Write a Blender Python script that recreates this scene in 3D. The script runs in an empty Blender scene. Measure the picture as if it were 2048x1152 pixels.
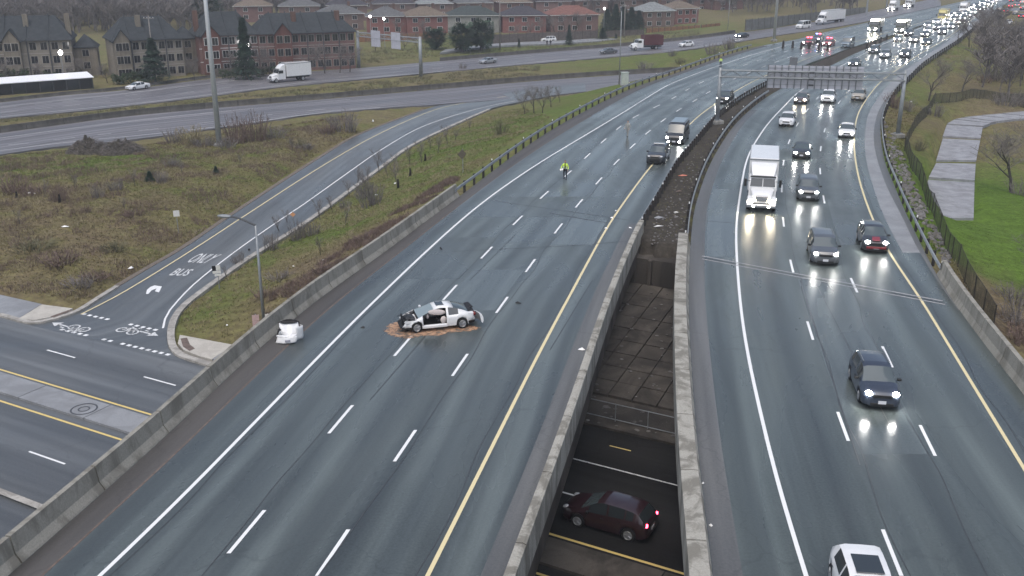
import bpy, math, random
import numpy as np
from mathutils import Vector, Matrix, noise as mnoise

R = random.Random(11)
NR = np.random.default_rng(5)
scene = bpy.context.scene
col = scene.collection

# ------------------------------------------------------------------ camera
FPX, PITCH, CH = 1969.0, math.radians(18.966), 20.68
cam_d = bpy.data.cameras.new("camera")
cam_d.sensor_width = 36.0
cam_d.lens = FPX / 2048 * 36.0
cam_d.clip_start, cam_d.clip_end = 0.5, 4000
cam = bpy.data.objects.new("camera", cam_d)
cam.location = (0, 0, CH)
cam.rotation_euler = (math.pi / 2 - PITCH, 0, 0)
col.objects.link(cam)
scene.camera = cam

# ------------------------------------------------------------------ sky, sun, exposure
SUN_EL, SUN_AZ = math.radians(66), math.radians(200)
world = bpy.data.worlds.new("World")
scene.world = world
world.use_nodes = True
wn = world.node_tree
wn.nodes.clear()
w_out = wn.nodes.new("ShaderNodeOutputWorld")
w_bg = wn.nodes.new("ShaderNodeBackground")
w_sky = wn.nodes.new("ShaderNodeTexSky")
w_sky.sky_type = 'NISHITA'
w_sky.sun_disc = False
w_sky.sun_elevation = SUN_EL
w_sky.sun_rotation = SUN_AZ
w_sky.dust_density = 4.0
w_sky.air_density = 1.0
w_hs = wn.nodes.new("ShaderNodeHueSaturation")      # an overcast, nearly grey sky
w_hs.inputs["Saturation"].default_value = 0.85
wn.links.new(w_sky.outputs[0], w_hs.inputs["Color"])
wn.links.new(w_hs.outputs[0], w_bg.inputs["Color"])
w_bg.inputs["Strength"].default_value = 0.15
wn.links.new(w_bg.outputs[0], w_out.inputs["Surface"])

sun_d = bpy.data.lights.new("sun", 'SUN')
sun_d.energy = 0.8
sun_d.angle = math.radians(80)
sun_d.color = (1.0, 0.98, 0.96)
sun = bpy.data.objects.new("sun", sun_d)
sun.rotation_euler = (math.pi / 2 - SUN_EL, 0, math.pi - SUN_AZ)
sun.location = (0, 0, 80)
col.objects.link(sun)

scene.view_settings.view_transform = 'Standard'
scene.view_settings.look = 'None'
scene.view_settings.gamma = 1.0
scene.view_settings.use_curve_mapping = False
scene.view_settings.exposure = 0.38
scene.cycles.use_denoising = True
scene.cycles.max_bounces = 4
scene.cycles.diffuse_bounces = 2
scene.cycles.glossy_bounces = 2
scene.cycles.volume_bounces = 0
scene.cycles.sample_clamp_indirect = 6.0

# ------------------------------------------------------------------ measuring the place
_ct, _st = math.cos(PITCH), math.sin(PITCH)

def G(px, py, z=0.0):
    """the point of the level z that the photograph shows at (px, py)"""
    a, b = (px - 1024) / FPX, -(py - 576) / FPX
    dx, dy, dz = a, _ct + b * _st, -_st + b * _ct
    t = (z - CH) / dz
    return (dx * t, dy * t, z)

def catmull(pts, n):
    P = np.array(pts, float)
    P = np.vstack([2 * P[0] - P[1], P, 2 * P[-1] - P[-2]])
    out = []
    for i in range(1, len(P) - 2):
        for k in range(n):
            t = k / n
            a, b, c, d = P[i - 1], P[i], P[i + 1], P[i + 2]
            out.append(.5 * (2 * b + (c - a) * t + (2 * a - 5 * b + 4 * c - d) * t * t + (3 * b - a - 3 * c + d) * t ** 3))
    out.append(P[-2])
    return np.array(out)

def resample(P, step=None, n=None):
    P = np.array(P, float)
    d = np.r_[0, np.cumsum(np.linalg.norm(np.diff(P, axis=0), axis=1))]
    if n is None:
        n = max(2, int(round(d[-1] / step)) + 1)
    s = np.linspace(0, d[-1], n)
    return np.stack([np.interp(s, d, P[:, k]) for k in range(P.shape[1])], 1)

def in_poly(x, y, poly):
    poly = np.asarray(poly, float)
    inside = np.zeros(np.shape(x), bool)
    j = len(poly) - 1
    for i in range(len(poly)):
        xi, yi, xj, yj = poly[i, 0], poly[i, 1], poly[j, 0], poly[j, 1]
        c = ((yi > y) != (yj > y)) & (x < (xj - xi) * (y - yi) / (yj - yi + 1e-12) + xi)
        inside ^= c
        j = i
    return inside

# ------------------------------------------------------------------ object helpers
def tag(o, label=None, cat=None, group=None, kind=None):
    if label: o["label"] = label
    if cat: o["category"] = cat
    if group: o["group"] = group
    if kind: o["kind"] = kind
    return o

def link_mesh(name, me, m, parent=None):
    o = bpy.data.objects.new(name, me)
    if m is not None and not me.materials:
        for q in (m if isinstance(m, (list, tuple)) else [m]):
            me.materials.append(q)
    col.objects.link(o)
    if parent is not None:
        o.parent = parent
    return o

def build(name, verts, faces, m, parent=None, smooth=False, uv=None, loc=None, mi=None):
    me = bpy.data.meshes.new(name)
    V = np.asarray(verts, float)
    if loc is not None:
        V = V - np.asarray(loc, float)
    me.from_pydata(V.tolist(), [], [list(map(int, f)) for f in faces])
    if smooth:
        me.polygons.foreach_set("use_smooth", [True] * len(me.polygons))
    if uv is not None:
        lay = me.uv_layers.new(name="lane")
        idx = np.empty(len(me.loops), int)
        me.loops.foreach_get("vertex_index", idx)
        lay.data.foreach_set("uv", np.asarray(uv, float)[idx].ravel())
    o = link_mesh(name, me, m, parent)
    if mi is not None:
        me.polygons.foreach_set("material_index", mi)
    if loc is not None:
        o.location = loc
    me.update()
    return o

def tri_mesh(name, V, F, m, parent=None, smooth=False, loc=None):
    """fast path for big triangle lists (numpy arrays)"""
    me = bpy.data.meshes.new(name)
    V = np.asarray(V, np.float32)
    if loc is not None:
        V = V - np.asarray(loc, np.float32)
    F = np.asarray(F, np.int32)
    k = F.shape[1]
    me.vertices.add(len(V)); me.vertices.foreach_set("co", V.ravel())
    me.loops.add(F.size); me.loops.foreach_set("vertex_index", F.ravel())
    me.polygons.add(len(F))
    me.polygons.foreach_set("loop_start", np.arange(0, F.size, k, dtype=np.int32))
    me.polygons.foreach_set("loop_total", np.full(len(F), k, np.int32))
    if smooth:
        me.polygons.foreach_set("use_smooth", np.ones(len(F), bool))
    me.update(calc_edges=True); me.validate()
    o = link_mesh(name, me, m, parent)
    if loc is not None:
        o.location = loc
    return o

def empty(name, loc=(0, 0, 0), rz=0.0, label=None, cat=None, group=None, kind=None):
    o = bpy.data.objects.new(name, None)
    o.location = loc
    o.rotation_euler = (0, 0, rz)
    o.empty_display_size = .3
    col.objects.link(o)
    return tag(o, label, cat, group, kind)

def copy_tree(o, parent=None):
    c = o.copy()
    col.objects.link(c)
    if parent is not None:
        c.parent = parent
    for ch in list(o.children):
        copy_tree(ch, c)
    return c

class MB:
    """collects boxes, tubes and prisms into one mesh"""
    def __init__(s):
        s.v, s.f = [], []
    def add(s, V, F):
        b = len(s.v)
        s.v += [tuple(map(float, q)) for q in V]
        s.f += [[b + i for i in f] for f in F]
        return s
    def box(s, c, d, rz=0.0, bev=0.0):
        cx, cy, cz = c
        hx, hy, hz = d[0] / 2, d[1] / 2, d[2] / 2
        if bev <= 0:
            V = [(sx * hx, sy * hy, sz * hz) for sz in (-1, 1) for sx, sy in ((-1, -1), (1, -1), (1, 1), (-1, 1))]
            F = [(3, 2, 1, 0), (4, 5, 6, 7), (0, 1, 5, 4), (1, 2, 6, 5), (2, 3, 7, 6), (3, 0, 4, 7)]
        else:
            b = min(bev, hx * .9, hy * .9, hz * .9)
            V = []
            for z, e in ((-hz, b), (-hz + b, 0), (hz - b, 0), (hz, b)):
                X, Y = hx - e, hy - e
                V += [(-X + b, -Y, z), (X - b, -Y, z), (X, -Y + b, z), (X, Y - b, z), (X - b, Y, z), (-X + b, Y, z), (-X, Y - b, z), (-X, -Y + b, z)]
            F = [tuple(range(7, -1, -1)), tuple(range(24, 32))]
            for k in range(3):
                for i in range(8):
                    j = (i + 1) % 8
                    F.append((k * 8 + i, k * 8 + j, k * 8 + 8 + j, k * 8 + 8 + i))
        ca, sa = math.cos(rz), math.sin(rz)
        return s.add([(cx + x * ca - y * sa, cy + x * sa + y * ca, cz + z) for x, y, z in V], F)
    def tube(s, a, b, r0, r1=None, n=6, cap=True):
        a, b = Vector(a), Vector(b)
        r1 = r0 if r1 is None else r1
        d = (b - a)
        if d.length < 1e-6: return s
        d.normalize()
        h = Vector((0, 0, 1)) if abs(d.z) < .9 else Vector((1, 0, 0))
        u = d.cross(h).normalized(); w = d.cross(u)
        V = [a + (u * math.cos(2 * math.pi * i / n) + w * math.sin(2 * math.pi * i / n)) * r0 for i in range(n)]
        V += [b + (u * math.cos(2 * math.pi * i / n) + w * math.sin(2 * math.pi * i / n)) * r1 for i in range(n)]
        F = [(i, i + n, (i + 1) % n + n, (i + 1) % n) for i in range(n)]
        if cap:
            F += [tuple(range(n)), tuple(range(2 * n - 1, n - 1, -1))]
        return s.add(V, F)
    def prism(s, prof, y0, y1):
        """a polygon of (x, z) drawn out from y0 to y1"""
        n = len(prof)
        V = [(x, y0, z) for x, z in prof] + [(x, y1, z) for x, z in prof]
        F = [tuple(range(n)), tuple(range(2 * n - 1, n - 1, -1))] + [(i, i + n, (i + 1) % n + n, (i + 1) % n) for i in range(n)]
        return s.add(V, F)
    def loft(s, rings, close=True, caps=True):
        n = len(rings[0])
        V = [p for r in rings for p in r]
        F = []
        for k in range(len(rings) - 1):
            for i in range(n if close else n - 1):
                j = (i + 1) % n
                F.append((k * n + i, k * n + j, k * n + n + j, k * n + n + i))
        if caps:
            F += [tuple(range(n - 1, -1, -1)), tuple(range((len(rings) - 1) * n, len(rings) * n))]
        return s.add(V, F)
    def ellipsoid(s, c, r, nu=10, nv=6):
        V = [(c[0], c[1], c[2] - r[2])]
        for k in range(1, nv):
            a = math.pi * k / nv - math.pi / 2
            for i in range(nu):
                t = 2 * math.pi * i / nu
                V.append((c[0] + r[0] * math.cos(a) * math.cos(t), c[1] + r[1] * math.cos(a) * math.sin(t), c[2] + r[2] * math.sin(a)))
        V.append((c[0], c[1], c[2] + r[2]))
        F = [(0, 1 + (i + 1) % nu, 1 + i) for i in range(nu)]
        for k in range(nv - 2):
            for i in range(nu):
                j = (i + 1) % nu
                F.append((1 + k * nu + i, 1 + k * nu + j, 1 + (k + 1) * nu + j, 1 + (k + 1) * nu + i))
        e = len(V) - 1
        F += [(e, 1 + (nv - 2) * nu + i, 1 + (nv - 2) * nu + (i + 1) % nu) for i in range(nu)]
        return s.add(V, F)
    def obj(s, name, m, parent=None, smooth=False, loc=None):
        return build(name, s.v, s.f, m, parent, smooth, loc=loc)

# ------------------------------------------------------------------ materials
def new_mat(name):
    m = bpy.data.materials.new(name)
    m.use_nodes = True
    nt = m.node_tree
    b = nt.nodes["Principled BSDF"]
    return m, nt, b

def ramp_node(nt, stops, fac):
    r = nt.nodes.new("ShaderNodeValToRGB")
    el = r.color_ramp.elements
    while len(el) > 1: el.remove(el[-1])
    el[0].position = stops[0][0]; el[0].color = (*stops[0][1], 1)
    for p, c in stops[1:]:
        e = el.new(p); e.color = (*c, 1)
    nt.links.new(fac, r.inputs[0])
    return r.outputs[0]

def noise_node(nt, scale, detail=4, rough=.55, vec=None, dist=0.0):
    n = nt.nodes.new("ShaderNodeTexNoise")
    n.inputs["Scale"].default_value = scale
    n.inputs["Detail"].default_value = detail
    n.inputs["Roughness"].default_value = rough
    n.inputs["Distortion"].default_value = dist
    if vec is not None: nt.links.new(vec, n.inputs["Vector"])
    return n.outputs["Fac"]

def coords(nt, kind="Object", scale=None):
    c = nt.nodes.new("ShaderNodeTexCoord")
    o = c.outputs[kind]
    if scale is not None:
        mp = nt.nodes.new("ShaderNodeMapping")
        mp.inputs["Scale"].default_value = scale
        nt.links.new(o, mp.inputs["Vector"])
        o = mp.outputs[0]
    return o

def world_pos(nt, scale=None):
    g = nt.nodes.new("ShaderNodeNewGeometry")
    o = g.outputs["Position"]
    if scale is not None:
        mp = nt.nodes.new("ShaderNodeMapping")
        mp.inputs["Scale"].default_value = scale
        nt.links.new(o, mp.inputs["Vector"])
        o = mp.outputs[0]
    return o

def mix(nt, fac, a, b, mode='MIX'):
    n = nt.nodes.new("ShaderNodeMix")
    n.data_type = 'RGBA'; n.blend_type = mode
    for s, v in ((n.inputs[0], fac), (n.inputs[6], a), (n.inputs[7], b)):
        if hasattr(v, "is_linked"): nt.links.new(v, s)
        elif isinstance(v, (int, float)): s.default_value = v
        else: s.default_value = (*v, 1)
    return n.outputs[2]

def maprange(nt, v, a, b, c, d):
    n = nt.nodes.new("ShaderNodeMapRange")
    nt.links.new(v, n.inputs[0])
    for i, q in enumerate((a, b, c, d)): n.inputs[i + 1].default_value = q
    return n.outputs[0]

def bump(nt, b, h, dist, strength=.6):
    n = nt.nodes.new("ShaderNodeBump")
    n.inputs["Strength"].default_value = strength
    n.inputs["Distance"].default_value = dist
    nt.links.new(h, n.inputs["Height"])
    nt.links.new(n.outputs[0], b.inputs["Normal"])

def flat(name, c, rough=.7, spec=.3, metal=0.0, var=.25, vscale=3.0, coat=0.0, bumpd=0.0):
    """a plain colour with a little uneven weathering over it"""
    m, nt, b = new_mat(name)
    b.inputs["Roughness"].default_value = rough
    b.inputs["Specular IOR Level"].default_value = spec
    b.inputs["Metallic"].default_value = metal
    b.inputs["Coat Weight"].default_value = coat
    b.inputs["Coat Roughness"].default_value = .12
    if var > 0:
        f = noise_node(nt, vscale, 5, .6, world_pos(nt))
        lo = tuple(q * (1 - var) for q in c); hi = tuple(min(1, q * (1 + var)) for q in c)
        nt.links.new(ramp_node(nt, [(.3, lo), (.7, hi)], f), b.inputs["Base Color"])
        if bumpd > 0: bump(nt, b, noise_node(nt, vscale * 6, 4, .6, world_pos(nt)), bumpd)
    else:
        b.inputs["Base Color"].default_value = (*c, 1)
    return m

def glow(name, c, s):
    m, nt, b = new_mat(name)
    b.inputs["Base Color"].default_value = (*c, 1)
    b.inputs["Emission Color"].default_value = (*c, 1)
    b.inputs["Emission Strength"].default_value = s
    return m

M = {}

def asphalt(name, base, wet, seed=0.0, tone=(1, 1, 1), tracks=True, spec=.5):
    """wet asphalt: the lane UV holds metres across and along the road"""
    m, nt, b = new_mat(name)
    uv = coords(nt, "UV")
    P = world_pos(nt)
    fine = noise_node(nt, 9.0, 6, .7, P)
    mp = nt.nodes.new("ShaderNodeMapping")
    mp.inputs["Scale"].default_value = (1.1, .035, 1)
    mp.inputs["Location"].default_value = (seed, seed, 0)
    nt.links.new(uv, mp.inputs["Vector"])
    streak = noise_node(nt, 1.0, 5, .6, mp.outputs[0], .3)
    mp2 = nt.nodes.new("ShaderNodeMapping")
    mp2.inputs["Scale"].default_value = (.16, .05, 1)
    mp2.inputs["Location"].default_value = (seed * 3, seed, 0)
    nt.links.new(uv, mp2.inputs["Vector"])
    patch = noise_node(nt, 1.0, 5, .62, mp2.outputs[0], .8)
    lo = tuple(base * .58 * t for t in tone); hi = tuple(base * 1.42 * t for t in tone)
    c = ramp_node(nt, [(.32, lo), (.68, hi)], patch)
    c = mix(nt, .45, c, ramp_node(nt, [(.34, tuple(q * .6 for q in lo)), (.7, tuple(q * 1.25 for q in hi))], streak))
    mp4 = nt.nodes.new("ShaderNodeMapping")                 # lanes worn lighter and darker, band by band
    mp4.inputs["Scale"].default_value = (.42, .006, 1); mp4.inputs["Location"].default_value = (seed * 2 + 1.7, seed, 0)
    nt.links.new(uv, mp4.inputs["Vector"])
    band = noise_node(nt, 1.0, 3, .55, mp4.outputs[0])
    c = mix(nt, .75, c, mix(nt, 1.0, c, ramp_node(nt, [(.38, (.56, .57, .58)), (.62, (1.45, 1.45, 1.43))], band), 'MULTIPLY'))
    c = mix(nt, .30, c, ramp_node(nt, [(.25, tuple(q * .6 for q in lo)), (.75, tuple(q * 1.35 for q in hi))], fine))
    rough = maprange(nt, patch, .35, .65, wet - .09, wet + .16)
    if tracks:
        sx = nt.nodes.new("ShaderNodeSeparateXYZ"); nt.links.new(uv, sx.inputs[0])
        w = nt.nodes.new("ShaderNodeMath"); w.operation = 'MULTIPLY'; w.inputs[1].default_value = 2 * math.pi / 1.86
        nt.links.new(sx.outputs[0], w.inputs[0])
        cs = nt.nodes.new("ShaderNodeMath"); cs.operation = 'COSINE'; nt.links.new(w.outputs[0], cs.inputs[0])
        tr = maprange(nt, cs.outputs[0], -1, 1, 0.0, 1.0)
        c = mix(nt, tr, c, mix(nt, 1.0, c, (.70, .71, .73), 'MULTIPLY'))
        ad = nt.nodes.new("ShaderNodeMath"); ad.operation = 'MULTIPLY_ADD'
        nt.links.new(tr, ad.inputs[0]); ad.inputs[1].default_value = .05
        nt.links.new(rough, ad.inputs[2]); rough = ad.outputs[0]
    # cracks sealed with dark tar
    vo = nt.nodes.new("ShaderNodeTexVoronoi"); vo.feature = 'DISTANCE_TO_EDGE'
    mp3 = nt.nodes.new("ShaderNodeMapping"); mp3.inputs["Scale"].default_value = (.10, .07, 1)
    dn = nt.nodes.new("ShaderNodeTexNoise"); dn.inputs["Scale"].default_value = .5; dn.inputs["Detail"].default_value = 4
    nt.links.new(uv, dn.inputs["Vector"])
    wv = nt.nodes.new("ShaderNodeVectorMath"); wv.operation = 'MULTIPLY_ADD'
    nt.links.new(dn.outputs["Color"], wv.inputs[0]); wv.inputs[1].default_value = (3, 3, 0); nt.links.new(uv, wv.inputs[2])
    nt.links.new(wv.outputs[0], mp3.inputs["Vector"]); nt.links.new(mp3.outputs[0], vo.inputs["Vector"])
    vo.inputs["Scale"].default_value = 1.0
    ck = maprange(nt, vo.outputs["Distance"], .0, .006, .30, 0.0)
    c = mix(nt, ck, c, tuple(base * .35 * t for t in tone))
    nt.links.new(c, b.inputs["Base Color"])
    nt.links.new(rough, b.inputs["Roughness"])
    b.inputs["Specular IOR Level"].default_value = spec
    bump(nt, b, fine, .006, .12)
    return m

def paint_worn(name, c, under=.07, wear=.5):
    m, nt, b = new_mat(name)
    f = noise_node(nt, 7.0, 7, .75, world_pos(nt))
    nt.links.new(ramp_node(nt, [(wear - .22, (under, under, under * 1.05)), (wear - .10, c)], f), b.inputs["Base Color"])
    b.inputs["Roughness"].default_value = .45
    return m

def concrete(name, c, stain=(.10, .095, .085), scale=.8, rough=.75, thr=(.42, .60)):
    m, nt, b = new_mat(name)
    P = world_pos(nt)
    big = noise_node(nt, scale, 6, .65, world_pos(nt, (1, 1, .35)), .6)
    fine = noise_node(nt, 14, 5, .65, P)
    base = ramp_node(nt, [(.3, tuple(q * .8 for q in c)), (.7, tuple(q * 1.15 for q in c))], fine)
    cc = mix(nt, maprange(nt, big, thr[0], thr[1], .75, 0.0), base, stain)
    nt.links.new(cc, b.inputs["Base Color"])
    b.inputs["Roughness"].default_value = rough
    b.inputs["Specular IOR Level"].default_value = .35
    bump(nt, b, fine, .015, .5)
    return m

M['hw_left'] = asphalt("wet_asphalt_left", .092, .25, 0.0, (.87, 1.04, 1.02))
M['hw_right'] = asphalt("wet_asphalt_right", .086, .25, 7.3, (.87, 1.05, 1.01))
M['shoulder'] = asphalt("dirty_shoulder", .058, .60, 3.1, (1.05, 1.0, .95), tracks=False)
M['shoulder_grey'] = asphalt("grey_shoulder", .105, .50, 8.1, (.97, 1.0, 1.0), tracks=False)
M['gravel'] = flat("brown_gravel", (.15, .13, .11), .95, .1, 0, .4, 5.0)
M['old_asphalt'] = asphalt("older_asphalt", .14, .48, 9.7, (1.02, .98, 1.02), tracks=True)
M['ramp_asphalt'] = asphalt("ramp_asphalt", .10, .36, 5.2, (.93, 1.0, 1.02), tracks=False)
M['dry_shade_asphalt'] = asphalt("dry_asphalt_painted_shade", .018, .95, 4.4, (1.0, 1.0, 1.0), tracks=False, spec=.1)  # dry asphalt, its colour blackened to paint in the underpass shade
M['arterial'] = asphalt("arterial_asphalt", .092, .40, 2.4, (.93, 1.0, 1.04), tracks=False)
M['white_paint'] = paint_worn("white_road_paint", (.74, .75, .74), wear=.45)
M['white_worn'] = paint_worn("worn_white_road_paint", (.62, .63, .62), wear=.58)
M['yellow_paint'] = paint_worn("yellow_road_paint", (.64, .49, .17), wear=.42)
M['cream_paint'] = paint_worn("pale_yellow_road_paint", (.66, .57, .33), wear=.40)
M['barrier'] = concrete("barrier_concrete", (.27, .26, .225), (.135, .126, .104), .9, thr=(.40, .54))
M['parapet'] = concrete("parapet_concrete", (.33, .32, .28), (.13, .122, .10), .9, thr=(.42, .54))
M['kerb'] = concrete("kerb_concrete", (.40, .385, .35), (.2, .19, .17), 1.2)
M['slabs'] = concrete("path_concrete", (.30, .31, .33), (.17, .172, .18), .7, thr=(.38, .62))
M['band'] = concrete("shoulder_concrete", (.26, .27, .28), (.18, .185, .19), .5, rough=.5)
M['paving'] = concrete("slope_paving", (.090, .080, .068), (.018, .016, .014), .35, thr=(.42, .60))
M['steel'] = flat("galvanised_steel", (.25, .27, .28), .45, .5, .3, .18, 2.0)
M['mast'] = flat("pale_mast_steel", (.44, .46, .47), .45, .5, .1, .10, 1.0)
M['steel_dark'] = flat("dark_steel", (.06, .065, .07), .5, .5, .3, .25, 3.0)
M['wood_dark'] = flat("dark_timber_post", (.035, .032, .03), .8, .2, 0, .3, 5.0)
M['sign_back'] = flat("sign_back_metal", (.42, .43, .48), .5, .5, .0, .10, 1.0)
M['rust'] = flat("rusty_strip", (.135, .105, .090), .8, .2, 0, .3, 4.0)
M['black'] = flat("matt_black", (.012, .012, .013), .6, .3, 0, .2)
M['white'] = flat("white_enamel", (.75, .76, .76), .4, .4, 0, .08)
M['refl'] = flat("reflector_white", (.85, .85, .83), .3, .5, 0, 0)

# ------------------------------------------------------------------ the freeway, as curves x(y) on level 0
Y0, Y1, DY = -40.0, 470.0, 1.0
YS = np.arange(Y0, Y1 + DY, DY)

def curve_x(pix, z=0.0, smooth=9):
    W = np.array([G(a, b, z)[:2] for a, b in pix])
    W = W[np.argsort(W[:, 1])]
    c = catmull(W, 12)
    x = np.interp(YS, c[:, 1], c[:, 0])
    for side in (0, -1):                       # straight on beyond the measured ends
        if side == 0:
            k = YS < c[0, 1]; s = (c[14, 0] - c[0, 0]) / (c[14, 1] - c[0, 1])
            x[k] = c[0, 0] + (YS[k] - c[0, 1]) * s
        else:
            k = YS > c[-1, 1]; s = (c[-1, 0] - c[-15, 0]) / (c[-1, 1] - c[-15, 1])
            x[k] = c[-1, 0] + (YS[k] - c[-1, 1]) * s
    w = int(smooth)
    ker = np.hanning(2 * w + 1); ker /= ker.sum()
    xp = np.r_[2 * x[0] - x[w:0:-1], x, 2 * x[-1] - x[-2:-w - 2:-1]]
    return np.convolve(xp, ker, 'valid')

LB = curve_x([(15, 1152), (101, 1075), (301, 902), (490, 722), (641, 594), (740, 526), (920, 392), (1045, 298), (1137, 240), (1255, 180), (1350, 147), (1436, 116), (1487, 100), (1545, 87), (1592, 79), (1660, 62), (1726, 47), (1800, 30), (1878, 13)])
LE = curve_x([(199, 1152), (304, 1055), (480, 875), (560, 793), (700, 650), (850, 505), (940, 425), (1000, 379), (1080, 325), (1178, 266), (1248, 224), (1314, 183), (1350, 164), (1444, 129), (1545, 98), (1648, 71), (1726, 51), (1800, 34), (1878, 17)])
LY = curve_x([(855, 1152), (1000, 862), (1080, 702), (1150, 572), (1210, 462), (1250, 402), (1305, 329), (1379, 249), (1426, 211), (1506, 163), (1592, 126), (1655, 102), (1703, 86), (1773, 66), (1840, 46), (1910, 24)])
LG = curve_x([(1010, 1150), (1118, 862), (1208, 604), (1270, 462), (1293, 426), (1324, 372), (1346, 334), (1379, 295), (1428, 238), (1478, 199), (1530, 170), (1600, 134), (1660, 111), (1712, 92), (1780, 71), (1850, 48), (1920, 25)])
RG = curve_x([(1426, 1150), (1392, 862), (1377, 604), (1381, 490), (1386, 433), (1392, 405), (1420, 328), (1461, 260), (1496, 223), (1540, 190), (1600, 158), (1660, 132), (1712, 106), (1790, 74), (1856, 48), (1924, 25)])
RE = curve_x([(1613, 1152), (1560, 985), (1515, 800), (1490, 680), (1478, 580), (1472, 480), (1475, 425), (1492, 324), (1511, 284), (1537, 246), (1568, 213), (1607, 177), (1695, 125), (1789, 78), (1860, 49), (1930, 23)])
RY = curve_x([(2048, 937), (1885, 670), (1840, 595), (1775, 500), (1735, 412), (1715, 345), (1708, 290), (1711, 248), (1718, 223), (1736, 194), (1763, 162), (1800, 135), (1843, 106), (1894, 76), (1940, 42), (1975, 17)])
RS = curve_x([(1880, 640), (1808, 510), (1766, 430), (1747, 375), (1735, 334), (1729, 282), (1736, 230), (1752, 202), (1775, 172), (1815, 138), (1860, 106), (1905, 76), (1950, 43), (1985, 17)])
RS2 = curve_x([(1930, 640), (1845, 516), (1798, 420), (1775, 378), (1754, 317), (1747, 273), (1754, 230), (1772, 197), (1800, 165), (1833, 138), (1872, 108), (1914, 79), (1956, 46), (1990, 18)])
RBX = curve_x([(2048, 790), (2005, 735), (1921, 624), (1873, 550), (1812, 426), (1787, 366), (1770, 325), (1762, 277), (1763, 236), (1785, 190), (1817, 158), (1845, 131), (1880, 107), (1920, 80), (1960, 47), (1998, 18)])
GRADE_FAR = 0.0
U_ART = np.array([.879, -.4775]); N_ART = np.array([.4775, .879])   # along and across the road underneath
N_ABUT = 66.4                                                        # abutment face
ZLOW = -6.0

def fx(curve, y): return float(np.interp(y, YS, curve))
def tangent(curve, y):
    a, b = fx(curve, y - 2), fx(curve, y + 2)
    t = Vector((b - a, 4.0, 0)).normalized()
    return t
def lane(cA, cB, f): return cA * (1 - f) + cB * f

def strip(name, xl, xr, z, m, y0=Y0, y1=Y1, parent=None, skirt=0.0, cols=6, label=None):
    k = (YS >= y0) & (YS <= y1)
    ys, a, b = YS[k], xl[k], xr[k]
    n = len(ys)
    V, F, UVs = [], [], []
    off = np.concatenate([[0], np.cumsum(np.hypot(np.diff(LE[k]), np.diff(ys)))])
    for i in range(n):
        for j in range(cols + 1):
            x = a[i] + (b[i] - a[i]) * j / cols
            V.append((x, ys[i], z)); UVs.append((x - a[i], off[i]))
    w = cols + 1
    for i in range(n - 1):
        for j in range(cols):
            F.append((i * w + j, i * w + j + 1, (i + 1) * w + j + 1, (i + 1) * w + j))
    if skirt > 0:
        for j, sgn in ((0, 1), (cols, -1)):
            b0 = len(V)
            for i in range(n):
                V.append((V[i * w + j][0], ys[i], z - skirt)); UVs.append(UVs[i * w + j])
            for i in range(n - 1):
                q = (i * w + j, (i + 1) * w + j, b0 + i + 1, b0 + i)
                F.append(q if sgn > 0 else q[::-1])
    o = build(name, V, F, m, parent, smooth=False, uv=UVs)
    if parent is None: tag(o, label, kind='structure')
    return o

def line_on(name, cx, w, z, m, parent, y0=Y0, y1=Y1, step=1):
    k = (YS >= y0 - 1e-6) & (YS <= y1 + 1e-6)
    ys, x = YS[k][::step], cx[k][::step]
    V, F = [], []
    for i in range(len(ys)):
        V += [(x[i] - w / 2, ys[i], z), (x[i] + w / 2, ys[i], z)]
    F = [(2 * i, 2 * i + 1, 2 * i + 3, 2 * i + 2) for i in range(len(ys) - 1)]
    return build(name, V, F, m, parent)

def dash_on(name, cx, y, ln, w, z, m, parent):
    V = []
    for t in (0, .5, 1):
        yy = y + ln * t
        x = fx(cx, yy)
        V += [(x - w / 2, yy, z), (x + w / 2, yy, z)]
    return build(name, V, [(0, 1, 3, 2), (2, 3, 5, 4)], m, parent)

hwl = strip("freeway_road_left", LB, LG, 0.0, M['hw_left'], skirt=1.1, cols=8, label="wide wet grey carriageway closed by the crash")
hwr = strip("freeway_road_right", RG, RBX, 0.0, M['hw_right'], skirt=1.1, cols=8, label="wet grey carriageway carrying cars towards the camera")
Z1, Z2 = .004, .008
# dirty verge along the concrete barrier, and its thin rusty edge
strip("shoulder_strip", LB + .02, lane(LB, LE, .36), Z1, M['shoulder'], Y0, 230, hwl, cols=2)
line_on("edge_seam", lane(LB, LE, .37), .09, Z1 + .002, M['rust'], hwl, Y0, 130)
line_on("edge_line", LE, .17, Z2, M['white_paint'], hwl)
line_on("edge_line", LY, .17, Z2, M['cream_paint'], hwl)
line_on("edge_line", RE, .17, Z2, M['white_paint'], hwr)
line_on("edge_line", RY, .17, Z2, M['cream_paint'], hwr)
strip("shoulder_strip", RS, RS2, Z1, M['band'], 67.5, 320, hwr, cols=2)
strip("shoulder_strip", RS2 + .004, RBX - .02, Z1, M['shoulder_grey'], 56, 320, hwr, cols=2)
strip("shoulder_strip", LG - .85, LG - .02, Z1, M['shoulder_grey'], Y0, 76, hwl, cols=2)
strip("shoulder_strip", RG + .02, RG + 1.05, Z1, M['shoulder_grey'], Y0, 135, hwr, cols=2)

def dash_row(cx, starts_pix, period, parent, y_end, ln=3.0):
    y = [G(a, b)[1] for a, b in starts_pix]
    yy = list(y)
    p = yy[0]
    while p - period * .97 > Y0 + 1:
        p -= period * .97; yy.insert(0, p)
    p = yy[-1]
    while p + period * .97 < y_end:
        p += period * .97; yy.append(p)
    for q in yy:
        dash_on("lane_dash", cx, q, ln * .97, .15, Z2, M['white_paint'], parent)

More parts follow.
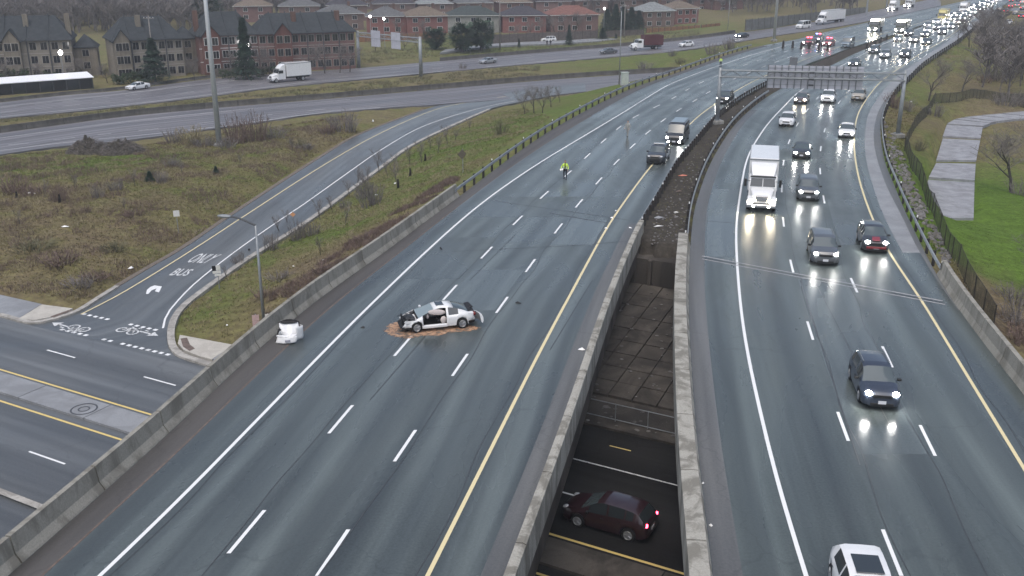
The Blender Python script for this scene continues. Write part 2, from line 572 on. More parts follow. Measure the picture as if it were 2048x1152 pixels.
L13, L23 = lane(LE, LY, .345), lane(LE, LY, .672)
LD1 = curve_x([(457, 1107), (657, 867), (788, 712), (885, 600), (962, 517), (1025, 450), (1080, 396), (1135, 349), (1200, 288), (1240, 252), (1262, 237), (1300, 210)])
LD2 = curve_x([(634, 1152), (789, 923), (904, 752), (991, 626), (1052, 544), (1107, 467), (1150, 415), (1190, 371), (1222, 334), (1255, 302), (1285, 272), (1314, 250)])
kk = YS > 135
LD1 = np.where(kk, L13, LD1); LD2 = np.where(kk, L23, LD2)
ker = np.hanning(31); ker /= ker.sum()
def soften(x): return np.convolve(np.r_[2 * x[0] - x[15:0:-1], x, 2 * x[-1] - x[-2:-17:-1]], ker, 'valid')
LD1, LD2 = soften(LD1), soften(LD2)
dash_row(LD1, [(457, 1107), (657, 867), (788, 712), (885, 600), (962, 517), (1025, 450)], 9.0, hwl, 300)
dash_row(LD2, [(634, 1152), (789, 923), (904, 752), (991, 626), (1052, 544), (1107, 467), (1150, 415)], 9.0, hwl, 300)
RD1 = soften(lane(RE, RY, .335)); RD2 = soften(lane(RE, RY, .668))
dash_row(RD1, [(1820, 1152), (1700, 882), (1623, 680), (1582, 545)], 12.0, hwr, 300)
dash_row(RD2, [(1878, 912), (1782, 735), (1704, 585)], 12.0, hwr, 300)

# expansion joints over the abutment, and old tar seams
def cross_strip(name, a, b, w, z, m, parent):
    a, b = Vector(a), Vector(b)
    d = (b - a).normalized(); n = Vector((-d.y, d.x, 0)) * w / 2
    V = []
    for i in range(13):
        p = a.lerp(b, i / 12) + Vector((0, R.uniform(-.02, .02), z))
        V += [p - n, p + n]
    return build(name, V, [(2 * i, 2 * i + 2, 2 * i + 3, 2 * i + 1) for i in range(12)], m, parent)
M['joint'] = flat("pale_joint_concrete", (.33, .33, .33), .55, .4, 0, .25, 3)
M['tar'] = flat("tar_seam", (.042, .045, .048), .4, .5, 0, .35, 3)
for a, b, w, m in (((1404, 512), (1885, 602), .16, 'joint'), ((1404, 518), (1890, 609), .14, 'joint'), ((1404, 515), (1888, 606), .12, 'tar')):
    cross_strip("expansion_joint", G(*a), G(*b), w, Z2 + (.002 if m == 'joint' else .003), M[m], hwr)
for a, b, w in (((990, 402), (1256, 440), .10), ((1098, 426), (1215, 446), .14), ((1185, 488), (1262, 482), .10), ((905, 503), (1172, 490), .06)):
    cross_strip("tar_seam", G(*a), G(*b), w, Z2 + .001, M['tar'], hwl)
for a, b in (((1100, 700), (1185, 560)), ((940, 560), (1030, 470)), ((740, 800), (870, 650)), ((1380, 440), (1470, 446)), ((1625, 555), (1790, 870)), ((1600, 560), (1720, 930))):
    par = hwr if a[0] > 1350 else hwl
    cross_strip("tar_seam", G(*a), G(*b), .05, Z2 + .001, M['tar'], par)

# old repairs in the asphalt, darker or paler than the lane around them
M['repair_dark'] = asphalt("dark_repair", .074, .28, 12.0, (.87, 1.04, 1.02), tracks=False)
M['repair_pale'] = asphalt("pale_repair", .112, .24, 14.0, (.87, 1.04, 1.02), tracks=False)
for cA, cB, y0_, y1_, m_, par_ in ((LE + .3, LD1 - .2, 62.3, 71.6, 'repair_dark', hwl), (LD1 + .2, LD2 - .2, 56.2, 64.4, 'repair_pale', hwl), (LD2 + .3, LY - .3, 70.1, 76.8, 'repair_pale', hwl), (LE + .2, LY - .2, 78.2, 84.6, 'repair_dark', hwl), (RG + 1.2, RE - .2, 66.8, 88.0, 'repair_pale', hwr), (RD1 + .2, RD2 - .3, 38.0, 62.0, 'repair_pale', hwr), (RE + .3, RD1 - .2, 90.0, 102.0, 'repair_dark', hwr), (RD2 + .3, RY - .3, 70.0, 84.0, 'repair_dark', hwr)):
    strip("asphalt_repair", cA, cB, Z1 - .001, M[m_], round(y0_), round(y1_), par_, cols=2)
# paving seams between the lanes
for cx_, par_ in ((LD1 - .28, hwl), (LD2 + .25, hwl), (LY - .35, hwl), (RD1 + .3, hwr), (RD2 - .3, hwr), (RY + .4, hwr), (LE + .35, hwl)):
    wob = cx_ + np.convolve(NR.normal(0, .25, len(YS)), np.hanning(9) / 4.5, 'same')
    line_on("tar_seam", wob, .04, Z2 + .0015, M['tar'], par_, Y0, 210)
# ------------------------------------------------------------------ the other roads
def pix_ribbon(name, left, right, zs, m, label, sub=6, cols=4, skirt=.5, dz=0.0):
    Lw = catmull([G(a, b, z) for (a, b), z in zip(left, zs)], sub)
    Rw = catmull([G(a, b, z) for (a, b), z in zip(right, zs)], sub)
    V, F, UVs = [], [], []
    mid = (Lw + Rw) / 2
    s = np.r_[0, np.cumsum(np.linalg.norm(np.diff(mid, axis=0), axis=1))]
    w = cols + 1
    for i in range(len(Lw)):
        for j in range(w):
            p = Lw[i] + (Rw[i] - Lw[i]) * j / cols
            V.append((p[0], p[1], p[2] + dz)); UVs.append((np.linalg.norm(Rw[i] - Lw[i]) * j / cols, s[i]))
    for i in range(len(Lw) - 1):
        for j in range(cols):
            F.append((i * w + j, i * w + j + 1, (i + 1) * w + j + 1, (i + 1) * w + j))
    for j, sg in ((0, 1), (cols, -1)):
        b0 = len(V)
        for i in range(len(Lw)):
            q = V[i * w + j]; V.append((q[0], q[1], q[2] - skirt)); UVs.append(UVs[i * w + j])
        for i in range(len(Lw) - 1):
            q = (i * w + j, (i + 1) * w + j, b0 + i + 1, b0 + i)
            F.append(q if sg > 0 else q[::-1])
    o = build(name, V, F, m, None, uv=UVs)
    tag(o, label, kind='structure')
    return o, Lw, Rw

def pline(name, pts, w, m, parent, dz=.006, step=2.0):
    """a painted line along world points"""
    P = resample(catmull(pts, 8), step=step)
    V = []
    for i in range(len(P)):
        t = P[min(i + 1, len(P) - 1)] - P[max(i - 1, 0)]
        n = np.array([-t[1], t[0], 0]); n /= np.linalg.norm(n)
        V += [P[i] - n * w / 2 + [0, 0, dz], P[i] + n * w / 2 + [0, 0, dz]]
    return build(name, V, [(2 * i, 2 * i + 2, 2 * i + 3, 2 * i + 1) for i in range(len(P) - 1)], m, parent)

def zf1(px): return -5.0 + 4.5 * min(1, max(0, (px - 1150) / 600.0))
# far dual carriageway
f1u = [(-260, 236), (0, 205), (125, 191), (250, 180), (400, 160), (525, 149), (717, 136), (880, 122), (1080, 105), (1255, 91), (1392, 77), (1550, 56), (1650, 40), (1730, 25), (1830, 5), (1880, -6)]
f1l = [(-260, 268), (0, 237), (125, 225), (250, 212), (422, 192), (560, 174), (740, 157), (900, 142), (1080, 126), (1255, 111), (1392, 97), (1545, 72), (1643, 58), (1726, 44), (1824, 24), (1882, 11)]
zz1 = [zf1(a) for a, _ in f1u]
far_road, F1U, F1L = pix_ribbon("far_road", f1u, f1l, zz1, M['old_asphalt'], "far carriageway below the townhouses carrying trucks", cols=6)
f2u = [(-260, 300), (0, 266), (125, 249), (250, 233), (450, 214), (650, 198), (880, 178), (1080, 161), (1240, 150), (1370, 142)]
f2l = [(-260, 345), (0, 309), (125, 292), (270, 278), (480, 250), (660, 225), (912, 206), (1080, 193), (1240, 175), (1370, 158)]
near_road, F2U, F2L = pix_ribbon("service_road", f2u, f2l, [-5.0] * len(f2u), M['old_asphalt'], "empty grey road between two grass strips", cols=5)
r_l = [(30, 643), (50, 646), (75, 646), (110, 638), (160, 622), (200, 597), (240, 572), (300, 536), (375, 492), (500, 407), (650, 310), (725, 267), (850, 219), (912, 203), (1010, 186), (1100, 173), (1170, 166)]
r_r = [(432, 739), (362, 717), (341, 702), (334, 682), (335, 657), (345, 632), (366, 608), (408, 576), (492, 517), (616, 439), (750, 341), (820, 291), (905, 250), (975, 219), (1040, 204), (1105, 191), (1172, 183)]
r_z = [-6.0] * 10 + [-5.7, -5.45, -5.2, -5.1, -5.0, -5.0, -5.0]
ramp_road, RPL, RPR = pix_ribbon("ramp_road", r_l, r_r, r_z, M['ramp_asphalt'], "curving single lane ramp marked bus only", cols=5, dz=.004)

RAMP_PTS = np.vstack([RPL, RPR, (RPL + RPR) / 2])
def RZ(px, py):
    z = -5.6
    for _ in range(12):
        x, y, _z = G(px, py, z)
        d = (RAMP_PTS[:, 0] - x) ** 2 + (RAMP_PTS[:, 1] - y) ** 2
        k = np.argsort(d)[:4]; w = 1 / (d[k] + .05)
        z = float((RAMP_PTS[k, 2] * w).sum() / w.sum())
    return G(px, py, z)
def UN(u, n, z=ZLOW): return tuple(U_ART * u + N_ART * n) + (z,)
def art_strip(name, n0, n1, u0, u1, z, m, parent=None, label=None, skirt=.4):
    V, F, UVs = [], [], []
    us = np.linspace(u0, u1, 60)
    for i, u in enumerate(us):
        for n in (n0, (n0 + n1) / 2, n1):
            V.append(UN(u, n, z)); UVs.append((n - n0, u))
    for i in range(len(us) - 1):
        for j in range(2):
            F.append((i * 3 + j, (i + 1) * 3 + j, (i + 1) * 3 + j + 1, i * 3 + j + 1))
    o = build(name, V, F, m, parent, uv=UVs)
    if parent is None: tag(o, label, kind='structure')
    return o
art = art_strip("street", 12.0, 43.95, -150, -40.5, ZLOW, M['arterial'], label="street passing under the freeway bridge")
art_strip("street_under_bridge", 12.0, 43.95, -40.48, 90, ZLOW - .001, M['dry_shade_asphalt'], art)
art_strip("street_widening", 43.97, 48.4, -44, 60, ZLOW - .002, M['dry_shade_asphalt'], art)
def art_line(n, u0, u1, w, m, z=.006):
    a, b = UN(u0, n), UN(u1, n)
    return pline("street_line", [a, ((a[0] + b[0]) / 2, (a[1] + b[1]) / 2, ZLOW), b], w, M[m], art, z, 4.0)
art_line(36.98, -150, 60, .16, 'yellow_paint'); art_line(33.85, -150, 60, .16, 'yellow_paint')
for u in np.arange(-120, 50, 9.6):
    du = 52.6 + .0
    art_line(40.75, u + 3.0, u + 5.9, .13, 'white_paint', .008)
    art_line(30.4, u + 5.4, u + 8.4, .13, 'white_paint', .008)
art_line(44.25, -24, 40, .11, 'white_worn', .010)
for u in np.arange(-40, 30, 4.2):
    art_line(46.6, u, u + 1.3, .10, 'yellow_paint', .010)
# raised median between the two yellow lines
med = MB()
for u0 in np.arange(-150, 60, 6.0):
    a = [UN(u0 + .03, 34.55), UN(u0 + 5.97, 34.55), UN(u0 + 5.97, 36.55), UN(u0 + .03, 36.55)]
    b = [(x, y, ZLOW + .14) for x, y, z in a]
    mm = MB().add(a + b, [(4, 5, 6, 7), (0, 1, 5, 4), (1, 2, 6, 5), (2, 3, 7, 6), (3, 0, 4, 7)])
    if u0 == -150:
        med_o = empty("median_strip", UN(-150, 35.5), 0, "raised concrete median strip between the yellow lines", kind='structure')
    build("slab", mm.v, mm.f, M['band' if u0 < -41 else 'paving'], med_o, loc=None).location = (-med_o.location[0], -med_o.location[1], -med_o.location[2])  # slabs under the bridge take a darker concrete, shade put into their colour
# manhole on the median
c0 = G(168, 818, ZLOW + .14)
mh_o = empty("manhole_cover", c0, 0, "round dark manhole ring on the street median", "manhole")
for nm, r0, r1 in (("outer_ring", .70, .80), ("inner_ring", .28, .36)):
    mh = MB()
    mh.loft([[(r * math.cos(2 * math.pi * k / 24), r * math.sin(2 * math.pi * k / 24), z) for k in range(24)] for r, z in ((r1, 0), (r1, .012), (r0, .012), (r0, 0))], caps=False)
    mh.obj(nm, M['tar'], mh_o)

# painted lines of the ramp and the far roads
pline("edge_line", [RZ(a, b) for a, b in [(162, 629), (250, 583), (385, 500), (500, 425), (640, 335), (750, 272), (850, 227), (912, 209), (1012, 193)]], .15, M['cream_paint'], ramp_road, .025)
pline("edge_line", [RZ(a, b) for a, b in [(326, 657), (331, 636), (342, 618), (390, 567), (475, 500), (565, 437), (610, 407), (690, 350), (762, 300), (837, 257), (912, 230), (980, 212), (1030, 202)]], .15, M['white_paint'], ramp_road, .025)
for pts, m, w in (([(-200, 262), (0, 234), (250, 209), (422, 189), (620, 164), (837, 147), (1080, 123), (1255, 108), (1392, 94), (1545, 69)], 'white_worn', .22),
               ([(-200, 238), (0, 214), (250, 187), (525, 155), (717, 141), (880, 127), (1080, 109), (1255, 95), (1392, 81)], 'white_worn', .16)):
    pline("edge_line", [G(a, b, zf1(a)) for a, b in pts], w, M[m], far_road, .012, 4)
for pts, m, w in (([(-200, 328), (0, 301), (150, 283), (325, 266), (462, 250), (660, 223), (760, 215)], 'white_worn', .2), ([(-200, 305), (0, 276), (217, 248), (450, 222), (700, 199)], 'white_worn', .14)):
    pline("edge_line", [G(a, b, -5) for a, b in pts], w, M[m], near_road, .012, 4)
for a, b in (((17, 290), (57, 286)), ((107, 280), (150, 275)), ((195, 270), (222, 267)), ((277, 261), (317, 257)), ((395, 247), (430, 243)), ((-70, 300), (-30, 295)), ((510, 233), (545, 229)), ((615, 222), (650, 218))):
    p, q = G(a[0], a[1], -5), G(b[0], b[1], -5)
    pline("lane_dash", [p, tuple((np.array(p) + q) / 2), q], .16, M['white_worn'], near_road, .014)
for i in range(26):
    for f in (.38, .66):
        k = int(6 + i * 3.2)
        if k + 1 < len(F1U):
            p = F1U[k] * (1 - f) + F1L[k] * f; q = F1U[k + 1] * (1 - f) + F1L[k + 1] * f
            d = (q - p) / np.linalg.norm(q - p)
            pline("lane_dash", [p, p + d * 1.5, p + d * 3], .15, M['white_worn'], far_road, .014)

# words and symbols on the ramp and the street
def text_mesh(s):
    cu = bpy.data.curves.new("letters", 'FONT')
    cu.body = s; cu.align_x = 'CENTER'; cu.align_y = 'CENTER'; cu.resolution_u = 3; cu.offset = .012
    o = bpy.data.objects.new("letters", cu)
    col.objects.link(o)
    dg = bpy.context.evaluated_depsgraph_get()
    me = bpy.data.meshes.new_from_object(o.evaluated_get(dg))
    bpy.data.objects.remove(o)
    return me
def quad_map(me, corners, z):
    """lay a flat mesh into the four ground corners (bottom left, bottom right, top right, top left)"""
    V = np.array([v.co[:2] for v in me.vertices])
    lo, hi = V.min(0), V.max(0)
    S = (V - lo) / (hi - lo)
    c = np.array(corners)
    P = ((1 - S[:, :1]) * (1 - S[:, 1:]) * c[0] + S[:, :1] * (1 - S[:, 1:]) * c[1] + S[:, :1] * S[:, 1:] * c[2] + (1 - S[:, :1]) * S[:, 1:] * c[3])
    for v, p in zip(me.vertices, P): v.co = (p[0], p[1], z)
    return me
for s, cs in (("ONLY", [(371, 525), (412, 527), (444, 509), (399, 507)]), ("BUS", [(337, 551), (372, 552), (389, 539), (357, 537)])):
    me = quad_map(text_mesh(s), [G(a, b, ZLOW)[:2] for a, b in cs], ZLOW + .014)
    link_mesh("road_lettering", me, M['white_worn'], ramp_road)
def poly_sheet(name, pix, z, m, parent, dz=.0):
    V = [G(a, b, z) for a, b in pix]
    V = [(x, y, z + dz) for x, y, z in V]
    return build(name, V, [tuple(range(len(V)))[::-1]], m, parent)
# turn arrow
poly_sheet("turn_arrow", [(292, 588), (297, 588), (303, 581), (313, 577), (310, 583), (318, 585), (324, 573), (309, 571), (301, 574), (294, 580)], ZLOW, M['white_paint'], ramp_road, .014)
# two rows of square dots across the ramp mouth
for a, b in (((162, 629), (320, 664)), ((118, 660), (346, 714))):
    A, B = Vector(G(*a, ZLOW)), Vector(G(*b, ZLOW))
    n = int((B - A).length / .62)
    d = (B - A).normalized(); t = Vector((-d.y, d.x, 0))
    for i in range(n):
        if i in (5, 6, int(n * .55)): continue
        p = A + d * (.62 * i); p.z = ZLOW + .014
        build("crossing_dot", [p, p + d * .34, p + d * .34 + t * .30, p + t * .30], [(0, 1, 2, 3)], M['white_worn' if i % 7 == 0 else 'white_paint'], ramp_road)
# bicycle signs with their arrows
def bike_sign(cx, cy, ax, ay, flip):
    c = Vector(G(cx, cy, ZLOW)); d = Vector((U_ART[0], U_ART[1], 0)) * flip; t = Vector((-d.y, d.x, 0))
    mb = MB()
    def ring(o, r, w):
        for k in range(14):
            a0, a1 = 2 * math.pi * k / 14, 2 * math.pi * (k + 1) / 14
            mb.add([c + d * (o[0] + q * math.cos(a)) + t * (o[1] + q * math.sin(a)) for q, a in ((r, a0), (r + w, a0), (r + w, a1), (r, a1))], [(0, 1, 2, 3)])
    def bar(p, q, w):
        P, Q = c + d * p[0] + t * p[1], c + d * q[0] + t * q[1]
        e = (Q - P).normalized(); n = Vector((-e.y, e.x, 0)) * w / 2
        mb.add([P - n, Q - n, Q + n, P + n], [(0, 1, 2, 3)])
    ring((-.55, -.15), .34, .13); ring((.55, -.15), .34, .13)
    for p, q in (((-.55, -.15), (-.2, .45)), ((-.2, .45), (.4, .45)), ((.4, .45), (.55, -.15)), ((-.2, .40), (.05, -.15)), ((.05, -.15), (.4, .45)), ((-.35, .6), (-.1, .6)), ((.3, .65), (.6, .65))):
        bar(p, q, .12)
    b = [(v[0], v[1], ZLOW + .014) for v in mb.v]
    build("bicycle_symbol", b, mb.f, M['white_worn'], ramp_road)
    c = Vector(G(ax, ay, ZLOW)); mb = MB()
    bar((-.9, 0), (.3, 0), .18)
    mb.add([c + d * .2 + t * .42, c + d * .2 - t * .42, c + d * 1.0], [(0, 1, 2)])
    bar((-.7, .30), (-.3, .30), .14)
    build("bicycle_arrow", [(v[0], v[1], ZLOW + .014) for v in mb.v], mb.f, M['white_worn'], ramp_road)
bike_sign(155, 658, 122, 650, -1)
bike_sign(258, 661, 297, 667, 1)

# ------------------------------------------------------------------ terrain
CP = []                      # (x, y, z) the ground is known to pass through
def cp(px, py, z): CP.append(G(px, py, z))
def cps(pts, z):
    for a, b in pts: cp(a, b, z)
for arr in (F1U, F1L):
    for p in arr[::4]: CP.append((p[0], p[1], p[2] - .1))
for arr in (F2U, F2L):
    for p in arr[::4]: CP.append((p[0], p[1], p[2] - .1))
for p in RPL[::5]: CP.append((p[0], p[1], p[2] - .05))
for p in RPR[::5]: CP.append((p[0], p[1], p[2] - .05))
# bank below the concrete barrier
for a, b, z in ((470, 690, -5.9), (520, 655, -5.2), (560, 628, -4.4), (600, 598, -3.4), (650, 560, -2.4), (700, 520, -1.7), (760, 474, -1.2), (840, 415, -.9), (920, 360, -.8)): cp(a, b, z)
for y in range(95, 460, 14):
    CP.append((fx(LB, y) - .7, y, -.35))
    CP.append((fx(LB, y) + 3, y, -.6))
for a, b, z in ((400, 660, -5.9), (480, 600, -5.8), (430, 610, -5.95), (560, 540, -5.0), (620, 470, -5.4), (700, 420, -5.0), (800, 340, -4.6), (880, 300, -4.2), (960, 260, -4.0), (1060, 230, -3.6), (760, 430, -3.2), (850, 370, -2.4), (940, 320, -2.1), (1050, 262, -2.0)): cp(a, b, z)
# big grass field on the left
for a, b, z in ((-120, 560, -5.9), (0, 585, -5.9), (100, 560, -5.7), (180, 590, -5.9), (0, 480, -5.2), (120, 480, -5.0), (220, 520, -5.3), (300, 480, -5.4), (0, 400, -4.9), (150, 400, -4.6), (280, 400, -4.7), (380, 430, -5.3), (60, 340, -4.7), (200, 330, -4.5), (330, 330, -4.5), (440, 360, -5.0), (520, 330, -5.0), (420, 300, -4.6), (560, 290, -4.8), (680, 250, -4.9), (-150, 420, -5.0), (-200, 350, -5.0)): cp(a, b, z)
for a, b in ((0, 250), (250, 222), (500, 197), (800, 168), (1080, 140)): cp(a, b, -4.9)
# land beyond the far carriageway
for a, b, z in ((-100, 180, -5), (100, 170, -5), (300, 155, -5), (500, 140, -5), (700, 122, -5), (900, 105, -5), (1100, 92, -5), (-100, 140, -5), (200, 120, -5), (500, 110, -5), (800, 95, -4.8), (1000, 75, -4.5), (1200, 65, -4.2), (1390, 52, -3.5), (1500, 45, -2.5), (1600, 35, -1.8), (1700, 18, -1), (0, 80, -4.5), (300, 70, -4.5), (600, 60, -4.5), (900, 45, -4), (1200, 30, -3.5), (1500, 15, -2), (0, 10, -3.5), (400, 5, -3), (800, 0, -3), (1200, -5, -2.5), (1600, -10, -1)): cp(a, b, z)
# east of the freeway
for y in range(45, 460, 13):
    CP.append((fx(RBX, y) + .9, y, -.5 if y > 66 else -1.2))
    CP.append((fx(RBX, y) - 3, y, -.6))
for a, b, z in ((2048, 760, -4.5), (2030, 650, -3.6), (2000, 600, -3.3), (1960, 540, -3.2), (2040, 500, -3.4), (1900, 480, -2.2), (1850, 400, -2.0), (1830, 330, -1.9), (1850, 250, -1.6), (1900, 430, -3.3), (1950, 430, -3.5), (2048, 400, -3.6), (1880, 330, -3.3), (1960, 330, -3.5), (2048, 320, -3.7), (1900, 250, -3.2), (1980, 230, -3.4), (2048, 240, -3.6), (1900, 180, -2.6), (1980, 170, -3.0), (2048, 170, -3.2), (1900, 110, -1.5), (1960, 100, -2.2), (2048, 110, -2.8), (2000, 60, -1.2), (2048, 60, -1.3), (2048, 20, -.6), (2200, 250, -3.6), (2200, 450, -3.6), (2300, 700, -4.2), (2200, 100, -2.5), (2100, 20, -.8)): cp(a, b, z)
for u in (-150, -120, -90, -75):
    for n in (12, 27, 44.5): CP.append(UN(u, n, -6.1))
for u in (-60, -48): CP.append(UN(u, 27, -6.1)); CP.append(UN(u, 12, -5.9))
CP = np.array(CP)

def tps(P, Z, lam=.02, sc=100.0):
    X = P / sc
    d = np.linalg.norm(X[:, None] - X[None], axis=2)
    K = np.where(d > 1e-9, d ** 2 * np.log(d + 1e-12), 0) + lam * 1e-2 * np.eye(len(X))
    A = np.c_[np.ones(len(X)), X]
    n = len(X)
    S = np.block([[K, A], [A.T, np.zeros((3, 3))]])
    w = np.linalg.solve(S, np.r_[Z, 0, 0, 0])
    def ev(Q):
        Q = Q / sc
        out = np.zeros(len(Q))
        for i in range(0, len(Q), 8000):
            q = Q[i:i + 8000]
            dd = np.linalg.norm(q[:, None] - X[None], axis=2)
            out[i:i + 8000] = np.where(dd > 1e-9, dd ** 2 * np.log(dd + 1e-12), 0) @ w[:n] + w[n] + q @ w[n + 1:]
        return out
    return ev
ground_fn = tps(CP[:, :2], CP[:, 2])

gx = np.unique(np.r_[np.arange(-640, -180, 20), np.arange(-180, -90, 4.0), np.arange(-90, 92, 1.0), np.arange(92, 200, 4.0), np.arange(200, 661, 20)])
gy = np.unique(np.r_[np.arange(-60, 14, 6), np.arange(14, 130, .9), np.arange(130, 260, 1.8), np.arange(260, 480, 4), np.arange(480, 900, 25)])
XX, YY = np.meshgrid(gx, gy)
Q = np.c_[XX.ravel(), YY.ravel()]
Qc = np.c_[np.clip(Q[:, 0], -330, 330), np.clip(Q[:, 1], 20, 540)]
ZZ = np.clip(ground_fn(Qc), -6.6, .5)
px_n = np.array([mnoise.fractal(Vector((x * .045, y * .045, 0)), 1.0, 2.0, 4) for x, y in Q])
ZZ = ZZ + px_n * .22
nn = Q @ N_ART; uu = Q @ U_ART
lbq = np.interp(Q[:, 1], YS, LB); rbq = np.interp(Q[:, 1], YS, RBX)
lgq = np.interp(Q[:, 1], YS, LG); rgq = np.interp(Q[:, 1], YS, RG)
ondeck = (Q[:, 0] > lbq - .3) & (Q[:, 0] < rbq + .3)
back = nn > N_ABUT + .9
ZZ = np.where(ondeck & back, -.55, ZZ)
inmed = (Q[:, 0] > lgq) & (Q[:, 0] < rgq) & back
ZZ = np.where(inmed, -.12 + px_n * .12, ZZ)
under = (~back) & (Q[:, 0] > lbq - 1.5) & (Q[:, 0] < rbq + np.where(nn < 47, 14, .2))
zs = np.where(nn < 49.2, -6.35, np.where(nn < 52.0, -6.2, -6.2 + (nn - 52.0) * (2.95 / 14.5)))
ZZ = np.where(under, zs, ZZ)
ZZ = np.where((nn > 11) & (nn < 45.2) & (uu < -10) & (~ondeck), np.minimum(ZZ, -6.3), ZZ)
ZZ = np.where((nn > 11) & (nn < 47) & (uu > -10) & (~ondeck) & (uu < 90), np.minimum(ZZ, -6.3), ZZ)
ZZ = np.where((nn <= 11) & (Q[:, 1] < 60), np.minimum(ZZ, -5.9), ZZ)
for A_, B_, drop in ((F1U, F1L, .35), (F2U, F2L, .35), (RPL, RPR, .35)):
    poly = np.vstack([A_[:, :2], B_[::-1, :2]])
    k = in_poly(Q[:, 0], Q[:, 1], poly) & ~ondeck
    mid = np.vstack([A_, B_])
    idx = np.where(k)[0]
    if len(idx):
        d = ((Q[idx, None, :] - mid[None, :, :2]) ** 2).sum(2)
        ZZ[idx] = np.minimum(ZZ[idx], mid[d.argmin(1), 2] - drop)
# keep the verge just under every road edge
for A_ in (F1U, F1L, F2U, F2L, RPL, RPR):
    D_ = resample(A_, step=1.2)
    lo, hi = D_[:, :2].min(0) - 3, D_[:, :2].max(0) + 3
    idx = np.where((Q[:, 0] > lo[0]) & (Q[:, 0] < hi[0]) & (Q[:, 1] > lo[1]) & (Q[:, 1] < hi[1]) & ~ondeck)[0]
    for i in range(0, len(idx), 4000):
        q = idx[i:i + 4000]
        d = ((Q[q, None, :] - D_[None, :, :2]) ** 2).sum(2)
        k = d.argmin(1); dd = np.sqrt(d.min(1))
        lim = D_[k, 2] - .10 + np.maximum(0, dd - 1.6) * .5
        ZZ[q] = np.minimum(ZZ[q], lim)
PATH_Z = -3.35
PATH_POLY = [(1838, 372), (1860, 318), (1874, 270), (1884, 246), (1900, 234), (1950, 226), (2040, 216), (2160, 214), (2170, 240), (2040, 243), (1998, 250), (1972, 258), (1966, 300), (1962, 446), (1880, 446)]
for poly, zl in (([G(a, b, PATH_Z)[:2] for a, b in PATH_POLY], PATH_Z - .25), ([G(a, b, ZLOW)[:2] for a, b in ((-180, 540), (0, 583), (90, 602), (155, 617), (105, 645), (40, 652), (-180, 615))], ZLOW - .15), ([G(a, b, ZLOW)[:2] for a, b in ((352, 668), (475, 688), (530, 690), (450, 740), (350, 712))], ZLOW - .15)):
    k = in_poly(Q[:, 0], Q[:, 1], poly)
    ZZ = np.where(k, np.minimum(ZZ, zl), ZZ)
ZZ = np.where((nn < 9.0) & (Q[:, 0] > lbq - 2) & (Q[:, 0] < rbq + 3), -.6, ZZ)      # embankment behind the viewer
ZG = ZZ.reshape(XX.shape)

def TZ(x, y):
    i = min(max(np.searchsorted(gx, x) - 1, 0), len(gx) - 2); j = min(max(np.searchsorted(gy, y) - 1, 0), len(gy) - 2)
    a = (x - gx[i]) / (gx[i + 1] - gx[i]); b = (y - gy[j]) / (gy[j + 1] - gy[j])
    return float((ZG[j, i] * (1 - a) + ZG[j, i + 1] * a) * (1 - b) + (ZG[j + 1, i] * (1 - a) + ZG[j + 1, i + 1] * a) * b)
def T(px, py, z0=-4.0):
    """the ground point seen at (px, py)"""
    z = z0
    for _ in range(25):
        x, y, _z = G(px, py, z)
        z = .5 * z + .5 * TZ(x, y)
    return (x, y, TZ(x, y))

nx = len(gx)
ii, jj = np.meshgrid(np.arange(nx - 1), np.arange(len(gy) - 1))
b0 = (jj * nx + ii).ravel()
Fg = np.c_[b0, b0 + 1, b0 + nx + 1, b0 + nx]
# greener lawn here, drier and browner there: the plants themselves differ
green = np.full(len(Q), .30)
def blob(px, py, r, v, z=-4.5):
    x, y, _ = G(px, py, z)
    w = np.exp(-((Q[:, 0] - x) ** 2 + (Q[:, 1] - y) ** 2) / (2 * r * r))
    green[:] = green + (v - green) * w
for a in ((1990, 480, 14, 1.0, -3.5), (2040, 420, 14, 1.0, -3.5), (1880, 170, 16, .8, -2.8), (1850, 200, 9, .7, -2), (1930, 110, 20, .55, -2), (1990, 180, 12, .2, -3), (2040, 230, 8, .1, -3.5), (2020, 640, 5, .0, -3.5),
          (230, 325, 7, .95), (60, 320, 7, .6), (250, 490, 5, .8, -5.3), (330, 440, 6, .62, -5), (230, 540, 4, .55, -5.5), (100, 480, 10, .12, -5), (100, 560, 8, .25, -5.6), (200, 400, 12, .25, -4.7), (480, 360, 10, .4, -5), (560, 270, 7, .6, -4.8), (640, 275, 6, .2, -5),
          (640, 470, 4, .75, -4.5), (600, 500, 4, .6, -5), (560, 560, 5, .12, -4.5), (440, 620, 4, .55, -5.9), (470, 560, 4, .5, -5.7), (700, 490, 5, .12, -2), (860, 370, 8, .6, -2.5), (950, 290, 9, .75, -3), (1080, 240, 9, .75, -3), (1180, 190, 9, .7, -2.5), (760, 400, 6, .5, -4), (900, 330, 6, .55, -3),
          (300, 215, 20, .35, -5), (700, 180, 20, .35, -5), (1000, 145, 20, .25, -5), (1250, 125, 15, .5, -4), (1350, 110, 15, .6, -3.5), (1000, 97, 25, .6, -5), (1330, 60, 20, .6, -4), (300, 95, 40, .4, -5)):
    blob(*a)
gnd = tri_mesh("ground", np.c_[Q, ZZ], Fg, None, smooth=True)
at = gnd.data.attributes.new("green", 'FLOAT', 'POINT')
at.data.foreach_set("value", green.astype(np.float32))
soil = (inmed | under).astype(np.float32)
at = gnd.data.attributes.new("soil", 'FLOAT', 'POINT')
at.data.foreach_set("value", soil)
tag(gnd, "rough grass and bare soil around the roads", kind='structure')

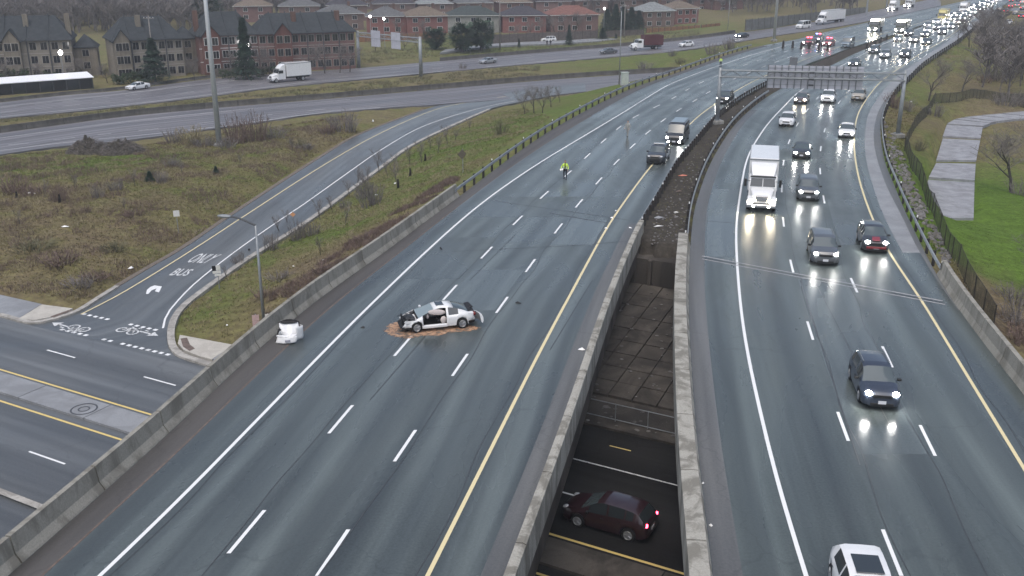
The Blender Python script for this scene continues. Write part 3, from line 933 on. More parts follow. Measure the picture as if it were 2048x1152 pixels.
def attr(nt, name):
    a = nt.nodes.new("ShaderNodeAttribute"); a.attribute_name = name
    return a.outputs["Fac"]
def grass_ground():
    m, nt, b = new_mat("rough_grass_ground")
    P = world_pos(nt)
    n1 = noise_node(nt, .22, 6, .68, P, .6)
    n2 = noise_node(nt, 2.2, 6, .72, P)
    n3 = noise_node(nt, .9, 5, .7, world_pos(nt, (.35, 1.3, 1)))
    add = nt.nodes.new("ShaderNodeMath"); add.operation = 'MULTIPLY_ADD'
    nt.links.new(n1, add.inputs[0]); add.inputs[1].default_value = .85; nt.links.new(attr(nt, "green"), add.inputs[2])
    ad2 = nt.nodes.new("ShaderNodeMath"); ad2.operation = 'MULTIPLY_ADD'
    nt.links.new(n2, ad2.inputs[0]); ad2.inputs[1].default_value = .45; nt.links.new(add.outputs[0], ad2.inputs[2])
    c = ramp_node(nt, [(.62, (.088, .066, .046)), (.82, (.150, .124, .080)), (1.0, (.140, .130, .064)), (1.25, (.100, .130, .038)), (1.6, (.084, .145, .024))], maprange(nt, ad2.outputs[0], 0, 2, 0, 1))
    # ramp positions live in 0..1, so squeeze the sum
    r = c.node.color_ramp
    for e in list(r.elements): pass
    c = mix(nt, .55, c, mix(nt, 1.0, c, ramp_node(nt, [(.32, (.35, .33, .31)), (.68, (1.6, 1.55, 1.4))], n2), 'MULTIPLY'))
    c = mix(nt, .35, c, mix(nt, 1.0, c, ramp_node(nt, [(.34, (.4, .37, .34)), (.66, (1.5, 1.46, 1.35))], n3), 'MULTIPLY'))
    s = ramp_node(nt, [(.3, (.030, .026, .022)), (.6, (.060, .054, .045)), (.75, (.11, .10, .085))], n2)
    c = mix(nt, attr(nt, "soil"), c, s)
    nt.links.new(c, b.inputs["Base Color"])
    b.inputs["Roughness"].default_value = .95
    b.inputs["Specular IOR Level"].default_value = .1
    bump(nt, b, n2, .12, .8)
    return m
gm = grass_ground()
for n_ in gm.node_tree.nodes:                      # the colour ramp for the 0..2 sum
    if n_.type == 'VALTORGB' and len(n_.color_ramp.elements) == 5:
        for e, p in zip(n_.color_ramp.elements, (.30, .40, .50, .63, .80)): e.position = p
gnd.data.materials.append(gm)

# ------------------------------------------------------------------ kerbs and pavements at the corner
def kerb(name, pts, w, h, m, parent, side=1, step=1.0, dz=0.0):
    P = resample(catmull(pts, 6), step=step)
    rings = []
    for i in range(len(P)):
        t = P[min(i + 1, len(P) - 1)] - P[max(i - 1, 0)]
        n = np.array([-t[1], t[0], 0]); n /= np.linalg.norm(n); n *= side
        a, b = P[i], P[i] + n * w
        z = P[i][2] + dz
        rings.append([(a[0], a[1], z - .35), (a[0] + n[0] * .03, a[1] + n[1] * .03, z + h), (b[0], b[1], z + h), (b[0], b[1], z - .35)])
    mb = MB().loft(rings, close=True, caps=True)
    return mb.obj(name, M[m], parent)
kr = [G(a, b, z) for (a, b), z in zip(r_r[:14], r_z[:14])]
kerb("kerb", kr, .55, .13, 'kerb', ramp_road, -1)
kl = [G(a, b, ZLOW) for a, b in ((-120, 610), (-60, 622), (0, 634), (42, 646), (70, 649), (110, 641), (160, 624), (200, 599), (240, 574))]
kerb("kerb", kl, .45, .13, 'kerb', ramp_road, 1)
kl2 = [G(a, b, z) for (a, b), z in zip(r_l[6:13], r_z[6:13])]
kerb("gravel_edge", kl2, .55, .03, 'gravel', ramp_road, 1, 2.0)
def pad(name, pix, z, m, h=.12, label=None):
    V = [G(a, b, z) for a, b in pix]
    n = len(V)
    W = [(x, y, z + h) for x, y, z in V] + [(x, y, z - .4) for x, y, z in V]
    o = build(name, W, [tuple(range(n))] + [(i, i + n, (i + 1) % n + n, (i + 1) % n) for i in range(n)], M[m])
    return tag(o, label, kind='structure')
M['pad_light'] = concrete("pale_pavement", (.46, .44, .39), (.36, .34, .30), 1.0)
pad("pavement", [(-160, 548), (-160, 600), (0, 630), (36, 641), (84, 611), (0, 592)], ZLOW, 'band', .125, "grey pavement running off beside the street")
pad("pavement", [(37, 641), (70, 643), (105, 637), (146, 620), (84, 612)], ZLOW, 'pad_light', .135, "pale concrete pavement corner at the ramp mouth by the big field")
pad("pavement", [(360, 673), (356, 690), (368, 703), (400, 716), (424, 722), (467, 693)], ZLOW, 'pad_light', .135, "pale concrete pavement corner beside the bridge barrier")
pad("pavement", [(425, 721), (452, 731), (520, 690), (468, 692)], ZLOW, 'band', .12, "short grey pavement disappearing behind the bridge barrier")
pv = MB()
for pix, m in (([(361, 677), (374, 675), (380, 689), (390, 697), (379, 702), (366, 693)], 'rust'),):
    V = [G(a, b, ZLOW + .139) for a, b in pix]
    tag(build("tactile_plate", V, [tuple(range(len(V)))], M[m]), "brown curved tactile plate set in the pale pavement", "tactile plate")
V = [G(a, b, ZLOW + .139) for a, b in ((100, 633), (137, 620), (143, 621), (108, 635))]
tag(build("tactile_plate", V, [(0, 1, 2, 3)], M['rust']), "thin brown tactile strip in the pavement corner by the field", "tactile plate")
art_near = art_strip("kerb", 26.55, 26.95, -150, -41, ZLOW + .12, M['kerb'], art)

# ------------------------------------------------------------------ abutment, slope paving and fence in the gap between the two decks
u0g, u1g = -44.0, -17.4
ab = MB()
a = [UN(u0g, N_ABUT, -7), UN(u1g + 14, N_ABUT, -7), UN(u1g + 14, N_ABUT + 2.2, -7), UN(u0g, N_ABUT + 2.2, -7)]
ab.add(a + [(x, y, -1.15) for x, y, z in a], [(4, 5, 6, 7), (0, 1, 5, 4), (1, 2, 6, 5), (2, 3, 7, 6), (3, 0, 4, 7)])
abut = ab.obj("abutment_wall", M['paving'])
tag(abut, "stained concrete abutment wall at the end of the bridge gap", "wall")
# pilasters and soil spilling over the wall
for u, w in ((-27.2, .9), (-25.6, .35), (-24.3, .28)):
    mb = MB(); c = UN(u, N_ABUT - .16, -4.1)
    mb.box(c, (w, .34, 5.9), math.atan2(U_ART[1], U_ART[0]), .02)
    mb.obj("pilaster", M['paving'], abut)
pav = empty("slope_paving", UN(-20, 52, -6), 0, "sloping bank of square concrete panels under the bridge gap", kind='structure')
pl = np.array(pav.location)
du, dn = 1.62, 1.55
for i in range(20):
    for j in range(9):
        u, n = -34.5 + i * du, 52.2 + j * dn
        g = .035
        z = lambda q: -5.75 + (q - 52.0) * (2.75 / 14.4)
        o = R.uniform(-.02, .02)
        q = [UN(u + g, n + g, z(n + g) + o), UN(u + du - g, n + g, z(n + g) + o + R.uniform(-.01, .01)), UN(u + du - g, n + dn - g, z(n + dn - g) + o), UN(u + g, n + dn - g, z(n + dn - g) + o)]
        b = [(x, y, zz - .2) for x, y, zz in q]
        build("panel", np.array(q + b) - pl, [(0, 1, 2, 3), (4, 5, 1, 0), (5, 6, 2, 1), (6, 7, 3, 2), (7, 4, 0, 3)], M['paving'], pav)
sw = MB()
a = [UN(-40, 48.35, ZLOW + .15), UN(30, 48.35, ZLOW + .15), UN(30, 52.15, ZLOW + .17), UN(-40, 52.15, ZLOW + .17)]
sw.add(a + [(x, y, -6.5) for x, y, z in a], [(0, 1, 2, 3), (4, 5, 1, 0), (6, 7, 3, 2)])
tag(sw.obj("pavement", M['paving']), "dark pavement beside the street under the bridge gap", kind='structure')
fe = empty("pavement_railing", UN(-28, 49.3, ZLOW + .15), 0, "thin metal railing along the pavement under the bridge gap", "railing")
fl = np.array(fe.location)
for u in np.arange(-28, -4, 2.05):
    p = np.array(UN(u, 49.3, ZLOW + .15)) - fl
    MB().tube(p, p + [0, 0, 1.15], .03).obj("post", M['steel'], fe)
for z in (1.12, .12):
    a_, b_ = np.array(UN(-28, 49.3, ZLOW + .15 + z)) - fl, np.array(UN(-5.4, 49.3, ZLOW + .15 + z)) - fl
    MB().tube(a_, b_, .028).obj("rail", M['steel'], fe)
mesh_m, nt_, b_ = new_mat("wire_mesh")
tx = nt_.nodes.new("ShaderNodeTexChecker"); tx.inputs["Scale"].default_value = 26.0
nt_.links.new(world_pos(nt_), tx.inputs["Vector"])
b_.inputs["Base Color"].default_value = (.07, .075, .08, 1); b_.inputs["Alpha"].default_value = .16
q = [np.array(UN(u, 49.32, ZLOW + .15 + z)) - fl for u, z in ((-28, .14), (-5.4, .14), (-5.4, 1.1), (-28, 1.1))]
q2 = [np.array(UN(u, 49.335, ZLOW + .15 + z)) - fl for u, z in ((-28, .14), (-5.4, .14), (-5.4, 1.1), (-28, 1.1))]
build("wire_mesh", q + q2, [(0, 1, 2, 3), (7, 6, 5, 4)], mesh_m, fe)
# deck edges: girders under each carriageway along the gap and the outer sides
def girder(name, cx, side, y0, y1, parent):
    k = (YS >= y0) & (YS <= y1)
    ys, x = YS[k], cx[k]
    rings = [[(a, y, -.05), (a + side * .35, y, -.05), (a + side * .35, y, -1.9), (a, y, -1.9)] for a, y in zip(x, ys)]
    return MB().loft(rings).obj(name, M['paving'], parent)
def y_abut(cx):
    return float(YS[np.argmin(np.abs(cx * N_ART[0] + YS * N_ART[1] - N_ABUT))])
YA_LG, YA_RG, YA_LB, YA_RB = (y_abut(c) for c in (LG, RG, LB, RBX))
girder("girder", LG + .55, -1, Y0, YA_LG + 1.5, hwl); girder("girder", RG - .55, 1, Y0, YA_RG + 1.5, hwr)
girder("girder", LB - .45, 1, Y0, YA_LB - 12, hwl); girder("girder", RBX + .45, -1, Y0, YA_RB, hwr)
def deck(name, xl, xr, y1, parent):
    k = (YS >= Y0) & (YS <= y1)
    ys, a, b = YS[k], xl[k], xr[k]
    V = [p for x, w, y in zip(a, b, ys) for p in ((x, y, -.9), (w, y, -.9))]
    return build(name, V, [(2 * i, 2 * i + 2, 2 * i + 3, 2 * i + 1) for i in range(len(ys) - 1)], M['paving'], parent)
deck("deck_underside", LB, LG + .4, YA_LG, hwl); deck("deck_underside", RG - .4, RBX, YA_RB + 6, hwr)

# ------------------------------------------------------------------ concrete parapets, in cast lengths
def parapet(name, cx, y0, y1, off, prof, m, label, seglen=4.0, gap=.035, side=1):
    base = (fx(cx, y0) + off, y0, 0)
    e = empty(name, base, 0, label, "barrier")
    y = y0
    while y < y1 - .5:
        ye = min(y + seglen, y1)
        if y1 - ye < 1.0: ye = y1
        ss = np.linspace(y + gap, ye - gap, 4)
        rings = []
        for q in ss:
            t = tangent(cx, q); n = Vector((t.y, -t.x, 0)) * side
            c = Vector((fx(cx, q) + off, q, 0))
            rings.append([tuple(c + n * a + Vector((0, 0, z)) - Vector(base)) for a, z in prof])
        MB().loft(rings).obj("segment", M[m], e)
        y = ye
    return e
JERSEY = [(0.02, -.06), (-.04, .08), (-.22, .36), (-.30, 1.06), (-.52, 1.06), (-.52, -.7)]
YB_END = G(920, 392)[1]
parapet("concrete_barrier", LB, Y0, YB_END, 0, JERSEY, 'barrier', "stained concrete barrier between the closed carriageway and the lower street", 5.0)
GAPL = [(-.02, -.05), (.12, .30), (.22, .88), (.48, .90), (.60, .84), (.60, -.62), (-.02, -.62)]
parapet("concrete_parapet", LG, Y0, YA_LG + 3.0, 0, GAPL, 'parapet', "concrete parapet on the near side of the bridge gap by the crash", 5.0)
GAPR = [(.02, -.05), (-.14, .34), (-.22, .90), (-.48, .92), (-.92, .90), (-.92, -.62), (.02, -.62)]
parapet("concrete_parapet", RG, Y0, YA_RG + 1.0, 0, GAPR, 'parapet', "pale concrete parapet on the oncoming traffic side of the bridge gap", 5.0)
RPAR = [(-.02, -.06), (.05, .10), (.16, .36), (.24, 1.02), (.50, 1.02), (.50, -.7)]
YR_END = G(1872, 548)[1]
parapet("concrete_parapet", RBX, Y0, YR_END, 0, RPAR, 'barrier', "patchy concrete parapet outside the oncoming lanes below the green lawn", 4.0)

# ------------------------------------------------------------------ steel guard rails on posts
WB = [(0, .46), (.06, .50), (.06, .56), (.01, .61), (.06, .66), (.06, .72), (0, .76), (-.015, .76), (-.015, .46)]
def guard_rail(name, cx, y0, y1, off, face, label, step=2.0, refl=True, post_m='wood_dark', big=1.0, z0=0.0):
    base = (fx(cx, y0) + off, y0, z0)
    e = empty(name, base, 0, label, "guard rail")
    B = Vector(base)
    y = y0
    while y < y1 - 1:
        ye = min(y + 8.0, y1)
        rings = []
        for q in np.linspace(y, ye, 5):
            t = tangent(cx, q); n = Vector((t.y, -t.x, 0)) * face
            c = Vector((fx(cx, q) + off, q, z0))
            rings.append([tuple(c + n * (a * big) + Vector((0, 0, z)) - B) for a, z in WB])
        MB().loft(rings).obj("rail", M['steel'], e, smooth=False)
        y = ye
    k = 0
    for q in np.arange(y0 + .3, y1, step):
        t = tangent(cx, q); n = Vector((t.y, -t.x, 0)) * face
        c = Vector((fx(cx, q) + off, q, z0)) - n * .14 - B
        mb = MB().box((c.x, c.y, .22), (.17, .2, 1.15), math.atan2(t.y, t.x), .01)
        po = mb.obj("post", M[post_m], e)
        if refl and k % 4 == 0:
            MB().box((c.x, c.y, .88), (.09, .08, .16), 0, .01).obj("reflector", M['refl'], po)
        k += 1
    return e
guard_rail("guard_rail", LB, YB_END - .6, 225, -.30, 1, "long steel guard rail following the outer curve of the closed carriageway", 3.0)
guard_rail("guard_rail", LG, YA_LG + 3.2, G(1530, 170)[1], .25, -1, "steel guard rail on dark posts beside the police vehicles", 1.5)
guard_rail("guard_rail", RG, YA_RG + 1.2, G(1540, 190)[1], -.28, 1, "curved steel guard rail on the median side of the oncoming lanes", 2.2)
guard_rail("guard_rail", RBX, YR_END - .4, 300, .12, -1, "long steel guard rail on the lawn side of the oncoming lanes", 3.0)

# ------------------------------------------------------------------ vehicles
def car_paint(name, c, metal=.0, rough=.30):
    m, nt, b = new_mat(name)
    f = noise_node(nt, 2.5, 5, .6, coords(nt, "Object"))
    # road film thickest low on the body
    nt.links.new(mix(nt, maprange(nt, f, .35, .75, 0, .35), c, tuple(q * .75 + .02 for q in c)), b.inputs["Base Color"])
    b.inputs["Metallic"].default_value = metal
    b.inputs["Roughness"].default_value = rough
    b.inputs["Coat Weight"].default_value = .6
    b.inputs["Coat Roughness"].default_value = .08
    return m
PAINT = {k: car_paint(k + "_car_paint", c, me) for k, c, me in (
    ('white', (.72, .73, .73), 0), ('silver', (.38, .39, .40), .5), ('grey', (.10, .11, .12), .3), ('dark', (.030, .034, .040), .2), ('black', (.014, .015, .017), 0),
    ('navy', (.030, .040, .062), .2), ('brown', (.10, .075, .065), .2), ('red', (.22, .018, .025), 0), ('maroon', (.09, .02, .03), .1), ('bluegrey', (.17, .22, .26), .3), ('beige', (.42, .38, .31), .2), ('green', (.03, .05, .04), .2), ('oxblood', (.022, .006, .009), 0), ('yellow', (.52, .45, .16), 0), ('darkgreen', (.055, .062, .045), 0))}
def glass_mat(name, c=(.012, .016, .018), rough=.06):
    m, nt, b = new_mat(name)
    b.inputs["Base Color"].default_value = (*c, 1)
    b.inputs["Roughness"].default_value = rough
    b.inputs["Specular IOR Level"].default_value = .9
    return m
M['glass'] = glass_mat("tinted_glass", (.022, .028, .031))
M['glass_teal'] = glass_mat("windscreen_glass", (.060, .078, .082))
M['tyre'] = flat("tyre_rubber", (.014, .014, .015), .8, .3, 0, .2, 6)
M['rim'] = flat("wheel_rim", (.30, .31, .32), .35, .5, .6, .1)
M['trim'] = flat("black_plastic", (.016, .017, .018), .5, .4, 0, .2)
M['chrome'] = flat("bright_metal", (.55, .56, .58), .2, .5, .9, .05)
M['plate'] = flat("number_plate", (.62, .63, .66), .4, .4, 0, 0)
M['head'] = glow("lit_headlight", (1.0, .98, .93), 150.0)
M['head_warm'] = glow("lit_warm_headlight", (1.0, .86, .62), 150.0)
M['head_far'] = glow("lit_distant_headlight", (1.0, .98, .94), 90.0)
M['tail'] = glow("lit_tail_light", (1.0, .03, .05), 9.0)
M['tail_off'] = flat("red_lens", (.16, .012, .015), .25, .5, 0, 0)
M['lens'] = flat("clear_lens", (.45, .47, .48), .15, .7, .2, 0)
M['amber'] = glow("amber_beacon", (1.0, .5, .12), 12.0)
M['red_beacon'] = glow("red_beacon", (1.0, .06, .10), 16.0)
M['blue_beacon'] = glow("blue_beacon", (.25, .35, 1.0), 10.0)

SHAPES = {
    'sedan': dict(L=4.75, W=1.83, wb=2.75, fo=.95, r=.325,
        top=[(2.375, .46), (2.33, .62), (2.18, .73), (1.85, .82), (1.28, .93), (.42, 1.36), (.05, 1.44), (-.55, 1.43), (-.95, 1.36), (-1.68, 1.06), (-2.15, 1.03), (-2.32, .95), (-2.375, .62)],
        belt=[(2.375, .42), (2.25, .58), (1.28, .85), (0, .91), (-1.65, .99), (-2.25, .90), (-2.375, .56)], ws=(1.28, .42), rg=(-.95, -1.68), doors=[(.80, -.16), (-.26, -1.02)], roofw=.66, hl=(.60, .66)),
    'hatch': dict(L=4.25, W=1.80, wb=2.62, fo=.85, r=.325,
        top=[(2.125, .50), (2.09, .68), (1.93, .80), (1.55, .92), (1.18, 1.00), (.35, 1.45), (0, 1.53), (-1.1, 1.51), (-1.5, 1.44), (-1.98, 1.02), (-2.09, .92), (-2.125, .60)],
        belt=[(2.125, .44), (2.0, .62), (1.18, .90), (0, .97), (-1.6, 1.05), (-2.05, .94), (-2.125, .55)], ws=(1.18, .35), rg=(-1.5, -1.98), doors=[(.72, -.18), (-.28, -1.25)], roofw=.68, hl=(.56, .72)),
    'suv': dict(L=4.70, W=1.90, wb=2.75, fo=.92, r=.365,
        top=[(2.35, .58), (2.32, .84), (2.18, .99), (1.75, 1.07), (1.28, 1.13), (.55, 1.60), (.2, 1.70), (-1.0, 1.71), (-1.72, 1.67), (-1.95, 1.60), (-2.22, 1.14), (-2.32, 1.02), (-2.35, .62)],
        belt=[(2.35, .50), (2.2, .78), (1.28, 1.02), (0, 1.08), (-1.8, 1.14), (-2.28, 1.02), (-2.35, .58)], ws=(1.28, .55), rg=(-1.95, -2.22), doors=[(.88, -.12), (-.22, -1.0), (-1.1, -1.78)], roofw=.70, hl=(.62, .86)),
    'cross': dict(L=4.45, W=1.85, wb=2.64, fo=.90, r=.35,
        top=[(2.225, .54), (2.19, .76), (2.02, .90), (1.55, 1.03), (1.20, 1.08), (.40, 1.55), (.05, 1.64), (-.9, 1.63), (-1.45, 1.57), (-1.75, 1.48), (-2.10, 1.10), (-2.19, 1.0), (-2.225, .60)],
        belt=[(2.225, .47), (2.08, .70), (1.20, .97), (0, 1.05), (-1.6, 1.15), (-2.15, 1.02), (-2.225, .56)], ws=(1.20, .40), rg=(-1.75, -2.10), doors=[(.78, -.15), (-.25, -1.05), (-1.13, -1.5)], roofw=.66, hl=(.60, .82)),
    'van': dict(L=5.75, W=2.02, wb=3.6, fo=.95, r=.36,
        top=[(2.875, .58), (2.84, .90), (2.68, 1.06), (2.30, 1.20), (2.02, 1.28), (1.30, 2.12), (1.0, 2.26), (-1.0, 2.30), (-2.6, 2.27), (-2.78, 2.18), (-2.85, 1.3), (-2.875, .62)],
        belt=[(2.875, .50), (2.7, .84), (2.02, 1.14), (1.0, 1.20), (-2.7, 1.20), (-2.83, 1.1), (-2.875, .58)], ws=(2.02, 1.30), rg=(-2.78, -2.85), doors=[(1.50, .55), (.42, -1.0), (-1.15, -2.5)], roofw=.82, hl=(.74, .86)),
    'coupe': dict(L=4.46, W=1.76, wb=2.65, fo=.92, r=.31,
        top=[(2.23, .46), (2.19, .60), (2.05, .70), (1.65, .79), (1.22, .87), (.30, 1.29), (-.05, 1.37), (-.55, 1.36), (-.85, 1.31), (-1.30, 1.18), (-1.72, 1.02), (-2.05, .99), (-2.19, .92), (-2.23, .60)],
        belt=[(2.23, .42), (2.1, .56), (1.22, .80), (0, .86), (-1.6, .93), (-2.12, .86), (-2.23, .54)], ws=(1.22, .30), rg=(-.85, -1.72), doors=[(.95, -.42), (-.54, -1.12)], roofw=.62, hl=(.58, .62)),
}

def car_grid(S, fine=True):
    L, W = S['L'], S['W']
    h = L / 2
    fxw, rxw = h - S['fo'], h - S['fo'] - S['wb']
    xs = {round(x, 3) for x, _ in S['top']} | {round(x, 3) for x, _ in S['belt']}
    ra = S['r'] * 1.16
    for c in (fxw, rxw):
        for k in (-1, -.82, -.5, 0, .5, .82, 1): xs.add(round(c + k * ra, 3))
        xs.add(round(c + ra + .012, 3)); xs.add(round(c - ra - .012, 3))
    for a, b in S['doors']: xs.add(a); xs.add(b)
    for t in (.33, .66):
        xs.add(round(S['ws'][0] * (1 - t) + S['ws'][1] * t, 3)); xs.add(round(S['rg'][0] * (1 - t) + S['rg'][1] * t, 3))
    xs = sorted(xs, reverse=True)
    out = [xs[0]]
    for x in xs[1:]:
        if out[-1] - x > .008: out.append(x)
    xs = out
    def f(tab, x):
        T_ = sorted(tab)
        return float(np.interp(x, [a for a, _ in T_], [b for _, b in T_]))
    plan = [(h, .70), (h - .06, .80), (h - .2, .91), (h - .5, .985), (h - .9, 1.0), (-h + .9, 1.0), (-h + .45, .975), (-h + .15, .91), (-h + .04, .84), (-h, .78)]
    rings = []
    for x in xs:
        w = f(plan, x) * W / 2
        zt, zb = f(S['top'], x), f(S['belt'], x)
        zl = f([(h, .26), (h - .25, .20), (-h + .3, .22), (-h, .34)], x)
        for c in (fxw, rxw):
            dx = abs(x - c)
            if dx <= ra: zl = max(zl, S['r'] + math.sqrt(max(0, ra * ra - dx * dx)) * .96)
        zb = max(zb, zl + .05)
        zt = max(zt, zb + .02)
        g = min(1.0, max(0.0, (zt - zb) / .42))
        wr = S['roofw'] * W / 2 / .92
        y6 = (.90 * w) * (1 - g) + min(wr, .9 * w) * g
        z6 = zt - (.03 * (1 - g) + .075 * g)
        z6 = max(z6, zb + .008)
        wf = 1.0
        for c in (fxw, rxw):
            if abs(x - c) < ra * 1.35: wf = 1.012
        half = [(0, zl), (.80 * w, zl), (.965 * w, zl + .03), (w * wf, zl + (zb - zl) * .34), (.992 * w * wf, zl + (zb - zl) * .74), (.945 * w, zb), (y6, z6), (.72 * y6, zt - .012 * g), (0, zt)]
        ring = [(x, y, z) for y, z in half] + [(x, -y, z) for y, z in half[-2:0:-1]]
        rings.append(ring)
    return xs, rings

def car_parts(S):
    """faces of the shell sorted into body and panes: name -> (verts, faces)"""
    xs, rings = car_grid(S)
    n = len(rings[0])
    V = [p for r in rings for p in r]
    parts = {'body': []}
    for i in range(len(xs) - 1):
        xm = (xs[i] + xs[i + 1]) / 2
        for j in range(n):
            q = (i * n + j, (i + 1) * n + j, (i + 1) * n + (j + 1) % n, i * n + (j + 1) % n)
            key = 'body'
            if j in (6, 7, 8, 9):
                if S['ws'][1] < xm < S['ws'][0]: key = 'windscreen'
                elif S['rg'][1] < xm < S['rg'][0]: key = 'rear_window'
            if j in (5, 10):
                for k, (a, b) in enumerate(S['doors']):
                    if b < xm < a: key = 'side_window%d%s' % (k, 'L' if j == 5 else 'R')
            parts.setdefault(key, []).append(q)
    parts['body'].append(tuple(range(n)))
    parts['body'].append(tuple(range((len(xs) - 1) * n + n - 1, (len(xs) - 1) * n - 1, -1)))
    out = {}
    for k, F in parts.items():
        used = sorted({i for f in F for i in f})
        ix = {a: b for b, a in enumerate(used)}
        out[k] = ([V[i] for i in used], [tuple(ix[i] for i in f) for f in F])
    return out

MESH = {}
def cached(key, maker):
    if key not in MESH: MESH[key] = maker()
    return MESH[key]
def raw_mesh(name, V, F, m, smooth=True, angle=40):
    me = bpy.data.meshes.new(name)
    me.from_pydata([tuple(v) for v in V], [], [list(f) for f in F])
    me.materials.append(m)
    if smooth:
        me.polygons.foreach_set("use_smooth", [True] * len(me.polygons))
        try: me.set_sharp_from_angle(angle=math.radians(angle))
        except Exception: pass
    me.update()
    return me
def put(name, me, parent, loc=(0, 0, 0), paint=None, rot=None):
    o = bpy.data.objects.new(name, me)
    col.objects.link(o)
    o.parent = parent; o.location = loc
    if rot: o.rotation_euler = rot
    if paint is not None:
        o.material_slots[0].link = 'OBJECT'
        o.material_slots[0].material = paint
    return o

def tyre_mesh(r, w):
    def mk():
        n = 24
        prof = [(-w / 2, r * .62), (-w / 2, r * .93), (-w / 2 + .025, r), (w / 2 - .025, r), (w / 2, r * .93), (w / 2, r * .62)]
        V, F = [], []
        for k in range(n):
            a = 2 * math.pi * k / n
            for y, q in prof: V.append((q * math.cos(a), y, q * math.sin(a)))
        m = len(prof)
        for k in range(n):
            for j in range(m - 1):
                F.append((k * m + j, ((k + 1) % n) * m + j, ((k + 1) % n) * m + j + 1, k * m + j + 1))
        return raw_mesh("tyre", V, F, M['tyre'])
    return cached(('tyre', r, w), mk)
def rim_mesh(r, w):
    def mk():
        mb = MB(); n = 20
        q = r * .63
        V = [(0, 0, 0)] + [(q * math.cos(2 * math.pi * k / n), 0, q * math.sin(2 * math.pi * k / n)) for k in range(n)]
        mb.add(V, [(0, 1 + k, 1 + (k + 1) % n) for k in range(n)])
        for s in range(5):
            a = 2 * math.pi * s / 5
            for sg in (-1, 1):
                b = a + sg * .16
                mb.tube((.06 * r * math.cos(a), sg * .0, .06 * r * math.sin(a)), (q * .95 * math.cos(b), 0, q * .95 * math.sin(b)), .028, .022, 5)
        for k in range(n):
            a0, a1 = 2 * math.pi * k / n, 2 * math.pi * (k + 1) / n
            mb.tube((q * math.cos(a0), 0, q * math.sin(a0)), (q * math.cos(a1), 0, q * math.sin(a1)), .022, .022, 4, False)
        return raw_mesh("rim", mb.v, mb.f, M['rim'], False)
    return cached(('rim', r), mk)
def hub_mesh(r):
    def mk():
        n = 20; q = r * .6
        V = [(0, 0, 0)] + [(q * math.cos(2 * math.pi * k / n), 0, q * math.sin(2 * math.pi * k / n)) for k in range(n)]
        return raw_mesh("wheel_well", V, [(0, 1 + k, 1 + (k + 1) % n) for k in range(n)], M['trim'], False)
    return cached(('hub', r), mk)
def wheel(parent, x, y, r, w=.22):
    s = 1 if y > 0 else -1
    o = put("wheel", tyre_mesh(r, w), parent, (x, y - s * w / 2 * .9, r))
    put("rim", rim_mesh(r, w), o, (0, s * w * .46, 0))
    return o

def lamp_mesh(key, rx, ry, rz, m, taper=0.0):
    def mk():
        mb = MB().ellipsoid((0, 0, 0), (rx, ry, rz), 10, 6)
        return raw_mesh("lamp", mb.v, mb.f, m)
    return cached(('lamp', key, m.name), mk)
def box_mesh(key, d, m, bev=.015):
    def mk():
        mb = MB().box((0, 0, 0), d, 0, bev)
        return raw_mesh("panel", mb.v, mb.f, m, False)
    return cached(('box', key, m.name), mk)

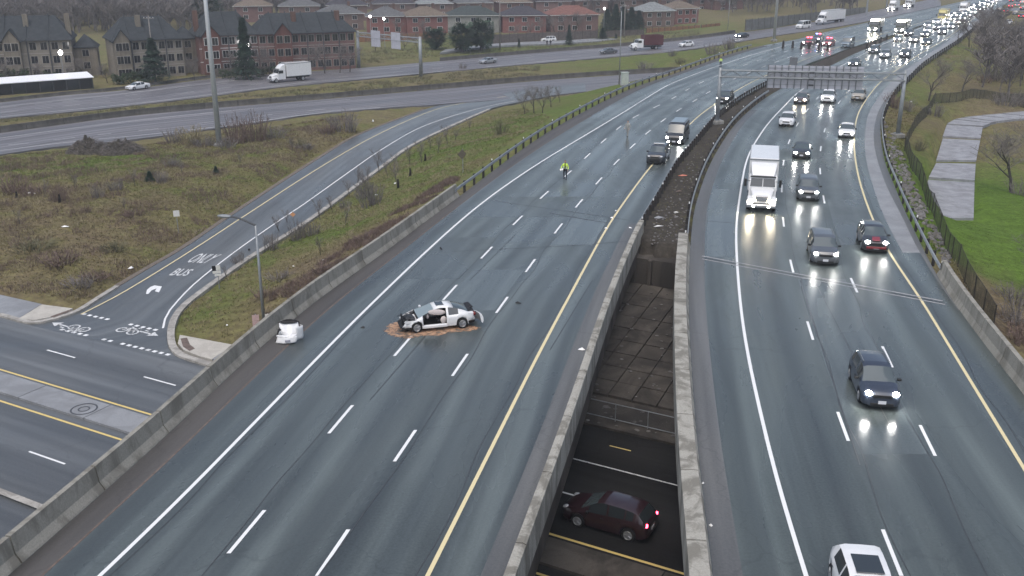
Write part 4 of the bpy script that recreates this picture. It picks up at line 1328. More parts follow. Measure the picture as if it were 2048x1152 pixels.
def make_car(kind, paint, loc, yaw, label, cat="car", group=None, head='head', tail=None, near=True, name="car", rails=False, hood=None, glassm='glass_teal'):
    S = SHAPES[kind]
    e = empty(name, loc, yaw, label, cat, group)
    P = cached(('shell', kind), lambda: car_parts(S))
    h, W = S['L'] / 2, S['W']
    for k, (V, F) in P.items():
        nm = 'side_window' if k.startswith('side') else k
        m = PAINT['white'] if k == 'body' else M[glassm if k == 'windscreen' else 'glass']
        me = cached(('shellmesh', kind, k, m.name), lambda: raw_mesh(nm, V, F, m, True, 32))
        put(nm, me, e, paint=PAINT[paint] if k == 'body' else None)
    fxw, rxw = h - S['fo'], h - S['fo'] - S['wb']
    for x in (fxw, rxw):
        for s in (1, -1): wheel(e, x, s * (W / 2 - .012), S['r'])
    yl, zl = S['hl']
    hm = M[head] if head else M['lens']
    for s in (1, -1):
        o = put("headlight", lamp_mesh('h' + kind, .17, .19, .085, hm), e, (h - .165, s * yl, zl), rot=(0, .25, -s * .55))
        o2 = put("tail_light", lamp_mesh('t' + kind, .10, .17, .10, M[tail] if tail else M['tail_off']), e, (-h + .12, s * (yl + .02), zl + .14), rot=(0, 0, s * .4))
        put("wing_mirror", box_mesh('mirror', (.12, .20, .13), M['trim']), e, (S['ws'][0] - .42, s * (W / 2 + .07), float(np.interp(S['ws'][0] - .4, [a for a, _ in sorted(S['belt'])], [b for _, b in sorted(S['belt'])])) + .05))
    put("grille", box_mesh('g' + kind, (.05, W * .46, .16), M['trim']), e, (h - .008, 0, zl - .10))
    put("lower_intake", box_mesh('i' + kind, (.05, W * .58, .13), M['trim']), e, (h - .012, 0, .33))
    put("number_plate", box_mesh('np', (.02, .36, .16), M['plate'], .004), e, (h + .022, 0, .44))
    put("number_plate", box_mesh('np', (.02, .36, .16), M['plate'], .004), e, (-h - .012, 0, .62))
    if near:
        put("underbody", box_mesh('u' + kind, (S['L'] * .86, W * .80, .10), M['black']), e, (0, 0, .24))
        put("bumper_sill", box_mesh('bs' + kind, (.12, W * .62, .10), M['trim']), e, (h - .07, 0, .24))
        for s in (1, -1):
            if rails:
                put("roof_rail", box_mesh('rr' + kind, (1.7, .045, .05), M['steel']), e, (-.75, s * S['roofw'] * W / 2 * 1.0, max(z for _, z in S['top']) + .0))
            for a, b in S['doors'][:2]:
                put("door_handle", box_mesh('dh', (.17, .03, .035), M['trim']), e, (b + .2, s * (W / 2 + .002), S['belt'][2][1] - .10))
    else:
        put("underbody", box_mesh('u' + kind, (S['L'] * .86, W * .80, .10), M['black']), e, (0, 0, .24))
    if hood:
        put("bonnet_stripe", box_mesh('hood' + kind, (.62, .52, .03), PAINT[hood]), e, (h - .42, 0, zl + .19), rot=(0, .22, 0))
        put("bumper_cover", box_mesh('bump' + kind, (.09, W * .74, .2), PAINT[hood], .04), e, (h + .0, 0, .46))
        e.children[-1].location.z = .47
    return e

def place(cx_f, pix, front=True, L=4.6, z=0.0):
    """centre and yaw of a car on a freeway lane whose nose (bottom middle) is seen at pix, coming towards the camera"""
    x, y, _ = G(*pix, z)
    t = tangent(cx_f, y + L / 2)
    return (x + t.x * L / 2, y + t.y * L / 2, z), math.atan2(-t.y, -t.x)

def oncoming(kind, paint, pix, label, cx=None, z=0.0, **kw):
    cx = RD1 if cx is None else cx
    loc, yaw = place(cx, pix, True, SHAPES[kind]['L'], z)
    return make_car(kind, paint, loc, yaw, label, **kw)

# the oncoming lanes, near to far
oncoming('cross', 'navy', (1762, 822), "dark blue crossover with bright headlights, nearest complete car in the oncoming lanes", rails=True, name="crossover", cat="car")
oncoming('cross', 'dark', (1751, 508), "dark hatchback with a red bonnet stripe and red bumper hugging the yellow edge line", hood='red', name="hatchback")
oncoming('suv', 'grey', (1650, 533), "dark grey sport utility car with roof rails just crossing the bridge joint", rails=True, name="sport_utility_car")
oncoming('suv', 'grey', (1616, 404), "charcoal sport utility car beside the white box truck", name="sport_utility_car")
oncoming('sedan', 'black', (1602, 319), "black sedan following behind the charcoal sport utility car", name="sedan")
oncoming('hatch', 'white', (1571, 254), "white hatchback behind the white box truck, next to the edge line", head=None, name="hatchback")
oncoming('sedan', 'white', (1692, 277), "white sedan alone in the outer oncoming lane before the sign gantry", name="sedan", cx=RY)
oncoming('sedan', 'brown', (1599, 209), "dark brown sedan under the sign gantry with warm headlights", head='head_warm', name="sedan")
oncoming('suv', 'white', (1653, 207), "white sport utility car driving under the middle of the sign gantry", name="sport_utility_car")
oncoming('hatch', 'beige', (1714, 202), "pale hatchback under the sign gantry in the outer lane", head=None, name="hatchback", cx=RY)
# the white one leaving the frame at the bottom
S_ = SHAPES['cross']
rx, ry, _ = G(1719, 1084, 1.5)
t_ = tangent(RD1, 27)
low_ = make_car('hatch', 'white', (rx - t_.x * 1.55, ry - t_.y * 1.55, 0), math.atan2(-t_.y, -t_.x), "white hatchback with a dark glass roof cut off by the lower edge of the picture", name="hatchback")
put("glass_roof", box_mesh('groof', (1.05, .90, .03), M['glass'], .01), low_, (-.25, 0, 1.518))

# the police vehicles waiting on the closed carriageway
pol = oncoming('suv', 'dark', (1309, 330), "dark police sport utility car stopped on the yellow line", cx=LY, head=None, name="sport_utility_car")
put("push_bar", box_mesh('push', (.12, 1.1, .34), M['trim'], .03), pol, (2.44, 0, .55))
put("door_panel", box_mesh('dp', (1.9, .02, .42), PAINT['white']), pol, (-.1, .957, .80)); put("door_panel", box_mesh('dp', (1.9, .02, .42), PAINT['white']), pol, (-.1, -.957, .80))
put("light_bar", box_mesh('lb', (.28, 1.15, .10), M['lens'], .03), pol, (-.1, 0, 1.76))
van = oncoming('van', 'dark', (1347, 291), "tall dark van with four lit lamps parked behind the police car", cx=LG, name="van", cat="van")
put("roof_panel", box_mesh('vanroof', (3.5, 1.5, .03), PAINT['bluegrey'], .01), van, (-.8, 0, 2.30))
for s in (1, -1): put("fog_lamp", lamp_mesh('fog', .06, .12, .09, M['head']), van, (2.86, s * .62, .42))
oncoming('suv', 'black', (1443, 209), "black police sport utility car behind the gantry post, headlights on", cx=LG, name="sport_utility_car")

# ------------------------------------------------------------------ trucks
def box_truck(name, loc, yaw, label, boxlen=6.4, boxh=3.85, col_cab='white', col_box='white', head='head_warm', fairing=True, cat="truck", hoodlen=1.35, dump=False, W=2.45):
    """bonneted straight truck: x forward, bumper at +x"""
    e = empty(name, loc, yaw, label, cat)
    pc, pb = PAINT[col_cab], PAINT[col_box]
    cabl = 1.65
    tot = hoodlen + cabl + .25 + boxlen
    x0 = tot / 2
    xa, xb, xc = x0 - hoodlen, x0 - hoodlen - cabl, x0 - hoodlen - cabl - .25
    # bonnet, narrower at the nose, between round fenders
    rings = []
    for x, w, z0, z1 in ((x0 - .10, .70, .75, 1.38), (x0 - .25, .78, .62, 1.52), (x0 - .8, .86, .60, 1.68), (xa + .02, .96, .60, 1.80)):
        rings.append([(x, -w, z0), (x, -w, z1 - .12), (x, -w * .78, z1), (x, w * .78, z1), (x, w, z1 - .12), (x, w, z0)])
    put("bonnet", raw_mesh("bonnet", *(lambda m: (m.v, m.f))(MB().loft(rings)), pc), e)
    for s in (1, -1):
        rings = []
        for x, z0, z1 in ((x0 + .02, .50, .80), (x0 - .06, .50, 1.08), (x0 - .35, .62, 1.22), (x0 - .8, 1.02, 1.22), (x0 - 1.2, .62, 1.12), (x0 - 1.34, .5, .9)):
            rings.append([(x, s * .72, z0), (x, s * .72, z1), (x, s * 1.12, z1 - .03), (x, s * 1.20, z1 - .16), (x, s * 1.20, z0)][::s])
        put("fender", raw_mesh("fender", *(lambda m: (m.v, m.f))(MB().loft(rings)), pc), e)
        put("headlight", lamp_mesh('trk', .12, .20, .14, M[head] if head else M['lens']), e, (x0 - .02, s * .90, .86))
        put("fog_lamp", lamp_mesh('trkf', .06, .14, .08, M['head_warm'] if head else M['lens']), e, (x0 + .14, s * .62, .50))
        put("wing_mirror", box_mesh('tm', (.10, .22, .62), M['trim']), e, (xa - .05, s * 1.42, 2.15))
        put("mirror_arm", box_mesh('tma', (.04, .42, .04), M['trim']), e, (xa - .08, s * 1.22, 2.3))
    put("grille", box_mesh('tg', (.06, .95, .42), M['chrome'], .03), e, (x0 - .085, 0, 1.10))
    put("bumper", box_mesh('tb%.1f' % W, (.24, W, .30), M['chrome'], .06), e, (x0 + .06, 0, .52))
    # cab with a raked windscreen
    prof = [(xa, .62), (xa, 1.80), (xa - .28, 2.55), (xa - .42, 2.66), (xb, 2.70), (xb, .62)]
    put("cab", raw_mesh("cab", *(lambda m: (m.v, m.f))(MB().prism(prof, -1.12, 1.12)), pc, False), e)
    for s in (1, -1):
        V = [(xa + .012 - (0 if z < 2 else .27), y * s, z) for y, z in ((.03, 1.86), (1.02, 1.86), (.96, 2.50), (.03, 2.50))]
        V2 = [(x - .03, y, z) for x, y, z in V]
        put("windscreen", raw_mesh("windscreen", V + V2, [(0, 1, 2, 3), (7, 6, 5, 4), (0, 4, 5, 1), (1, 5, 6, 2), (2, 6, 7, 3), (3, 7, 4, 0)], M['glass'], False), e)
        put("side_window", box_mesh('tsw', (.85, .02, .60), M['glass'], .004), e, (xa - .72, s * 1.125, 2.12))
        put("step", box_mesh('tst', (.8, .18, .12), M['trim'], .02), e, (xa - .6, s * 1.1, .52))
    put("sun_visor", box_mesh('tv', (.22, 2.1, .06), M['trim'], .01), e, (xa - .22, 0, 2.66))
    if fairing:
        rings = []
        for x, w, z in ((xa - .38, .90, 2.74), (xa - .75, 1.02, 3.15), (xa - 1.15, 1.08, 3.45), (xb + .05, 1.10, 3.60)):
            rings.append([(x, -w, 2.68), (x, -w * .96, z - .05), (x, -w * .8, z), (x, w * .8, z), (x, w * .96, z - .05), (x, w, 2.68)])
        put("roof_fairing", raw_mesh("roof_fairing", *(lambda m: (m.v, m.f))(MB().loft(rings)), pc), e)
    # chassis and load box
    put("chassis", raw_mesh("chassis", *(lambda m: (m.v, m.f))(MB().box(((x0 - .5 + -tot / 2) / 2, 0, .78), (tot - .7, .9, .26))), M['trim'], False), e)
    if not dump:
        bm = MB().box((xc - boxlen / 2, 0, (1.05 + boxh) / 2), (boxlen, W, boxh - 1.05), 0, .05)
        put("load_box", raw_mesh("load_box", bm.v, bm.f, pb, False), e)
        for z in (1.10, boxh - .04):
            for s in (1, -1): put("edge_rail", box_mesh('er%.1f' % boxlen, (boxlen - .02, .05, .10), M['steel'], .01), e, (xc - boxlen / 2, s * (W / 2 + .006), z))
        put("front_rail", box_mesh('fr%.1f' % W, (.05, W - .04, .12), M['steel'], .01), e, (xc + .008, 0, boxh - .08))
        put("rear_door", box_mesh('rd%.1f' % boxh, (.04, W * .9, boxh - 1.3), M['white'], .01), e, (xc - boxlen - .012, 0, (1.1 + boxh) / 2))
    else:
        z0, z1 = 1.1, boxh
        mb = MB()
        w2, t = W / 2, .07
        mb.box((xc - boxlen / 2, 0, z0 + .08), (boxlen, W, .16))
        put("load_floor", raw_mesh("load_floor", mb.v, mb.f, M['trim'], False), e)
        for s in (1, -1):
            mb = MB().box((xc - boxlen / 2, s * (w2 - t / 2), (z0 + z1) / 2 + .1), (boxlen, t, z1 - z0))
            put("load_side", raw_mesh("load_side", mb.v, mb.f, pb, False), e)
            for q in range(6):
                put("side_rib", box_mesh('rib', (.09, .07, z1 - z0 - .05), pb, .01), e, (xc - .4 - q * (boxlen - .8) / 5, s * (w2 + .035), (z0 + z1) / 2 + .1))
        for x in (xc - .04, xc - boxlen + .04):
            mb = MB().box((x, 0, (z0 + z1) / 2 + .1), (t, W - .16, z1 - z0 - .02))
            put("load_end", raw_mesh("load_end", mb.v, mb.f, pb, False), e)
    for s in (1, -1):
        wheel(e, x0 - .8, s * 1.18, .50, .30)
        wheel(e, -tot / 2 + 2.0, s * 1.18, .50, .5)
        if boxlen > 6: wheel(e, -tot / 2 + .95, s * 1.18, .50, .5)
    return e
loc_, yaw_ = place(RD1, (1521, 424), True, 9.65)
t_ = tangent(RE, 84)
yaw_ = math.atan2(-t_.y, -t_.x)
x_, y_, _ = G(1521, 424)
box_truck("box_truck", (x_ + t_.x * 4.82, y_ + t_.y * 4.82, 0), yaw_, "large white box truck with chrome bumper in the inner oncoming lane")

def on_path(A, B, f, px, dz=0.0):
    """a point and direction on a ribbon road, nearest to pixel column px, a fraction f across"""
    C = A * (1 - f) + B * f
    best, bi = 1e9, 0
    for i in range(len(C)):
        X = Vector(C[i]) - Vector((0, 0, CH))
        zc = X.y * _ct - X.z * _st
        if zc < 1: continue
        u = 1024 + FPX * X.x / zc
        if abs(u - px) < best: best, bi = abs(u - px), i
    i0, i1 = max(0, bi - 1), min(len(C) - 1, bi + 1)
    # refine
    a, b = C[i0], C[i1]
    lo, hi = 0.0, 1.0
    for _ in range(30):
        m = (lo + hi) / 2
        p = a + (b - a) * m
        X = Vector(p) - Vector((0, 0, CH)); u = 1024 + FPX * X.x / (X.y * _ct - X.z * _st)
        if u < px: lo = m
        else: hi = m
    t = b - a
    return (p[0], p[1], p[2] + dz), math.atan2(-t[1], -t[0])

# far carriageway, traffic heading left
loc_, yaw_ = on_path(F1U, F1L, .66, 580); box_truck("box_truck", loc_, yaw_, "white delivery truck on the far carriageway below the red brick townhouses", boxlen=5.6, boxh=3.7, head=None, fairing=True)
loc_, yaw_ = on_path(F1U, F1L, .60, 1292); box_truck("dump_truck", loc_, yaw_, "white cabbed dump truck with a maroon load body on the far carriageway", boxlen=5.4, boxh=3.6, col_box='maroon', head=None, fairing=False, dump=True)
loc_, yaw_ = on_path(F1U, F1L, .50, 1660); box_truck("semi_truck", loc_, yaw_, "long white semi truck far off beside the emergency vehicles", boxlen=12.5, boxh=4.05, head=None)
def far_car(kind, paint, px, f, label, A=F1U, B=F1L, **kw):
    loc, yaw = on_path(A, B, f, px)
    return make_car(kind, paint, loc, yaw, label, head=kw.pop('head', None), near=False, **kw)
far_car('sedan', 'white', 276, .06, "white car on the far carriageway below the beige townhouses", name="car")
far_car('sedan', 'silver', 976, .62, "silver sedan on the far carriageway left of the dump truck's column of cars", name="sedan")
far_car('sedan', 'grey', 1216, .66, "grey sedan on the far carriageway just ahead of the dump truck", name="sedan")
far_car('hatch', 'white', 1372, .72, "white car on the far carriageway following the dump truck", name="car")
far_car('sedan', 'black', 1484, .62, "black car with lit headlights on the far carriageway", head='head_far', name="sedan")
far_car('van', 'white', 1606, .62, "white van on the far carriageway ahead of the semi truck", name="van", cat="van")
loc_, yaw_ = on_path(F1U, F1L, .45, 1786); box_truck("box_truck", loc_, yaw_, "small white truck far up the far carriageway beyond the semi", boxlen=5.0, boxh=3.6, head='head_far')
loc_, yaw_ = on_path(F1U, F1L, .45, 1818); box_truck("box_truck", loc_, yaw_, "white box truck farthest up the far carriageway", boxlen=5.0, boxh=3.8, head='head_far')

# ------------------------------------------------------------------ the wreck
def wreck():
    S = SHAPES['coupe']
    a, b = Vector(G(833.7, 665)), Vector(G(925, 656))       # front and rear wheel on the near side
    d = (a - b).normalized()                                  # forward
    nrm = Vector((-d.y, d.x, 0))                              # left of the car = camera side
    wm = (a + b) / 2 - nrm * (S['W'] / 2 - .1)
    fxw, rxw = S['L'] / 2 - S['fo'], S['L'] / 2 - S['fo'] - S['wb']
    c = wm - d * ((fxw + rxw) / 2)
    yaw = math.atan2(d.y, d.x)
    e = empty("wrecked_car", (c.x, c.y, 0), yaw, "wrecked white two door coupe with its bonnet and driver's door torn off", "car")
    xs, rings = car_grid(S)
    n = len(rings[0])
    V = [list(p) for r in rings for p in r]
    h = S['L'] / 2
    rr = random.Random(4)
    for p in V:                                               # crumpled nose and tail
        if p[0] > 1.35 and p[2] > .3:
            k = (p[0] - 1.35) / .9
            p[0] -= .16 * k + rr.uniform(-.05, .05) * k; p[2] += rr.uniform(-.05, .03) * k; p[1] += rr.uniform(-.04, .04) * k
        if p[0] < -1.5 and p[2] > .3:
            k = (-1.5 - p[0]) / .75
            p[0] += .12 * k + rr.uniform(-.05, .05) * k; p[2] += rr.uniform(-.05, .02) * k
    parts = {}
    for i in range(len(xs) - 1):
        xm = (xs[i] + xs[i + 1]) / 2
        for j in range(n):
            q = (i * n + j, (i + 1) * n + j, (i + 1) * n + (j + 1) % n, i * n + (j + 1) % n)
            key = 'body'
            if j in (6, 7, 8, 9):
                if S['ws'][1] < xm < S['ws'][0]: key = 'windscreen'
                elif S['rg'][1] < xm < S['rg'][0]: key = 'rear_window'
                elif xm > S['ws'][0] + .02: key = None                # bonnet gone
                elif xm < -1.80: key = 'boot_hole'
            if j in (5, 10):
                for k, (a_, b_) in enumerate(S['doors']):
                    if b_ < xm < a_:
                        key = None if (k == 0 and j == 5) else 'side_window%d%d' % (k, j)
                if xm > 1.30: key = None
            if j in (1, 2, 3, 4) and -.42 < xm < .95: key = None if j > 2 or j == 2 else 'body'   # door gone
            if j in (0, 1, 2, 13, 14, 15) and (xm > 1.66 or xm < -1.86): key = 'bumper_gap'
            if key: parts.setdefault(key, []).append(q)
    parts['tail_face'] = [tuple(range((len(xs) - 1) * n + n - 1, (len(xs) - 1) * n - 1, -1))]
    parts['nose_face'] = [tuple(range(n))]
    mats = {'body': PAINT['white'], 'windscreen': M['glass_teal'], 'rear_window': M['glass_teal'], 'boot_hole': M['black'], 'bumper_gap': M['black'], 'tail_face': M['black'], 'nose_face': M['black']}
    names = {'boot_hole': 'boot_opening', 'bumper_gap': 'bumper_mount', 'tail_face': 'rear_panel', 'nose_face': 'radiator_panel'}
    M['glass_teal_pale'] = glass_mat("crazed_windscreen", (.20, .25, .26), .25)
    mats['windscreen'] = M['glass_teal_pale']
    for k, F in parts.items():
        used = sorted({i for f in F for i in f}); ix = {u: v for v, u in enumerate(used)}
        m = mats.get(k, M['glass'])
        nm = 'side_window' if k.startswith('side') else names.get(k, k)
        me = raw_mesh(nm, [V[i] for i in used], [tuple(ix[i] for i in f) for f in F], m, True, 32)
        o = put(nm, me, e)
        if k == 'body':
            md = o.modifiers.new("thickness", 'SOLIDIFY'); md.thickness = .03; md.offset = -1
    for x in (fxw, rxw):
        for s in (1, -1): wheel(e, x, s * (S['W'] / 2 - .012), S['r'])
    def bx(name, cc, dd, m, rz=0, bev=.02, rot=None):
        mb = MB().box((0, 0, 0), dd, 0, bev)
        o = put(name, raw_mesh(name, mb.v, mb.f, m, False), e, cc, rot=rot or (0, 0, rz))
        return o
    M['airbag'] = flat("airbag_cloth", (.52, .47, .45), .9, .1, 0, .1)
    M['seat'] = flat("dark_seat", (.02, .02, .022), .9, .2, 0, .3)
    M['engine'] = flat("engine_metal", (.035, .037, .04), .6, .4, .3, .5, 9)
    bx("floor_pan", (-.1, 0, .27), (2.6, 1.45, .10), M['black'])
    bx("door_sill", (.26, .80, .30), (1.5, .16, .20), PAINT['white'], 0, .04)
    bx("firewall", (1.22, 0, .62), (.06, 1.45, .5), M['black'])
    bx("dashboard", (.98, 0, .78), (.36, 1.35, .22), M['seat'], 0, .06)
    bx("engine_block", (1.62, .05, .58), (.55, .75, .40), M['engine'], .1, .06)
    bx("battery", (1.50, .52, .66), (.25, .2, .2), M['engine'], .2, .02)
    bx("radiator_frame", (1.98, 0, .55), (.07, 1.30, .38), M['black'], 0, .02)
    bx("strut_tower", (1.38, -.55, .72), (.26, .22, .16), M['engine'], 0, .05)
    bx("front_wing", (1.62, .80, .66), (.72, .06, .18), PAINT['white'], .05, .03)
    mb = MB()
    for _ in range(16):
        p = Vector((rr.uniform(1.35, 2.1), rr.uniform(-.6, .6), rr.uniform(.55, .82)))
        mb.tube(p, p + Vector((rr.uniform(-.3, .3), rr.uniform(-.35, .35), rr.uniform(-.05, .22))), .022, .015, 5)
    put("torn_hoses", raw_mesh("torn_hoses", mb.v, mb.f, M['black'], False), e)
    for y in (.36, -.36):
        bx("seat", (-.18, y, .50), (.52, .46, .16), M['seat'], 0, .05)
        bx("seat_back", (-.50, y, .86), (.16, .44, .62), M['seat'], 0, .05, (0, -.25, 0))
    bx("rear_seat", (-1.05, 0, .62), (.5, 1.2, .25), M['seat'], 0, .06)
    # deflated curtain and side airbags
    mb = MB().ellipsoid((0, 0, 0), (.52, .06, .17), 14, 8)
    put("curtain_airbag", raw_mesh("curtain_airbag", mb.v, mb.f, M['airbag']), e, (.10, .60, 1.05), rot=(.2, -.10, 0))
    mb = MB().ellipsoid((0, 0, 0), (.19, .14, .22), 12, 8)
    put("side_airbag", raw_mesh("side_airbag", mb.v, mb.f, M['airbag']), e, (-.28, .66, .58))
    mb = MB().ellipsoid((0, 0, 0), (.10, .22, .20), 12, 8)
    put("wheel_airbag", raw_mesh("wheel_airbag", mb.v, mb.f, M['airbag']), e, (.62, .36, .82))
    # sunroof
    bx("sunroof", (-.14, 0, 1.366), (.46, .66, .03), M['glass'], 0, .01)
    # boot lid torn up, rear bumper dragged sideways
    bx("boot_lid", (-1.93, -.30, .99), (.34, .85, .05), M['black'], .1, .02, (0, .12, .1))
    rings = []
    for k in range(9):
        y = -.92 + k * .23
        x = -.12 * (1 - (y / .92) ** 2)
        rings.append([(x, y, .0), (x - .07, y, .10), (x - .09, y, .34), (x - .03, y, .50), (x + .10, y, .54), (x + .06, y, .06)])
    m_ = MB().loft(rings)
    put("rear_bumper", raw_mesh("rear_bumper", m_.v, m_.f, PAINT['white']), e, (-2.36, .16, .16), rot=(.16, .10, .16))
    put("headlight", lamp_mesh('wk', .15, .17, .08, M['lens']), e, (1.86, .62, .62), rot=(0, .2, -.5))
    put("tail_light", lamp_mesh('wt', .10, .15, .12, M['tail_off']), e, (-2.06, .66, .80), rot=(0, 0, .4))
    put("wing_mirror", box_mesh('mirror', (.12, .20, .13), PAINT['white']), e, (.82, -.95, .93))
    return e, Vector((c.x, c.y, 0)), d, nrm
WR, wc, wd, wnrm = wreck()

# orange-brown absorbent spread on the road around it
def splat(name, c, d, nrm, pts, m, z, label, cat, seed):
    rr = random.Random(seed)
    V, n = [], len(pts)
    P = catmull([(*p, 0) for p in pts + [pts[0]]], 8)[:-1]
    V = [(0, 0, 0)]
    for p in P:
        k = 1 + rr.uniform(-.06, .06)
        q = d * (p[0] * k) + nrm * (p[1] * k)
        V.append((q.x, q.y, 0))
    k = len(P)
    o = build(name, V, [(0, 1 + i, 1 + (i + 1) % k) for i in range(k)], m)
    o.location = (c.x, c.y, z)
    return tag(o, label, cat, kind='stuff')
def absorbent():
    m, nt, b = new_mat("orange_absorbent")
    P = world_pos(nt)
    f = noise_node(nt, 2.2, 7, .75, P, .8)
    g = noise_node(nt, 25, 4, .7, P)
    c = ramp_node(nt, [(.3, (.34, .17, .085)), (.55, (.46, .28, .17)), (.75, (.48, .36, .26))], f)
    c = mix(nt, .3, c, ramp_node(nt, [(.3, (.14, .08, .05)), (.7, (.5, .36, .26))], g))
    nt.links.new(c, b.inputs["Base Color"])
    b.inputs["Roughness"].default_value = .8
    nt.links.new(ramp_node(nt, [(.40, (0, 0, 0)), (.56, (1, 1, 1))], noise_node(nt, 1.5, 8, .78, P, 1.2)), b.inputs["Alpha"])
    bump(nt, b, g, .03, .6)
    return m
M['absorb'] = absorbent()
splat("absorbent_powder", wc, wd, wnrm, [(2.7, -.9), (3.0, -.2), (2.9, .5), (2.5, 1.2), (1.7, 1.55), (1.0, 1.35), (.3, 1.55), (-.5, 1.25), (-1.2, 1.35), (-2.3, 1.15), (-1.6, .3), (.5, -.4), (1.8, -1.2)], M['absorb'], .011, "orange brown absorbent powder spread under the wrecked coupe", "powder", 3)

# bonnet and bumper skin of the wreck, flung against the concrete barrier
def flung():
    x, y, _ = G(579, 682)
    e = empty("torn_car_panels", (x, y, 0), math.radians(6), "white bonnet and bumper skin leaning on the concrete barrier", "car wreckage")
    rr = random.Random(8)
    def sheet(name, f, nu, nv, m, th=.025):
        V = [f(i / nu, j / nv) for j in range(nv + 1) for i in range(nu + 1)]
        V = [(a + rr.uniform(-.012, .012), b + rr.uniform(-.012, .012), c + rr.uniform(-.012, .012)) for a, b, c in V]
        F = [(j * (nu + 1) + i, j * (nu + 1) + i + 1, (j + 1) * (nu + 1) + i + 1, (j + 1) * (nu + 1) + i) for j in range(nv) for i in range(nu)]
        o = put(name, raw_mesh(name, V, F, m, True, 30), e)
        md = o.modifiers.new("thickness", 'SOLIDIFY'); md.thickness = th
        return o
    # bonnet leaning back on the wall, creased, its upper end curled over to show the dark lining
    sheet("bonnet", lambda u, v: (-.52 + 1.06 * u + .05 * math.sin(v * 5), .02 + .46 * v - .14 * math.sin(u * math.pi) * (1 - v * .4) + .03 * math.sin(u * 9), .30 + .62 * v), 12, 8, PAINT['white'])
    sheet("bonnet_lining", lambda u, v: (-.60 + 1.14 * u, .52 + .16 * v - .10 * math.sin(u * math.pi), .94 + .20 * math.sin(u * math.pi) + .03 * v - .20 * v * v), 12, 5, M['black'])
    mb = MB().ellipsoid((0, 0, 0), (.50, .17, .09), 16, 6)
    put("lining_fold", raw_mesh("lining_fold", mb.v, mb.f, M['black']), e, (-.03, .46, .99), rot=(.3, 0, .03))
    # wing with its round end standing to the right
    sheet("wing_panel", lambda u, v: (.42 + .34 * math.sin(u * 2.6), -.18 + .72 * u, .10 + .78 * v - .12 * u * v), 10, 6, PAINT['white'])
    # bumper skin folded on the ground before it
    sheet("bumper_skin", lambda u, v: (-.72 + 1.16 * u + .10 * v, -.34 - .22 * math.sin(u * 2.6) + .10 * v, .05 + .34 * v + .05 * u), 12, 5, PAINT['white'])
    sheet("bumper_top", lambda u, v: (-.66 + 1.12 * u, -.26 - .20 * math.sin(u * 2.6) + .26 * v, .40 + .05 * u + .05 * math.sin(v * 3)), 12, 4, PAINT['white'])
    put("number_plate", box_mesh('np3', (.30, .02, .15), M['sign_back'], .004), e, (-.02, -.575, .22), rot=(.2, 0, -.05))
    mb = MB().box((0, 0, 0), (1.1, .30, .16), 0, .05)
    put("black_lining", raw_mesh("black_lining", mb.v, mb.f, M['black'], False), e, (-.20, -.16, .10), rot=(0, 0, -.15))
    mb = MB().box((0, 0, 0), (.18, .26, .46), 0, .06)
    put("lamp_hole", raw_mesh("lamp_hole", mb.v, mb.f, M['black'], False), e, (-.52, -.06, .56), rot=(.3, .2, 0))
    put("headlight", lamp_mesh('flh', .07, .06, .16, M['lens']), e, (-.47, -.20, .56), rot=(0, .3, 0))
    return e
flung()
# small debris on the lanes
def debris(name, px, py, dims, m, label, z=0.0, rz=None, seed=0):
    rr = random.Random(seed + int(px) * 7 + int(py))
    x, y, zz = G(px, py, z)
    mb = MB(); n = 7
    V = []
    for k in range(n):
        a = 2 * math.pi * k / n
        q = rr.uniform(.6, 1.0)
        V.append((dims[0] / 2 * q * math.cos(a), dims[1] / 2 * q * math.sin(a), rr.uniform(0, .3) * dims[2]))
    V.append((rr.uniform(-.1, .1) * dims[0], 0, dims[2])); V.append((0, 0, 0))
    F = [(k, (k + 1) % n, n) for k in range(n)] + [((k + 1) % n, k, n + 1) for k in range(n)]
    o = build(name, V, F, m)
    o.location = (x, y, z + .012); o.rotation_euler = (0, 0, rr.uniform(0, 6) if rz is None else rz)
    return tag(o, label, "debris")
debris("car_debris", 1036, 606, (.55, .3, .10), M['trim'], "black scrap of plastic lying right of the wrecked coupe")
debris("car_debris", 882, 497, (.9, .22, .10), M['trim'], "dark strip of trim lying on the white edge line")
debris("car_debris", 726, 655, (.35, .2, .08), M['trim'], "small black fragment beside the white edge line left of the wreck")
debris("car_debris", 1164, 700, (.5, .3, .14), M['refl'], "white scrap against the gap parapet right of the wreck")
debris("car_debris", 1232, 422, (.30, .2, .10), M['refl'], "white chip on the yellow line, upper of three")
debris("car_debris", 1224, 436, (.34, .2, .10), M['refl'], "white chip on the yellow line, middle of three")
debris("car_debris", 1212, 457, (.34, .2, .10), M['refl'], "white chip on the yellow line, lowest of three")
debris("car_debris", 1260, 456, (.45, .25, .08), M['refl'], "white scrap on the shoulder by the end of the parapet")
debris("car_debris", 1406, 968, (.14, .12, .10), M['refl'], "white bottle sized litter by the pale parapet, upper of two")
debris("car_debris", 1422, 1052, (.2, .14, .10), M['refl'], "white litter by the pale parapet, lower of two")
for px, py, dz_, m, lb, dm in ((1366, 352, -.05, 'rustred', "pale orange road cone flattened in the median soil", (1.4, .35, .15)), (1318, 436, -.05, 'band', "broken grey slab lying in the median soil", (1.0, .6, .18)), (1316, 453, -.05, 'refl', "bent white pipe in the median soil", (1.2, .14, .10)), (1352, 425, -.05, 'refl', "white paper scrap in the median soil", (.5, .2, .08)), (1357, 383, -.05, 'rust', "dark rusty scrap in the median soil below the orange one", (.8, .5, .15))):
    M.setdefault('rustred', flat("faded_orange_plastic", (.50, .18, .12), .6, .3, 0, .2))
    debris("median_litter", px, py, dm, M[m], lb, z=dz_, rz=.25)

